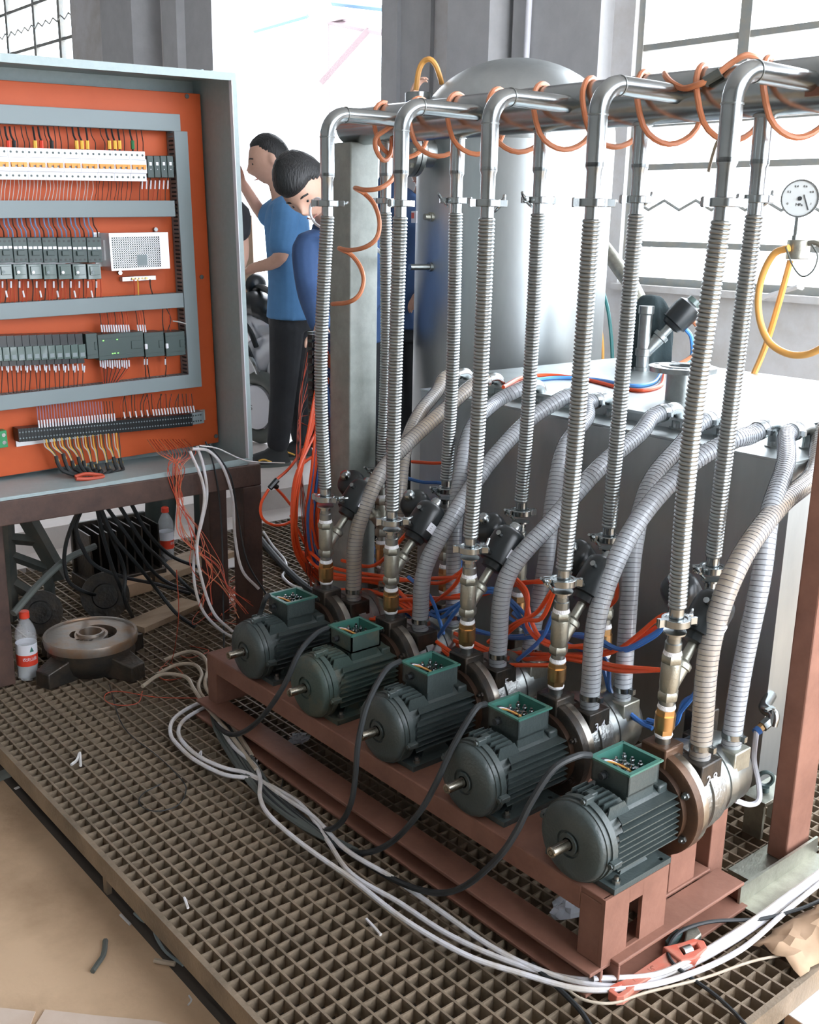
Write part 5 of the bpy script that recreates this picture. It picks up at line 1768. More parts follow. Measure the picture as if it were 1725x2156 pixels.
# ================================================================ HOSES, TUBES, CABLES
# orange rubber hose wound round the header
pts = []
y = at(812, 240, 0, HX).y
turn = 0.1455
N = 0
while y > -0.28:
    for k in range(12):
        a = 2 * PI * k / 12
        rr = 0.066
        zc = HZ - 0.010 + math.cos(a) * rr - (0.014 if math.cos(a) < -0.3 else 0)
        pts.append(Vector((HX - math.sin(a) * rr * 1.0, y - turn * k / 12, zc)))
    y -= turn
tail = [at(822, 250, 0, HX - 0.05), at(806, 232, 0, HX - 0.02)]
cable('coiled_air_hose', tail + pts, 0.0062, M_COIL, 'orange rubber air hose wound in loops around the header pipe', 'hose', n=8, smooth=2)
# hanging end of that hose, spiralling down in front of the grey post
q = [(829, 262, .52), (812, 274, .50), (792, 290, .48), (792, 315, .48), (808, 338, .50), (822, 325, .54), (826, 290, .55), (832, 310, .54), (834, 352, .52), (826, 378, .48), (800, 396, .44), (770, 400, .42), (748, 396, .43), (768, 408, .47), (788, 430, .47), (799, 465, .46), (794, 500, .44), (770, 520, .42), (735, 527, .41), (714, 523, .42), (738, 535, .46), (758, 560, .47), (766, 590, .46), (757, 620, .44), (735, 636, .42), (700, 640, .43)]
cable('spiral_air_hose', [at(a, b, 0, c) for a, b, c in q], 0.0062, M_COIL, 'orange rubber hose spiralling down past the grey post', 'hose', n=8, smooth=4)
# joined length on top of the header near the gauge
q = [(1418, 170, .60), (1400, 155, .56), (1412, 172, .52), (1440, 186, .51), (1470, 178, .51), (1490, 170, .52)]
hj = thing('joined_air_hose', 'orange hose with a dark coupling arching over the header near the window', 'hose', at(1490, 170, 0, .52))
MB().tube([at(a, b, 0, c) for a, b, c in q], 0.0062, 8, 4).build('hose', M_COIL, hj, world=True)
MB().tube([at(1484, 172, 0, .52), at(1518, 152, 0, .53)], 0.0098, 8, 0).build('coupling', M_GCAB, hj, world=True)
MB().tube([at(a, b, 0, c) for a, b, c in [(1514, 154, .53), (1540, 133, .55), (1570, 117, .57), (1592, 122, .60), (1602, 138, .63)]], 0.0062, 8, 4).build('hose', M_COIL, hj, world=True)
# amber hose loop on the dome
cable('dome_hose', [at(a, b, 0, c) for a, b, c in [(876, 190, 1.60), (882, 150, 1.60), (892, 130, 1.61), (906, 125, 1.62), (918, 138, 1.64), (926, 160, 1.66), (930, 175, 1.68)]], 0.011, M_YELH, 'amber hose looping over the shoulder of the domed tank', 'hose', n=8)
# clear loop hanging by the first riser
cable('clear_tube_loop', [at(a, b, 0, c) for a, b, c in [(692, 430, .335), (668, 418, .36), (655, 432, .36), (654, 452, .36), (664, 470, .36), (682, 482, .34)]], 0.004, M_WHITE, 'translucent white tube looped behind the riser next to the stooping man', 'tube')
cable('clear_tube_run', [at(a, b, 0, c) for a, b, c in [(745, 505, .64), (778, 515, .72), (800, 530, .70), (830, 556, .61)]], 0.006, M_WHITE, 'translucent white tube running behind the grey post', 'tube')

# pressure gauge on its block, at the far side of the tank
gx = 1.97
gc = at(1685, 418, 0, gx)
pg = thing('pressure_gauge', 'round pressure gauge with white dial standing above the tank', 'gauge', (gc.x, gc.y, at(1683, 540, 0, gx).z))
gn = (CAM - gc); gn.z = 0; gn = (gn.normalized() + Vector((-0.35, -0.1, 0))).normalized()
MB().lathe([(-0.03, 0.0), (-0.03, 0.052), (-0.028, 0.056), (0.006, 0.060), (0.010, 0.060), (0.010, 0.055)], gc, gn, 40, cap=False).build('gauge_case', M_POL, pg, world=True)
dl = MB().lathe([(0.0065, 0.0), (0.007, 0.055)], gc, gn, 40, cap=False).build('dial', M_DIAL if 'M_DIAL' in globals() else mat('dial_face', (0.62, 0.66, 0.66), 0.4), pg, world=True)
gu = UZ; gs = gu.cross(gn)
MB().tube([gc + gn * 0.009 + (-gs * -0.012 + gu * 0.012) * -1 * -1, gc + gn * 0.009 + (gs * 0.030 - gu * 0.036)], 0.0016, 4, 0).build('needle', M_BLKM, dl, world=True)
MB().lathe([(0.0085, 0.007), (0.010, 0.007)], gc, gn, 10).build('needle_hub', M_BLKM, dl, world=True)
for (tx, a_, sz) in (('0.2', 150, .010), ('0.4', 110, .010), ('0.6', 70, .010), ('0.8', 30, .010), ('0', 205, .010), ('1', -25, .010)):
    o_ = gc + gn * 0.0076 + gs * math.cos(R(a_)) * 0.040 + gu * math.sin(R(a_)) * 0.040
    text_mesh(tx, sz, basis_m(gs, gu, o_), M_BLKM, 'dial_number', dl, world=True)
text_mesh('MPa', 0.013, basis_m(gs, gu, gc + gn * 0.0076 - gu * 0.020), M_BLKM, 'dial_unit', dl, world=True)
sb_ = at(1681, 525, 0, gx)
MB().tube([gc - gu * 0.056, Vector((gc.x, gc.y, sb_.z + 0.03))], 0.009, 10, 0).build('stem', M_STEEL, pg, world=True)
MB().lathe([(0, 0.0135), (0.016, 0.0135)], (gc.x, gc.y, sb_.z + 0.028), (0, 0, 1), 6).build('stem_nut', M_STEEL, pg, world=True)
MB().cyl((sb_.x, sb_.y, sb_.z - 0.032), (sb_.x, sb_.y, sb_.z + 0.030), 0.037, 24).build('valve_block', M_CAST, pg, world=True, bevel=0.003)
MB().tube([at(1665, 548, 0, gx), at(1640, 640, 0, gx), at(1612, 730, 0, gx), at(1580, 806, 0, gx - .05)], 0.011, 8, 5).build('support_hose', M_YELH, pg, world=True)
MB().tube([at(1700, 512, 0, gx), at(1722, 512, 0, gx), at(1745, 530, 0, gx)], 0.010, 8, 4).build('side_pipe', M_CAST, pg, world=True)
cable('amber_hose_loop', [at(a, b, 0, gx - .05) for a, b in [(1662, 522), (1630, 535), (1606, 580), (1597, 630), (1602, 680), (1622, 722), (1660, 745), (1700, 746), (1740, 728)]], 0.012, M_YELH, 'thick amber hose hanging in a loop below the pressure gauge', 'hose', n=10)
cable('gauge_wire', [at(a, b, 0, gx - .06) for a, b in [(1655, 520), (1670, 560), (1690, 582), (1712, 570), (1722, 540), (1710, 515)]], 0.0028, M_GCAB, 'thin grey wire looping under the gauge block', 'wire')

# angle valve on the tank lid, with cloth behind it
av0 = at(1352, 780, 2, LZ); av0.z = LZ
lv = thing('lid_valve', 'angle seat valve with black actuator standing on the tank lid', 'valve', av0)
MB().lathe([(0, 0.028), (0.012, 0.028), (0.013, 0.022), (0.05, 0.022), (0.052, 0.027), (0.075, 0.027), (0.077, 0.022), (0.19, 0.022), (0.195, 0.026), (0.22, 0.026)], av0, UZ, 20).build('valve_body', M_STEEL, lv, world=True)
a_ = (RH * 0.66 + UZ * 0.75).normalized()
c_ = av0 + UZ * 0.055
MB().lathe([(0.0, 0.021), (0.075, 0.023), (0.078, 0.027), (0.092, 0.027), (0.095, 0.016), (0.13, 0.016)], c_, a_, 20).build('valve_arm', M_STEEL, lv, world=True)
ac_ = MB().lathe([(0.125, 0.018), (0.13, 0.033), (0.142, 0.038), (0.145, 0.046), (0.20, 0.048), (0.222, 0.044), (0.232, 0.030)], c_, a_, 28).build('actuator', M_BLK, lv, world=True)
MB().lathe([(0.23, 0.027), (0.236, 0.026), (0.25, 0.024), (0.253, 0.0)], c_, a_, 20, cap=False).build('position_cap', M_MGRN, ac_, world=True)
for k, mm in ((0, M_LBLU), (1, M_COIL)):
    p_ = c_ + a_ * (0.155 + 0.035 * k) + (RH * 0.8 - UZ * 0.6) * 0.05
    MB().tube([p_ - (RH * 0.8 - UZ * 0.6) * 0.01, p_, p_ + RH * 0.02 - UZ * 0.03, p_ + RH * 0.02 - UZ * 0.10, at(1395 + k * 8, 782, 2, LZ + 0.006)], 0.0075, 8, 5).build('air_tube', mm, lv, world=True)
clo = MB()
cc = at(1362, 740, 0, av0.x + 0.10)
n = 22
vs = []
rn = random.Random(9)
for j in range(12):
    f = j / 11
    for i in range(n):
        a = 2 * PI * i / n
        h = 0.25 * (1 - f ** 1.8)
        r_ = (0.006 + 0.082 * math.sin(f * PI / 2) ** 0.6) * (1 + (0.05 + 0.14 * f) * math.sin(a * 5 + f * 2) + rn.uniform(-.03, .03))
        vs.append(Vector((cc.x + math.cos(a) * r_ * .75, cc.y + math.sin(a) * r_, LZ + 0.001 + h)))
fs = [(j * n + i, j * n + (i + 1) % n, (j + 1) * n + (i + 1) % n, (j + 1) * n + i) for j in range(11) for i in range(n)] + [tuple(range(n)), tuple(11 * n + i for i in range(n))]
tag(clo.add(vs, fs).build('dark_cloth', mat('dark_cloth', (0.03, 0.05, 0.055), 0.9, bump=0.4, bscale=30), angle=80), 'dark cloth bundled behind the valve on the tank lid', 'cloth')
cable('lid_tube', [at(a, b, 2, LZ + .006) for a, b in [(1060, 815), (1100, 795), (1160, 790), (1240, 800), (1300, 815), (1350, 822), (1390, 812), (1398, 790)]], 0.006, M_REDT, 'orange red air tube lying across the tank lid', 'tube')
cable('lid_tube', [at(a, b, 2, LZ + .006) for a, b in [(1115, 800), (1180, 795), (1260, 800), (1330, 812), (1375, 806), (1392, 786)]], 0.006, M_LBLU, 'blue air tube lying across the tank lid', 'tube')
# dark pipe and tubes between the tank and the wall
cable('slanting_pipe', [at(1235, 470, 0, 2.97), at(1262, 508, 0, 2.75), at(1330, 600, 0, 2.6), at(1352, 660, 0, 2.6), at(1360, 760, 0, 2.6), Vector((2.6, at(1362, 800, 0, 2.6).y, 0.0))], 0.035, M_CAST, 'slanting grey pipe between the domed tank and the wall', 'pipe', n=12, smooth=2)
cable('green_tube', [at(a, b, 0, 2.3) for a, b in [(1263, 590), (1280, 650), (1288, 720), (1290, 785)]], 0.008, mat('green_tube', (0.01, 0.12, 0.12), 0.4), 'dark green tube hanging beside the domed tank', 'tube')
cable('amber_tube', [at(a, b, 0, 2.28) for a, b in [(1257, 645), (1266, 690), (1270, 740), (1268, 785)]], 0.006, M_YELH, 'thin amber tube hanging beside the domed tank', 'tube')

# ---------------------------------------------------------------- solenoid valve bank on the grey post
MY = 1.50
vm = thing('solenoid_valve_bank', 'upright bank of navy solenoid valves with black plugs beside the grey post', 'valve bank', at(672, 945, 1, MY))
top, bot = at(672, 700, 1, MY), at(672, 942, 1, MY)
MB().bx(top.x - 0.012, top.x + 0.05, MY + 0.02, MY + 0.045, bot.z, top.z).build('bank_rail', M_DGRN, vm, world=True, smooth=False)
M_NV = mat('navy_valve_plastic', (0.02, 0.035, 0.12), 0.35)
for k in range(15):
    z = top.z - (k + .5) * (top.z - bot.z) / 15
    h = (top.z - bot.z) / 15 * .42
    o = MB().bx(top.x - 0.008, top.x + 0.045, MY - 0.022, MY + 0.021, z - h, z + h).build('valve_unit', M_NV, vm, world=True, bevel=0.0015, smooth=False)
    MB().bx(top.x - 0.034, top.x - 0.007, MY - 0.014, MY + 0.012, z - h * .8, z + h * .8).build('plug', M_BLK, o, world=True, bevel=0.002, smooth=False)
    MB().bx(top.x - 0.020, top.x - 0.012, MY - 0.0165, MY - 0.0135, z - h * .5, z + h * .5).build('plug_window', M_PET if k % 3 else M_RED, o, world=True, smooth=False)
MB().bx(top.x + 0.02, HX - 0.03, MY + 0.01, MY + 0.02, top.z - 0.1, top.z - 0.06).bx(HX - 0.045, HX - 0.035, gpy + 0.045, MY + 0.02, top.z - 0.1, top.z - 0.06).build('mounting_arm', M_STEEL, vm, world=True, smooth=False)
MB().bx(top.x + 0.02, HX - 0.03, MY + 0.01, MY + 0.02, bot.z + 0.06, bot.z + 0.1).bx(HX - 0.045, HX - 0.035, gpy + 0.045, MY + 0.02, bot.z + 0.06, bot.z + 0.1).build('mounting_arm', M_STEEL, vm, world=True, smooth=False)
MB().cyl((top.x + 0.01, MY + 0.03, 0.0), (top.x + 0.01, MY + 0.03, bot.z + 0.01), 0.010, 8).build('stand_leg', M_STEEL, vm, world=True)

# bundle of air tubes falling from the bank to the floor behind the pumps
rt = random.Random(21)
for k in range(26):
    red = k % 8 < 5
    f = k / 25
    s0 = Vector((top.x - 0.006 + 0.012 * (k % 2), MY - 0.024, top.z - 0.02 - f * (top.z - bot.z - 0.04)))
    bx_ = (606 + 66 * rt.random()) if red else (640 + 75 * rt.random())
    p1 = at(bx_ + 18, 985 + 10 * rt.random(), 1, MY - 0.035 - 0.02 * rt.random())
    p2 = at(bx_ + 6, 1090 + 12 * rt.random(), 1, MY - 0.04 - 0.03 * rt.random())
    p3 = at(bx_ + 10 + 20 * rt.random(), 1180, 1, MY - 0.02)
    e1 = at(690 + 30 * rt.random(), 1225 + 30 * rt.random(), 0, 0.62)
    e2 = at(780 + 40 * rt.random(), 1240 + 36 * rt.random(), 0, 0.64)
    e3 = at(870 + 60 * rt.random(), 1258 + 60 * rt.random(), 0, 0.66)
    cable('air_tube', [s0, s0 + Vector((-0.012, -0.02, -0.03)), p1, p2, p3, e1, e2, e3], 0.0046, M_REDT if red else M_BLUT,
          ('orange red' if red else 'blue') + ' air tube in the bundle falling from the solenoid valve bank', 'tube', ('red' if red else 'blue') + ' tubes below the valve bank', n=6, smooth=5)
RUN = [
    ('r', .66, [(650, 1160), (700, 1195), (820, 1215), (920, 1228), (962, 1210), (985, 1188)]),
    ('r', .66, [(690, 1245), (800, 1250), (880, 1290), (960, 1350), (1090, 1385), (1200, 1388), (1300, 1412), (1400, 1410)]),
    ('r', .68, [(700, 1215), (830, 1240), (905, 1330), (1000, 1362), (1170, 1378), (1300, 1366), (1395, 1312), (1412, 1296)]),
    ('r', .64, [(1075, 1218), (1105, 1250), (1120, 1310), (1150, 1350), (1240, 1365)]),
    ('r', .62, [(1028, 1352), (1060, 1330), (1090, 1310), (1130, 1290), (1165, 1240)]),
    ('r', .67, [(760, 1270), (860, 1262), (1000, 1255), (1090, 1228), (1150, 1225)]),
    ('r', .65, [(830, 1290), (900, 1275), (950, 1240), (975, 1205)]),
    ('r', .66, [(720, 1180), (790, 1190), (860, 1120), (905, 1085)]),
    ('r', .60, [(740, 1300), (850, 1310), (960, 1390), (1010, 1400), (1170, 1400)]),
    ('r', .72, [(868, 972), (910, 975), (940, 974)]),
    ('r', .70, [(1240, 1300), (1290, 1270), (1300, 1240), (1290, 1200)]),
    ('b', .68, [(700, 985), (740, 1060), (790, 1160), (830, 1270), (900, 1320)]),
    ('b', .67, [(715, 1010), (745, 1100), (800, 1200), (850, 1290), (940, 1300), (990, 1240)]),
    ('b', .66, [(730, 1030), (800, 1110), (808, 1180), (790, 1240), (770, 1250)]),
    ('b', .64, [(860, 1215), (905, 1255), (930, 1320), (935, 1345)]),
    ('b', .66, [(900, 1290), (930, 1300), (960, 1275), (1010, 1250), (1050, 1250), (1090, 1290), (1110, 1335)]),
    ('b', .67, [(1000, 1330), (1080, 1340), (1160, 1330), (1240, 1345), (1310, 1370), (1370, 1345), (1400, 1318)]),
    ('b', .70, [(1080, 1290), (1130, 1330), (1180, 1350), (1260, 1390), (1290, 1470), (1340, 1515), (1372, 1522)]),
    ('b', .68, [(1372, 1522), (1412, 1520), (1440, 1490), (1470, 1450), (1490, 1400), (1496, 1360)]),
    ('b', .72, [(820, 985), (855, 1005), (890, 1015), (935, 1020), (960, 1060), (970, 1180), (960, 1290)]),
    ('b', .63, [(920, 1345), (950, 1300), (975, 1270)]),
    ('b', .65, [(1090, 1390), (1140, 1345), (1165, 1290)]),
]
for c, x, P in [r_ for r_ in RUN] + [(c, x, [(a + rt.uniform(-14, 14), b + rt.uniform(-12, 12)) for a, b in P]) for c, x, P in RUN if len(P) > 4 and P[0][1] > 1100]:
    x += rt.uniform(-0.015, 0.015) - (0.185 if P[0][1] > 1100 else 0.0)
    red = c == 'r'
    cable('air_tube', [at(a, b, 0, x) for a, b in P], 0.0054, M_REDT if red else M_BLUT, ('orange red' if red else 'blue') + ' air tube snaking between the angle valves', 'tube', ('red' if red else 'blue') + ' tubes among the valves', n=6)
# red Y loop hanging left of the bundle
yl = thing('tee_tube_loop', 'orange red tube with a black tee hanging in a loop beside the cabinet stand', 'tube', at(600, 1105, 1, 1.52))
MB().tube([at(a, b, 1, 1.53) for a, b in [(640, 945), (610, 985), (582, 1010)]], 0.0045, 6, 4).build('tube', M_REDT, yl, world=True)
MB().tube([at(a, b, 1, 1.53) for a, b in [(566, 1030), (550, 1060), (552, 1090), (575, 1105), (605, 1102), (625, 1085), (602, 1050), (580, 1026)]], 0.0045, 6, 4).build('tube', M_REDT, yl, world=True)
MB().tube([at(584, 1010, 1, 1.53), at(568, 1028, 1, 1.53)], 0.009, 8, 0).tube([at(574, 1020, 1, 1.53), at(584, 1026, 1, 1.53)], 0.008, 8, 0).build('tee', M_BLK, yl, world=True)
MB().tube([at(a, b, 1, 1.53) for a, b in [(612, 1085), (625, 1110), (640, 1140), (650, 1160)]], 0.0045, 6, 4).build('tube', M_REDT, yl, world=True)
# fine wires falling with the bundle
for k in range(9):
    x0 = 632 + rt.random() * 12
    m_ = W_RED if k % 3 else W_DK
    cable('signal_wire', [at(648, 720 + k * 22, 1, MY - .01), at(x0 - 6, 830 + k * 8, 1, MY - .03), at(624 + rt.random() * 16, 960, 1, MY - .04), at(632 + rt.random() * 14, 1060, 1, MY - .04), at(640 + rt.random() * 20, 1190, 1, MY - .02), at(650 + rt.random() * 24, 1235, 1, MY - .02)], 0.0012, m_,
          ('red' if k % 3 else 'dark') + ' signal wire trailing down beside the valve bank plugs', 'wire', ('red' if k % 3 else 'dark') + ' signal wires at the valve bank', n=4)

# ---------------------------------------------------------------- motor cables
MC = [
    ([(1243, 1590, .145), (1215, 1592, .10), (1165, 1620, .05), (1118, 1690, .01), (1088, 1750, -.01), (1050, 1805, -.03), (985, 1862, -.04), (930, 1880, -.04), (868, 1868, -.035)], [(800, 1835, .008), (700, 1770, .008), (600, 1690, .008), (520, 1600, .008)]),
    ([(1022, 1482, .145), (1000, 1495, .10), (955, 1570, .05), (918, 1650, .01), (880, 1715, -.02), (822, 1775, -.035), (760, 1796, -.03)], [(700, 1775, .008), (620, 1715, .008), (540, 1640, .008), (500, 1580, .008)]),
    ([(842, 1392, .145), (812, 1412, .09), (775, 1480, .02), (755, 1560, -.02), (748, 1640, -.035), (738, 1695, -.045), (715, 1735, -.045)], [(680, 1747, .008), (620, 1725, .008), (560, 1675, .008), (500, 1600, .008), (480, 1550, .008)]),
    ([(690, 1322, .145), (665, 1335, .10), (630, 1375, .03), (600, 1440, -.01), (560, 1500, -.035), (520, 1537, -.04), (485, 1546, -.02)], [(455, 1525, .010), (445, 1495, .009)]),
    ([(566, 1252, .145), (558, 1262, .13), (552, 1280, .13), (545, 1300, .12)], []),
]
for i, (a, g) in enumerate(MC):
    pts = [at(px, py, 0, x) for px, py, x in a] + [G(px, py, z) for px, py, z in g]
    cable('motor_cable', pts, 0.0068, M_BLKM, 'black cable drooping from the motor ' + CNT[i], 'cable', 'motor cables', n=8)
# bundle of dark cables along the front of the skid
for k in range(6):
    o = k * 8
    cable('floor_cable', [G(440 + o, 1470, .008), G(452 + o, 1530, .008), G(490 + o * 1.2, 1600 + o * .2, .008 + .004 * (k % 2)), G(545 + o, 1670 + o * .2, .008), G(620 + o, 1730 + o * .3, .009), G(700 + o * 1.3, 1775 + o * .4, .008)], 0.006, M_GCAB,
          'dark grey cable in the bundle lying along the skid front', 'cable', 'dark cables along the skid', n=6)
# long pale cables sweeping over the grating to the right
WCAB = [
    [(452, 1468), (420, 1480), (385, 1498), (362, 1520), (360, 1548), (378, 1572), (410, 1600), (470, 1630), (530, 1640), (580, 1660), (640, 1700), (690, 1770), (740, 1840), (840, 1900), (940, 1965), (1060, 2020), (1180, 2056), (1300, 2064), (1420, 2046), (1540, 1985), (1640, 1915), (1740, 1830)],
    [(456, 1478), (430, 1490), (395, 1510), (378, 1530), (380, 1555), (415, 1590), (470, 1616), (530, 1632), (600, 1680), (660, 1720), (730, 1790), (830, 1850), (930, 1920), (1030, 1990), (1130, 2040), (1240, 2072), (1340, 2072), (1450, 2030), (1560, 1965), (1660, 1895), (1740, 1840)],
    [(470, 1490), (462, 1520), (490, 1570), (535, 1610), (548, 1640), (548, 1680), (570, 1720), (640, 1780), (740, 1850), (850, 1935), (980, 2010), (1100, 2050), (1220, 2082), (1330, 2080), (1440, 2055), (1560, 2000), (1660, 1915), (1740, 1850)],
    [(1250, 2060), (1380, 2052), (1480, 2005), (1590, 1935), (1740, 1825)],
]
for k, P in enumerate(WCAB):
    cable('white_cable', [G(a, b, 0.010 + 0.004 * k) for a, b in P], 0.0056, M_WCAB if k != 1 else M_WCAB, ['white cable with the widest loop at the far end of the skid', 'white cable with the inner loop at the far end of the skid', 'white cable starting under the skid corner and crossing the other two', 'short white cable joining the bundle near the pipe wrench'][k], 'cable', 'long white cables', n=8)
for k, P in enumerate([[(330, 1420), (372, 1400), (410, 1400), (425, 1420), (418, 1445), (430, 1470), (470, 1500), (520, 1580)], [(345, 1390), (395, 1372), (425, 1380), (438, 1405), (432, 1440), (445, 1465), (480, 1510), (530, 1590)], [(300, 1445), (340, 1420), (390, 1425), (408, 1450), (428, 1480), (445, 1500), (480, 1540), (540, 1620)]]):
    cable('grey_beige_cable', [G(a, b, 0.012 + .004 * k) for a, b in P], 0.006, M_DCAB, ['beige cable bend, the middle one at the far end of the skid', 'beige cable bend lying next to the skid end', 'beige cable bend farthest out from the skid end'][k], 'cable', 'beige cable bends', n=8)
cable('black_lead', [G(a, b, z) for a, b, z in [(1730, 1895, .02), (1680, 1915, .02), (1600, 1935, .02), (1500, 1940, .03), (1435, 1960, .03), (1408, 1995, .02), (1415, 2025, .025), (1450, 2055, .012), (1500, 2090, .010), (1545, 2130, .010), (1580, 2170, .010)]], 0.004, M_BLKM, 'thin black lead curling over the pipe wrench', 'cable')
cable('black_lead', [G(a, b, .012) for a, b in [(1120, 2030), (1170, 2075), (1220, 2125), (1250, 2170)]], 0.005, M_BLKM, 'thin black lead crossing the grating left of the pipe wrench', 'cable')
cable('grey_lead', [G(a, b, .012) for a, b in [(1190, 2080), (1230, 2105), (1290, 2112), (1360, 2090), (1480, 2060), (1600, 2020), (1740, 2000)]], 0.0028, M_DCAB, 'thin grey lead lying in front of the pipe wrench', 'cable')

# ---------------------------------------------------------------- cables under and beside the cabinet
for k, P in enumerate([
    [(165, 1075), (150, 1110), (138, 1150), (136, 1190), (150, 1230), (200, 1252), (260, 1250)],
    [(172, 1072), (160, 1110), (172, 1150), (200, 1190), (260, 1215), (330, 1230), (400, 1250)],
    [(205, 1072), (215, 1120), (235, 1190), (255, 1240), (275, 1290)],
    [(212, 1070), (240, 1130), (290, 1190), (330, 1240), (370, 1290), (410, 1320)],
    [(225, 1068), (270, 1130), (320, 1200), (360, 1230), (410, 1245)],
    [(250, 1062), (300, 1140), (340, 1180), (400, 1240), (440, 1270)],
    [(275, 1058), (310, 1120), (360, 1170), (420, 1195), (470, 1215)],
    [(208, 1071), (230, 1120), (262, 1200), (262, 1260), (280, 1300)]]):
    pts = []
    for j, (a, b) in enumerate(P):
        f = j / (len(P) - 1)
        pts.append(at(a, b, 1, 1.90 + 0.25 * f) if f < 0.7 else None)
    last = pts[[i for i, v in enumerate(pts) if v is not None][-1]]
    for j, (a, b) in enumerate(P):
        if pts[j] is None:
            g = G(a, b, max(0.012, last.z * (1 - (j / (len(P) - 1) - .6) / .4)))
            pts[j] = g
    cable('supply_cable', pts, 0.0065, M_BLKM, 'black supply cable hanging below the cabinet beam', 'cable', 'black cables under the cabinet', n=7)
cable('grey_conduit', [at(28, 1292, 1, 1.92), at(80, 1232, 1, 1.98), at(140, 1178, 1, 2.05), at(200, 1150, 1, 2.1)], 0.011, M_GCAB, 'grey conduit slanting behind the water bottle', 'conduit', n=8)
WC = [[(415, 940), (428, 980), (436, 1040), (425, 1100), (410, 1160), (410, 1230), (430, 1290), (470, 1330), (500, 1345)],
      [(405, 945), (440, 950), (470, 985), (490, 1050), (495, 1130), (510, 1200), (545, 1240)],
      [(420, 938), (460, 945), (520, 970), (600, 975)],
      [(400, 950), (425, 1010), (430, 1060), (415, 1150), (425, 1220), (450, 1290), (490, 1330)]]
for k, P in enumerate(WC):
    cable('cabinet_cable', [at(a, b, 1, 1.785 - 0.01 * k - (0.16 * max(0, (b - 1100)) / 240)) for a, b in P], 0.0048 if k != 2 else 0.0022, M_WCAB, ['white cable dropping from the cabinet corner straight to the far motor', 'white cable bowing out over the right stand leg', 'thin white lead stretching from the cabinet corner towards the valve bank', 'white cable hanging closest to the red wires of the cabinet'][k], 'cable', 'white cables at the cabinet corner', n=7)
for k, P in enumerate([[(433, 930), (450, 980), (462, 1050), (468, 1140), (470, 1250), (472, 1370)], [(440, 935), (470, 975), (488, 1010), (500, 1080), (520, 1180), (560, 1250)]]):
    cable('black_wire', [at(a, b, 1, 1.785 - 0.01 * k - (0.16 * max(0, (b - 1100)) / 240)) for a, b in P], 0.0028, M_BLKM, ['thin black wire hanging straight down from the cabinet corner', 'thin black wire slanting from the cabinet corner across the stand leg'][k], 'wire', 'black wires at the cabinet corner', n=6)
for k in range(14):
    x0 = 310 + k * 6
    ex = 395 + rt.random() * 160
    P = [(x0, 925), (x0 + 24, 955), (352 + rt.random() * 40, 985), (368 + rt.random() * 18, 1050), (372 + rt.random() * 60, 1120 + rt.random() * 20), (400 + rt.random() * 70, 1190), ((ex + 440) / 2, 1240), (ex, 1262 + rt.random() * 40)]
    cable('orange_wire', [at(a, b, 1, (1.94 if j == 0 else 1.80 if j == 1 else 1.785) - (0.15 * max(0, (b - 1080)) / 220)) for j, (a, b) in enumerate(P)], 0.0014, W_RED if k % 4 else M_COIL, ('red' if k % 4 else 'amber') + ' wire trailing from the cabinet terminals to the floor', 'wire', ('red' if k % 4 else 'amber') + ' wires out of the cabinet', n=4)
for k in range(12):
    cx, cy = 450 + rt.random() * 90, 1235 + rt.random() * 55
    P = [G(cx + rt.uniform(-60, 60), cy + rt.uniform(-45, 40), 0.012 + 0.05 * rt.random()) for _ in range(6)]
    cable('tangled_wire', P, 0.0014, W_RED if k % 3 else M_COIL, ('red' if k % 3 else 'orange') + ' wire in the tangle on the floor beside the far motor', 'wire', ('red' if k % 3 else 'orange') + ' wires of the floor tangle', n=4)
for k, P in enumerate([[(372, 1200), (376, 1300), (362, 1390), (340, 1405), (335, 1425), (355, 1432), (385, 1425), (378, 1410), (360, 1395)], [(300, 1455), (290, 1480), (250, 1485), (222, 1475), (225, 1460), (255, 1456), (330, 1468), (420, 1470)], [(345, 1400), (370, 1380), (400, 1385), (440, 1370), (400, 1360)]]):
    cable('red_scrap_wire', [G(a, b, .008) if (k or j > 1) else at(a, b, 1, 1.7) for j, (a, b) in enumerate(P)], 0.0014, W_RED, 'thin red wire curled on the grating near the far motor', 'wire', 'red wire curls on the grating', n=4)
for k, P in enumerate([[(230, 1440), (260, 1530), (330, 1590), (372, 1630), (392, 1660), (375, 1695), (330, 1708), (295, 1695), (300, 1672), (340, 1650)], [(570, 1620), (590, 1600), (596, 1640), (580, 1690)], [(540, 1600), (560, 1606), (575, 1596), (600, 1606)]]):
    cable('black_scrap_wire', [G(a, b, .005) for a, b in P], 0.0016, M_BLKM, 'thin black wire curled on the grating before the skid', 'wire', 'black wire curls on the grating', n=4)
# drain valve with clear tube at the tank corner
dv = at(1628, 1512, 0, 0.80)
dt = thing('drain_valve', 'small steel elbow ball valve with blue push fitting at the tank corner', 'valve', dv)
MB().tube([Vector((TX0 + 0.01, dv.y + 0.06, dv.z + 0.01)), dv + Vector((0.01, 0.03, 0.012)), dv + Vector((0.0, 0, 0.01)), dv + Vector((-0.01, -0.004, -0.015))], 0.014, 12, 5).build('elbow', M_POL, dt, world=True)
d_ = (at(1600, 1535, 0, 0.76) - dv).normalized()
MB().lathe([(0, 0.013), (0.03, 0.013)], dv + d_ * 0.005, d_, 6).build('valve_hex', M_POL, dt, world=True)
MB().lathe([(0.03, 0.010), (0.042, 0.010)], dv + d_ * 0.005, d_, 6).build('nut', M_BRASS, dt, world=True)
MB().lathe([(0.042, 0.011), (0.054, 0.010)], dv + d_ * 0.005, d_, 14).build('push_fitting', M_BLUT, dt, world=True)
MB().box(dv + Vector((-0.012, 0.005, 0.026)), (0.03, 0.008, 0.004)).cyl(dv + Vector((0, 0, 0.012)), dv + Vector((0, 0, 0.026)), 0.004, 8).build('lever', M_STEEL, dt, world=True)
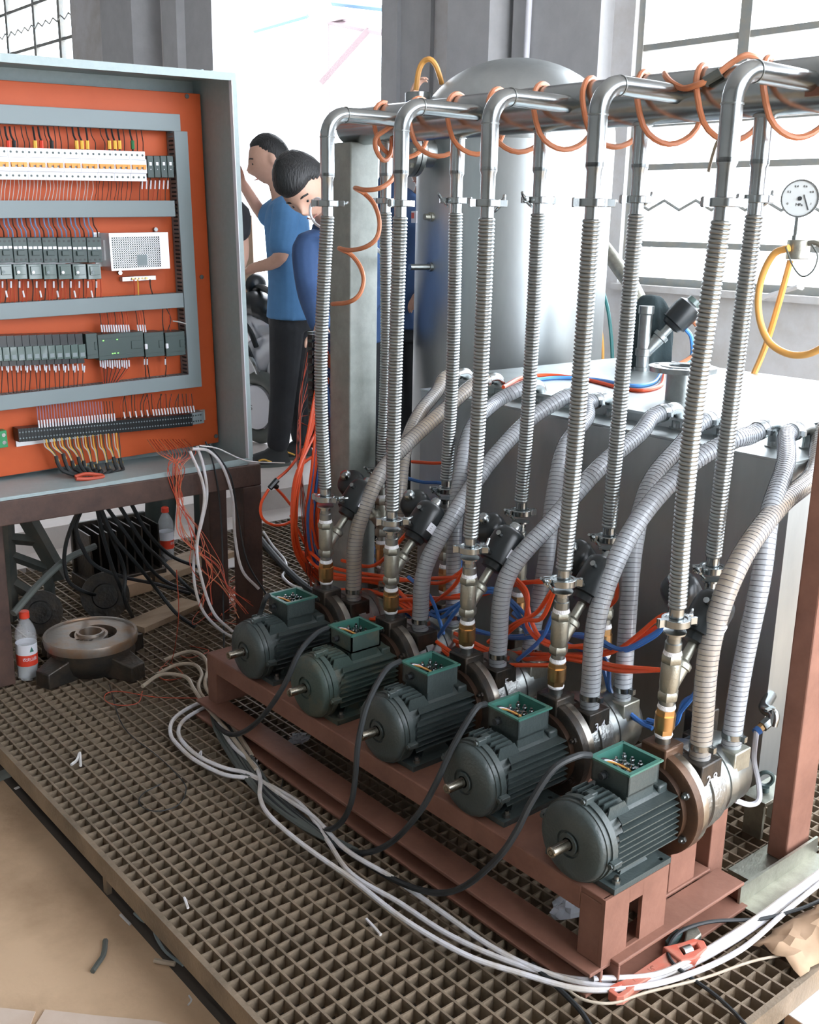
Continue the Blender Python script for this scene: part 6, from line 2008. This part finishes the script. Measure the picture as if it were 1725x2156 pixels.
e_ = dv + d_ * 0.055
cable('clear_drain_tube', [e_, at(1592, 1552, 0, .74), at(1588, 1600, 0, .72), at(1598, 1650, 0, .70), at(1598, 1685, 0, .68), at(1578, 1694, 0, .66), at(1548, 1685, 0, .62)], 0.0062, M_WHITE, 'clear tube curving from the drain valve to the pump', 'tube', n=8)
# eye bolt near the tank foot
eb = at(1612, 1640, 0, 0.80)
ebo = thing('eye_bolt', 'dark green lifting eye bolt beside the brown post', 'eye bolt', (eb.x, eb.y, eb.z - 0.03))
ring_pts = [eb + (RH * math.cos(2 * PI * k / 24) + UZ * math.sin(2 * PI * k / 24)) * 0.018 for k in range(25)]
MB().tube(ring_pts, 0.005, 8, 0).build('eye_ring', M_DGRN, ebo, world=True)
MB().cyl((eb.x, eb.y, eb.z - 0.032), (eb.x, eb.y, eb.z - 0.02), 0.012, 14).build('eye_base', M_DGRN, ebo, world=True)
tag(MB().bx(eb.x - 0.05, eb.x + 0.09, eb.y - 0.035, eb.y + 0.03, eb.z - 0.042, eb.z - 0.032).bx(eb.x - 0.045, eb.x - 0.035, eb.y - 0.03, eb.y + 0.02, 0.0, eb.z - 0.0415).bx(eb.x + 0.06, eb.x + 0.07, eb.y - 0.03, eb.y + 0.02, 0.0, eb.z - 0.0415).build('steel_bracket', M_CAST, bevel=0.001, smooth=False), 'short steel bracket under the eye bolt', 'bracket')
# ================================================================ LOOSE THINGS
# ---- water bottles
def bottle(p_, label, rot=0.0, lean=0.0):
    t = thing('water_bottle', label, 'bottle', p_, None, (lean, 0, rot))
    prof = [(0.0, 0.020), (0.004, 0.029), (0.012, 0.0315), (0.030, 0.0315), (0.034, 0.0300), (0.040, 0.0318), (0.052, 0.0318), (0.150, 0.0318), (0.162, 0.0300), (0.180, 0.0225), (0.196, 0.0140), (0.200, 0.0125), (0.206, 0.0125)]
    MB().lathe(prof, (0, 0, 0), UZ, 28).build('bottle_wall', M_PET, t)
    MB().lathe([(0.003, 0.019), (0.012, 0.0300), (0.105, 0.0305)], (0, 0, 0), UZ, 24).build('water', M_WATER, t)
    c = MB().lathe([(0.203, 0.0150), (0.203, 0.0155), (0.222, 0.0150), (0.2245, 0.0125)], (0, 0, 0), UZ, 24)
    c.build('cap', M_RED, t)
    MB().lathe([(0.052, 0.03195), (0.088, 0.03195)], (0, 0, 0), UZ, 28, cap=False).build('label_red', M_RED, t)
    MB().lathe([(0.088, 0.03195), (0.122, 0.03195)], (0, 0, 0), UZ, 28, cap=False).build('label_white', M_WHITE, t)
    # printed mountain mark and name, facing the aisle
    for k, ch in enumerate('农夫山泉'):
        a = R(-128 + k * 20)
        n_ = Vector((math.cos(a), math.sin(a), 0))
        text_mesh(ch, 0.013, basis_m(UZ.cross(n_), UZ, n_ * 0.0322 + UZ * 0.074), M_WHITE, 'label_print', t, thick=0.0001)
    for a in (-88, 100):
        n_ = Vector((math.cos(R(a)), math.sin(R(a)), 0)); s_ = UZ.cross(n_)
        MB().add([n_ * 0.0325 + UZ * 0.116, n_ * 0.0323 - s_ * 0.007 + UZ * 0.099, n_ * 0.0323 + s_ * 0.007 + UZ * 0.099], [(0, 1, 2)]).build('label_mark', M_BOXIN, t)
    return t


b1 = G(60, 1428, 0.0)
bottle((b1.x, b1.y, 0.001), 'clear water bottle with red cap and red label standing by the round casting', 0.1, 0.03)
b2 = G(352, 1178, 0.03)
bottle((b2.x, b2.y, 0.031), 'clear water bottle with red cap standing behind the cables on a board', 0.9)
tag(MB().box((b2.x + 0.06, b2.y - 0.05, 0.0155), (0.42, 0.16, 0.028), (0, 0, 0.3)).build('wooden_board', M_WOOD, bevel=0.002), 'worn wooden board under the second water bottle', 'board')

# ---- round slotted casting on the grating
cz = 0.115
cc = (G(90, 1335, cz) + G(290, 1328, cz)) / 2
cr = (G(90, 1335, cz) - G(290, 1328, cz)).length / 2
rc = thing('round_casting', 'large round slotted iron casting lying face up under the cabinet', 'casting', (cc.x, cc.y, 0))
disc = MB().lathe([(-0.035, 0.0), (-0.035, cr * .9), (-0.030, cr * .98), (-0.006, cr), (0.0, cr * .985), (0.0, cr * .93), (-0.004, cr * .92), (-0.003, cr * .30), (0.004, cr * .29), (0.004, cr * .24), (-0.03, cr * .22), (-0.03, 0.0)], (0, 0, cz), UZ, 56, cap=False)
M_CFACE = mat('machined_casting_face', (0.30, 0.27, 0.24), 0.45, 0.75, (0.34, 0.20, 0.11), 8, 0.1, 60, (0.42, 0.66))
fdo = disc.build('face_disc', M_CFACE, rc, angle=50)
holes = MB()


def crescent(a0, a1, r0, r1, name):
    top_ = [];
    n = 12
    for k in range(n + 1):
        a = a0 + (a1 - a0) * k / n
        w = math.sin(PI * k / n) ** 0.5
        rm = (r0 + r1) / 2
        top_.append((rm + (r1 - r0) / 2 * w, a))
    for k in range(n, -1, -1):
        a = a0 + (a1 - a0) * k / n
        w = math.sin(PI * k / n) ** 0.5
        rm = (r0 + r1) / 2
        top_.append((rm - (r1 - r0) / 2 * w, a))
    P = [Vector((r_ * math.cos(a), r_ * math.sin(a), cz)) for r_, a in top_]
    holes.hexa([p_ + UZ * -0.045 for p_ in P], [p_ + UZ * 0.01 for p_ in P])


crescent(R(-80), R(70), cr * .36, cr * .56, 'kidney_slot')
crescent(R(120), R(190), cr * .34, cr * .44, 'kidney_slot')
for k in range(4):
    a = R(205 + k * 14)
    holes.cyl((cr * .4 * math.cos(a), cr * .4 * math.sin(a), cz - 0.02), (cr * .4 * math.cos(a), cr * .4 * math.sin(a), cz + 0.01), 0.006, 10)
cut(fdo, holes)
MB().lathe([(0.0, cr * .72), (0.02, cr * .86), (0.05, cr * .93), (0.083, cr * .92)], (0, 0, 0), UZ, 40).build('casting_body', M_IRON, rc)
for k in range(4):
    a = R(20 + 90 * k)
    d_ = Vector((math.cos(a), math.sin(a), 0)); w_ = UZ.cross(d_)
    A0, A1 = d_ * cr * .5, d_ * cr * 1.38
    MB().hexa([A0 - w_ * .05 + UZ * .0, A1 - w_ * .03 + UZ * .0, A1 + w_ * .03, A0 + w_ * .05], [A0 - w_ * .05 + UZ * .085, A1 - w_ * .028 + UZ * .05, A1 + w_ * .028 + UZ * .05, A0 + w_ * .05 + UZ * .085]).build('casting_foot', M_IRON, rc, bevel=0.004)

# ---- dark flanges standing behind it, finned casting, timber trestle
for (px, py, rr, lab) in ((88, 1330, 0.075, 'dark round flange leaning behind the water bottle'), (224, 1300, 0.085, 'dark round flange standing behind the slotted casting')):
    g_ = G(px, py, 0.0)
    f_ = thing('iron_flange', lab, 'flange', g_)
    n_ = Vector((-0.35, -0.9, 0.25)).normalized()
    MB().lathe([(0, rr * .3), (0, rr), (0.018, rr), (0.018, rr * .3)], UZ * rr * .98, n_, 36).build('flange_disc', M_IRON, f_)
    MB().lathe([(0.018, rr * .55), (0.03, rr * .5), (0.03, rr * .28)], UZ * rr * .98, n_, 28, cap=False).build('flange_hub', M_IRON, f_)
fg = G(255, 1225, 0)
fc_ = thing('finned_casting', 'dark block of upright cast iron cooling plates under the cabinet', 'casting', (fg.x, fg.y, 0))
MB().bx(-0.16, 0.16, -0.08, 0.10, 0.0, 0.05).build('casting_base', M_IRON, fc_, bevel=0.004)
for k in range(9):
    x = -0.14 + k * 0.035
    MB().hexa([(x - .004, -0.07, 0.049), (x + .004, -0.07, 0.049), (x + .004, 0.09, 0.049), (x - .004, 0.09, 0.049)], [(x - .003 - .01, -0.08, 0.235), (x + .003 - .01, -0.08, 0.235), (x + .003 - .01, 0.07, 0.24), (x - .003 - .01, 0.07, 0.24)]).build('cast_plate', M_IRON, fc_, smooth=False)
MB().bx(-0.16, 0.15, 0.065, 0.085, 0.05, 0.25).build('back_plate', M_IRON, fc_, bevel=0.003)
MB().bx(-0.15, -0.03, -0.16, -0.081, 0.0, 0.035).build('front_block', M_IRON, fc_, bevel=0.004)

tg = G(40, 1260, 0)
tr_ = thing('timber_trestle', 'dark weathered timber trestle under the left end of the cabinet', 'trestle', (tg.x, tg.y + 0.25, 0))
def tbar(a, b, w=0.03):
    MB().tube([Vector(a), Vector(b)], w, 4, 0).build('trestle_bar', mat('dark_timber', (0.055, 0.065, 0.06), 0.8, 0.0, (0.09, 0.085, 0.07), 10, 0.2, 40), tr_, smooth=False)


TY_ = 2.42
for (A_, B_, w_) in (((57, 1090), (128, 1215), .032), ((8, 1090), (16, 1262), .035), ((14, 1133), (70, 1138), .020), ((18, 1168), (95, 1196), .018), ((100, 1200), (108, 1262), .020), ((20, 1225), (120, 1262), .022)):
    P_, Q_ = at(*A_, 1, TY_), at(*B_, 1, TY_)
    if Q_.z < 0.10:
        Q_.z = 0.025
    MB().tube([P_, Q_], w_, 4, 0).build('trestle_bar', mat('dark_timber', (0.055, 0.065, 0.06), 0.8, 0.0, (0.09, 0.085, 0.07), 10, 0.2, 40), tr_, world=True, smooth=False)

# ---- boards, papers under the stand
for (px, py, sx, sy, rz_, m_, nm, lab, h) in (
        (345, 1295, 0.30, 0.10, 0.35, M_WOOD, 'wooden_offcut', 'pale wooden offcut lying beside the slotted casting', 0.02),
        (455, 1190, 0.20, 0.12, -0.2, M_PAPER, 'plastic_sheet', 'white plastic sheet lying under the cabinet corner', 0.004),
        (275, 1238, 0.16, 0.06, 0.2, M_CARD, 'cardboard_strip', 'brown cardboard strip among the black cables', 0.05),
        (480, 1262, 0.13, 0.05, 0.5, M_PAPER, 'paper_scrap', 'torn white paper scrap under the red wires', 0.003),
        (430, 1135, 0.30, 0.03, 0.9, M_WOOD, 'wooden_batten', 'thin wooden batten on the grating behind the stand', 0.02)):
    g_ = G(px, py, h / 2)
    tag(MB().box((g_.x, g_.y, h / 2 + 0.0012), (sx, sy, h), (0, 0, rz_)).build(nm, m_, smooth=False), lab, nm.split('_')[1])
cable('black_hose_length', [G(a, b, .016) for a, b in [(545, 1130), (565, 1155), (600, 1195), (635, 1228), (665, 1250)]], 0.014, M_BLKM, 'thick black hose lying on the grating behind the cabinet leg', 'hose', n=8)
cable('white_floor_cable', [G(a, b, .008) for a, b in [(555, 1120), (575, 1150), (600, 1180), (602, 1200), (596, 1215), (620, 1235), (655, 1240)]], 0.006, M_WCAB, 'white cable curled on the grating beside the black hose', 'cable')

# ---- plastic bag beside the near pedestal
def crumple(name, c, sx, sy, sz, m, label, cat, seed=1, n=14, mm=9, amp=0.3):
    rn = random.Random(seed)
    mb = MB().ball((0, 0, 0), 1.0, n, mm)
    vs = []
    for v in mb.v:
        k = 1 + rn.uniform(-amp, amp)
        vs.append(Vector((c[0] + v.x * sx * k, c[1] + v.y * sy * k, max(c[2] - sz * 0.92, c[2] + v.z * sz * k))))
    mb.v = vs
    return tag(mb.build(name, m, angle=12), label, cat)


g_ = G(1205, 1925, 0.0)
crumple('plastic_bag', (g_.x, g_.y, 0.026), 0.050, 0.028, 0.026, M_BAG, 'crumpled clear plastic bag on the grating beside the pedestal', 'bag', 3)
g_ = G(630, 1562, 0.0)
crumple('foil_scrap', (g_.x, g_.y, 0.012), 0.03, 0.022, 0.012, M_BAG, 'crumpled clear film scrap under the motor bed', 'film', 8)

# ---- pipe wrench leaning against the cross channel
w0, w1 = G(1290, 2095, 0.02), G(1468, 1975, 0.03)
wr = thing('pipe_wrench', 'red pipe wrench lying on the grating in front of the skid', 'wrench', (w0.x, w0.y, 0.003))
d_ = Vector((w1.x - w0.x, w1.y - w0.y, 0)); LW = d_.length; d_.normalize(); n_ = UZ.cross(d_)
base_ = Vector((w0.x, w0.y, 0.003))


def wp(a, b, z):
    return base_ + d_ * a + n_ * b + UZ * z


def wpr(out, z0, z1, nm, m, par=wr, bevel=0.003):
    return MB().hexa([wp(a, b, z0) for a, b in out], [wp(a, b, z1) for a, b in out]).build(nm, m, par, world=True, bevel=bevel, smooth=False)


L_ = LW
h1 = wpr([(0.0, -0.010), (0.012, -0.017), (0.03, -0.016), (0.05, -0.012), (L_ * .72, -0.016), (L_ * .72, 0.016), (0.05, 0.012), (0.03, 0.016), (0.012, 0.017), (0.0, 0.010)], 0.0, 0.020, 'handle', M_WRED)
cut(h1, MB().hexa([wp(a, b, -0.01) for a, b in ((0.010, -0.006), (0.032, -0.006), (0.032, 0.006), (0.010, 0.006))], [wp(a, b, 0.03) for a, b in ((0.010, -0.006), (0.032, -0.006), (0.032, 0.006), (0.010, 0.006))]), world=True)
wpr([(0.06, -0.004), (L_ * .66, -0.006), (L_ * .66, 0.006), (0.06, 0.004)], 0.0195, 0.0204, 'handle_web', M_WRED, h1, 0)
text_mesh('14"', 0.014, basis_m(d_, n_, wp(L_ * .45, 0, 0.0206)), M_WRED, 'handle_lettering', h1, world=True)
hh_ = wpr([(L_ * .68, -0.024), (L_ * .80, -0.034), (L_ * .98, -0.030), (L_ * 1.03, -0.012), (L_ * .98, 0.006), (L_ * .86, 0.012), (L_ * .70, 0.026)], 0.0, 0.026, 'head_housing', M_WRED)
sl_ = ((L_ * .76, -0.014), (L_ * .92, -0.020), (L_ * .95, -0.008), (L_ * .80, 0.004))
cut(hh_, MB().hexa([wp(a, b, 0.004) for a, b in sl_], [wp(a, b, 0.04) for a, b in sl_]), world=True)
MB().cyl(wp(L_ * .79, -0.006, 0.022), wp(L_ * .87, -0.010, 0.022), 0.010, 16).build('knurl_nut', M_STEEL, wr, world=True)
wpr([(L_ * .90, 0.0), (L_ * 1.10, 0.006), (L_ * 1.16, 0.030), (L_ * 1.05, 0.046), (L_ * 1.02, 0.030), (L_ * .90, 0.012)], 0.002, 0.022, 'hook_jaw', M_CAST)
wpr([(L_ * .95, 0.030), (L_ * 1.02, 0.036), (L_ * 1.0, 0.052), (L_ * .80, 0.040), (L_ * .80, 0.026)], 0.002, 0.020, 'heel_jaw', M_DGRN)

# ---- bearings, glossy ring, carton and kraft paper at the near right corner
ZF = -0.13


def bearing(c, ro, ri, h, label):
    t = thing('ball_bearing', label, 'bearing', c)
    MB().ring((0, 0, 0), UZ, ro, ro * .84, h, 40).build('outer_race', M_BEAR, t, bevel=0.0012)
    MB().ring((0, 0, 0), UZ, ri * 1.25, ri, h, 36).build('inner_race', M_BEAR, t, bevel=0.0012)
    rm = (ro * .84 + ri * 1.25) / 2
    for k in range(9):
        a = 2 * PI * k / 9
        MB().ball((rm * math.cos(a), rm * math.sin(a), h * .5), (ro * .84 - ri * 1.25) / 2 * 1.02, 12, 8).build('ball', M_POL, t)
    MB().ring((0, 0, h * .42), UZ, rm * 1.06, rm * .94, h * .1, 32).build('cage', M_CAST, t)
    return t


M_BEAR = mat('bearing_steel', (0.52, 0.50, 0.48), 0.3, 1.0, (0.42, 0.36, 0.30), 20)
hb = 0.03
ba = G(1682, 2070, ZF + 0.055)
bearing((ba.x, ba.y, ZF + 0.027), 0.040, 0.019, 0.028, 'grey ball bearing lying on an iron sleeve next to the carton')
tag(MB().lathe([(0, 0.034), (0.002, 0.0375), (0.026, 0.0375), (0.0265, 0.033)], (ba.x, ba.y, ZF + 0.0002), UZ, 32).build('iron_sleeve', M_IRON), 'dark iron sleeve under the grey ball bearing', 'sleeve')
bb = G(1530, 2150, ZF + 0.03)
bearing((bb.x, bb.y, ZF + 0.0005), 0.040, 0.019, 0.028, 'rusty ball bearing on the floor just below the grating edge')
bo_ = G(1722, 2035, ZF + 0.03)
gt = MB()
for k in range(3):
    gt.tube([Vector((bo_.x + 0.03 + 0.045 * math.cos(2 * PI * j / 24), bo_.y + 0.045 * math.sin(2 * PI * j / 24), ZF + 0.010 + k * 0.014)) for j in range(25)], 0.0085, 8, 0)
tag(gt.build('rubber_ring_stack', mat('glossy_dark_rubber', (0.012, 0.03, 0.028), 0.12)), 'stack of glossy dark rubber rings beside the ball bearing', 'rings', None, 'stuff')
zc_ = ZF + 0.075
k0 = G(1655, 2130, zc_); k1 = G(1745, 2066, zc_)
d1 = (k1 - k0).normalized() * 0.13; d2 = Vector((d1.y, -d1.x, 0)).normalized() * 0.10
ct = thing('carton', 'white topped cardboard carton at the near edge of the grating', 'carton', (k0.x, k0.y, ZF))
q4 = [Vector((0, 0, 0)), d1, d1 + d2, d2]
MB().hexa([v + UZ * 0.0005 for v in q4], [v + UZ * 0.0735 for v in q4]).build('carton_body', M_CARD, ct, smooth=False)
q4 = [v + (v - (d1 + d2) / 2) * 0.03 for v in q4]
MB().hexa([v + UZ * 0.073 for v in q4], [v + UZ * 0.0755 for v in q4]).build('carton_lid', M_PAPER, ct, smooth=False)
kp = G(1690, 1975, 0.02)
n = 14
vs = []
rn = random.Random(4)
for i in range(n):
    for j in range(8):
        u, v = i / (n - 1), j / 7
        x = kp.x - 0.085 + u * 0.26 + rn.uniform(-.006, .006)
        y = kp.y - 0.045 + v * 0.11 + rn.uniform(-.006, .006) - u * 0.03
        z = 0.004 + 0.038 * math.sin(v * PI) * (0.5 + 0.5 * u) * (0.7 + 0.6 * rn.random()) + 0.012 * u
        vs.append((x, y, z))
fs = [(i * 8 + j, (i + 1) * 8 + j, (i + 1) * 8 + j + 1, i * 8 + j + 1) for i in range(n - 1) for j in range(7)]
o = MB().add(vs, fs).build('kraft_paper', M_CARD, angle=25)
so = o.modifiers.new('thickness', 'SOLIDIFY'); so.thickness = 0.001
tag(o, 'crumpled kraft paper lying on the grating at the foot of the white cables', 'paper')

# ---- debris on the concrete at the near left
def strip(P, r, m, label, nm, z=ZF + 0.004):
    return cable(nm, [G(a, b, z) for a, b in P], r, m, label, 'scrap', n=6, smooth=4)


strip([(222, 1980), (218, 2010), (205, 2030), (195, 2045)], 0.006, M_GCAB, 'grey plastic tube offcut on the bare concrete', 'tube_offcut', ZF + .006)
strip([(325, 2022), (345, 2026), (368, 2030)], 0.0055, M_DCAB, 'pale tube offcut at the edge of the grating shadow', 'tube_offcut', ZF + .0055)
strip([(254, 1926), (264, 1936), (274, 1946)], 0.0035, M_WALL, 'short white strip on the concrete by the grating edge', 'plastic_strip')
strip([(283, 1923), (300, 1938), (320, 1948), (330, 1975), (350, 2005), (386, 2032)], 0.0035, M_DUCT, 'long curled grey plastic strip under the grating edge', 'plastic_strip')
strip([(398, 2096), (403, 2106), (396, 2116)], 0.002, M_WALL, 'tiny curled white shaving on the concrete', 'shaving', ZF + .002)
for (px, py, sx, sy, rz_, m_, lab, nm) in ((8, 1632, 0.07, 0.05, 0.2, M_POST, 'grey card scrap on the floor beside the grating', 'card_scrap'), (36, 1660, 0.014, 0.01, 0.2, M_PAPER, 'small white fleck on the dark floor beside the grating', 'paper_fleck'), (120, 1731, 0.012, 0.010, 0.4, M_RED, 'small red scrap on the dark floor beside the grating', 'red_scrap')):
    g_ = G(px, py, ZF)
    tag(MB().box((g_.x, g_.y, ZF + 0.0015), (sx, sy, 0.002), (0, 0, rz_)).build(nm, m_, smooth=False), lab, 'scrap')
for k, (P, lab) in enumerate((([(0, 2124), (75, 2132), (60, 2170), (-30, 2180)], 'pale cardboard sheet at the corner of the concrete'), ([(95, 2128), (200, 2140), (330, 2152), (420, 2175), (60, 2185)], 'torn pale cardboard strip on the concrete floor'))):
    b_ = [G(a, b, ZF + 0.0008 + .001 * k) for a, b in P]
    tag(MB().hexa(b_, [v + UZ * 0.003 for v in b_]).build('cardboard_sheet', mat('pale_cardboard', (0.66, 0.55, 0.46), 0.8, 0.0, (0.60, 0.47, 0.37), 8), smooth=False), lab, 'cardboard')
# scraps on the grating
for (P, r, m_, lab) in (([(150, 1610), (162, 1600), (168, 1585), (170, 1612)], 0.004, M_WALL, 'twisted white plastic scrap on the grating left of the skid'), ([(772, 1935), (788, 1952), (802, 1968)], 0.0035, M_WCAB, 'short white cable offcut lying on the grating'), ([(418, 1590), (424, 1582), (422, 1605)], 0.003, M_WCAB, 'small white offcut under the long white cables'), ([(530, 1600), (542, 1590), (550, 1582), (540, 1604)], 0.0025, M_WCAB, 'frayed white wire end beside the lower skid rail'), ([(388, 1890), (392, 1900), (396, 1912)], 0.003, M_WCAB, 'white sliver standing in a grating cell')):
    cable('wire_scrap', [G(a, b, .005) for a, b in P], r, m_, lab, 'scrap', n=5, smooth=3)

# ---- brown boards and a scooter by the doorway
bd = pt(520, 620, 6.6)
tag(MB().hexa([Vector((bd.x, bd.y, .1)) + RH * a + FH * b for a, b in ((-0.10, 0), (0.07, 0), (0.07, 0.03), (-0.10, 0.03))], [Vector((bd.x, bd.y, 1.42)) + RH * a + FH * b for a, b in ((-0.10, 0.05), (0.03, 0.05), (0.03, 0.08), (-0.10, 0.08))]).build('plywood_board', mat('brown_plywood', (0.30, 0.20, 0.13), 0.7, 0.0, (0.36, 0.25, 0.17), 5), smooth=False), 'tall brown board leaning by the doorway behind the man in the t-shirt', 'board')
fs_ = 6.25
S0 = pt(548, 912, fs_); S0.z = 0.10
scr = thing('scooter', 'silver motor scooter parked in the doorway behind the man in the t-shirt', 'scooter', S0)


def sp(px, py, dd=0.0):
    return pt(px, py, fs_ + dd)


wc = Vector((S0.x, S0.y, 0.10 + 0.22))
ax = FH * 0.8 + RH * 0.6
ax.normalize()
tire = MB()
for k in range(1):
    u_, v_, w_ = frame_from(ax)
    tire.tube([wc + (u_ * math.cos(2 * PI * j / 32) + v_ * math.sin(2 * PI * j / 32)) * 0.175 for j in range(33)], 0.045, 10, 0)
tire.build('tyre', M_GCAB, scr, world=True)
MB().lathe([(-0.05, 0.0), (-0.05, 0.09), (-0.04, 0.13), (0.04, 0.13), (0.05, 0.09), (0.05, 0.0)], wc, ax, 32, cap=False).build('hub', M_WHITE, scr, world=True)
text_mesh('RS E7', 0.045, basis_m(RH, UZ, wc - ax * 0.053 + UZ * 0.0), M_GCAB, 'hub_lettering', scr, world=True)
MB().tube([wc + RH * 0.02, wc + RH * 0.10 + UZ * 0.35, wc + RH * 0.16 + UZ * 0.70], 0.025, 10, 3).build('fork', M_SILV, scr, world=True)
etb = MB(); etube(etb, [sp(520, 860, .1), sp(530, 800, .1), sp(545, 760, .1), sp(590, 730, .1), sp(640, 740, .1)], [(0.05, 0.04), (0.10, 0.09), (0.12, 0.12), (0.12, 0.14), (0.10, 0.10)], FH); etb.build('front_fender', M_SILV, scr, world=True)
etb = MB(); etube(etb, [sp(505, 700, .15), sp(540, 690, .15), sp(580, 700, .15), sp(660, 760, .15)], [(0.06, 0.06), (0.13, 0.14), (0.13, 0.13), (0.12, 0.10)], FH); etb.build('fairing', M_SILV, scr, world=True)
etb = MB(); etube(etb, [sp(505, 648, .1), sp(535, 640, .1), sp(560, 650, .1), sp(585, 680, .1)], [(0.05, 0.05), (0.12, 0.08), (0.12, 0.08), (0.08, 0.06)], FH); etb.build('dashboard', M_BLK, scr, world=True)
MB().tube([sp(505, 640, .3), sp(530, 615, .2), sp(548, 605, .1), sp(570, 615, -.1), sp(600, 640, -.3)], 0.02, 8, 4).build('handlebar', M_BLK, scr, world=True)
MB().ball(sp(540, 600, .2), 0.075, 14, 10, (1, .5, .9)).build('mirror', M_BLK, scr, world=True)
etb = MB(); etube(etb, [sp(600, 720, .3), sp(660, 690, .4), sp(740, 700, .5)], [(0.10, 0.05), (0.15, 0.07), (0.12, 0.05)], FH); etb.build('seat', M_BLK, scr, world=True)
wc2 = wc + RH * 0.95 + FH * 0.3
tire = MB(); tire.tube([wc2 + (u_ * math.cos(2 * PI * j / 32) + v_ * math.sin(2 * PI * j / 32)) * 0.175 for j in range(33)], 0.045, 10, 0); tire.build('tyre', M_GCAB, scr, world=True)
etb = MB(); etube(etb, [wc + RH * .2 + UZ * .1, wc + RH * .5 + UZ * .05, wc2 + UZ * .15], [(0.10, 0.05), (0.13, 0.08), (0.12, 0.12)], FH); etb.build('footboard', M_SILV, scr, world=True)
for k, (px, py) in enumerate(((522, 735), (535, 765), (528, 700))):
    MB().tube([sp(px - 18, py - 26, -.02), sp(px, py, -.04), sp(px + 12, py + 30, -.02)], 0.016, 8, 4).build('trim_panel', M_BLK if k != 1 else M_POL, scr, world=True)
# ---- cable tie on the near riser
cable('cable_tie', [at(a, b, 0, .30) for a, b in [(1520, 292), (1510, 300), (1500, 330), (1492, 362)]], 0.003, M_DCAB, 'loose beige cable tie end sticking out from the near riser', 'cable tie', n=5)
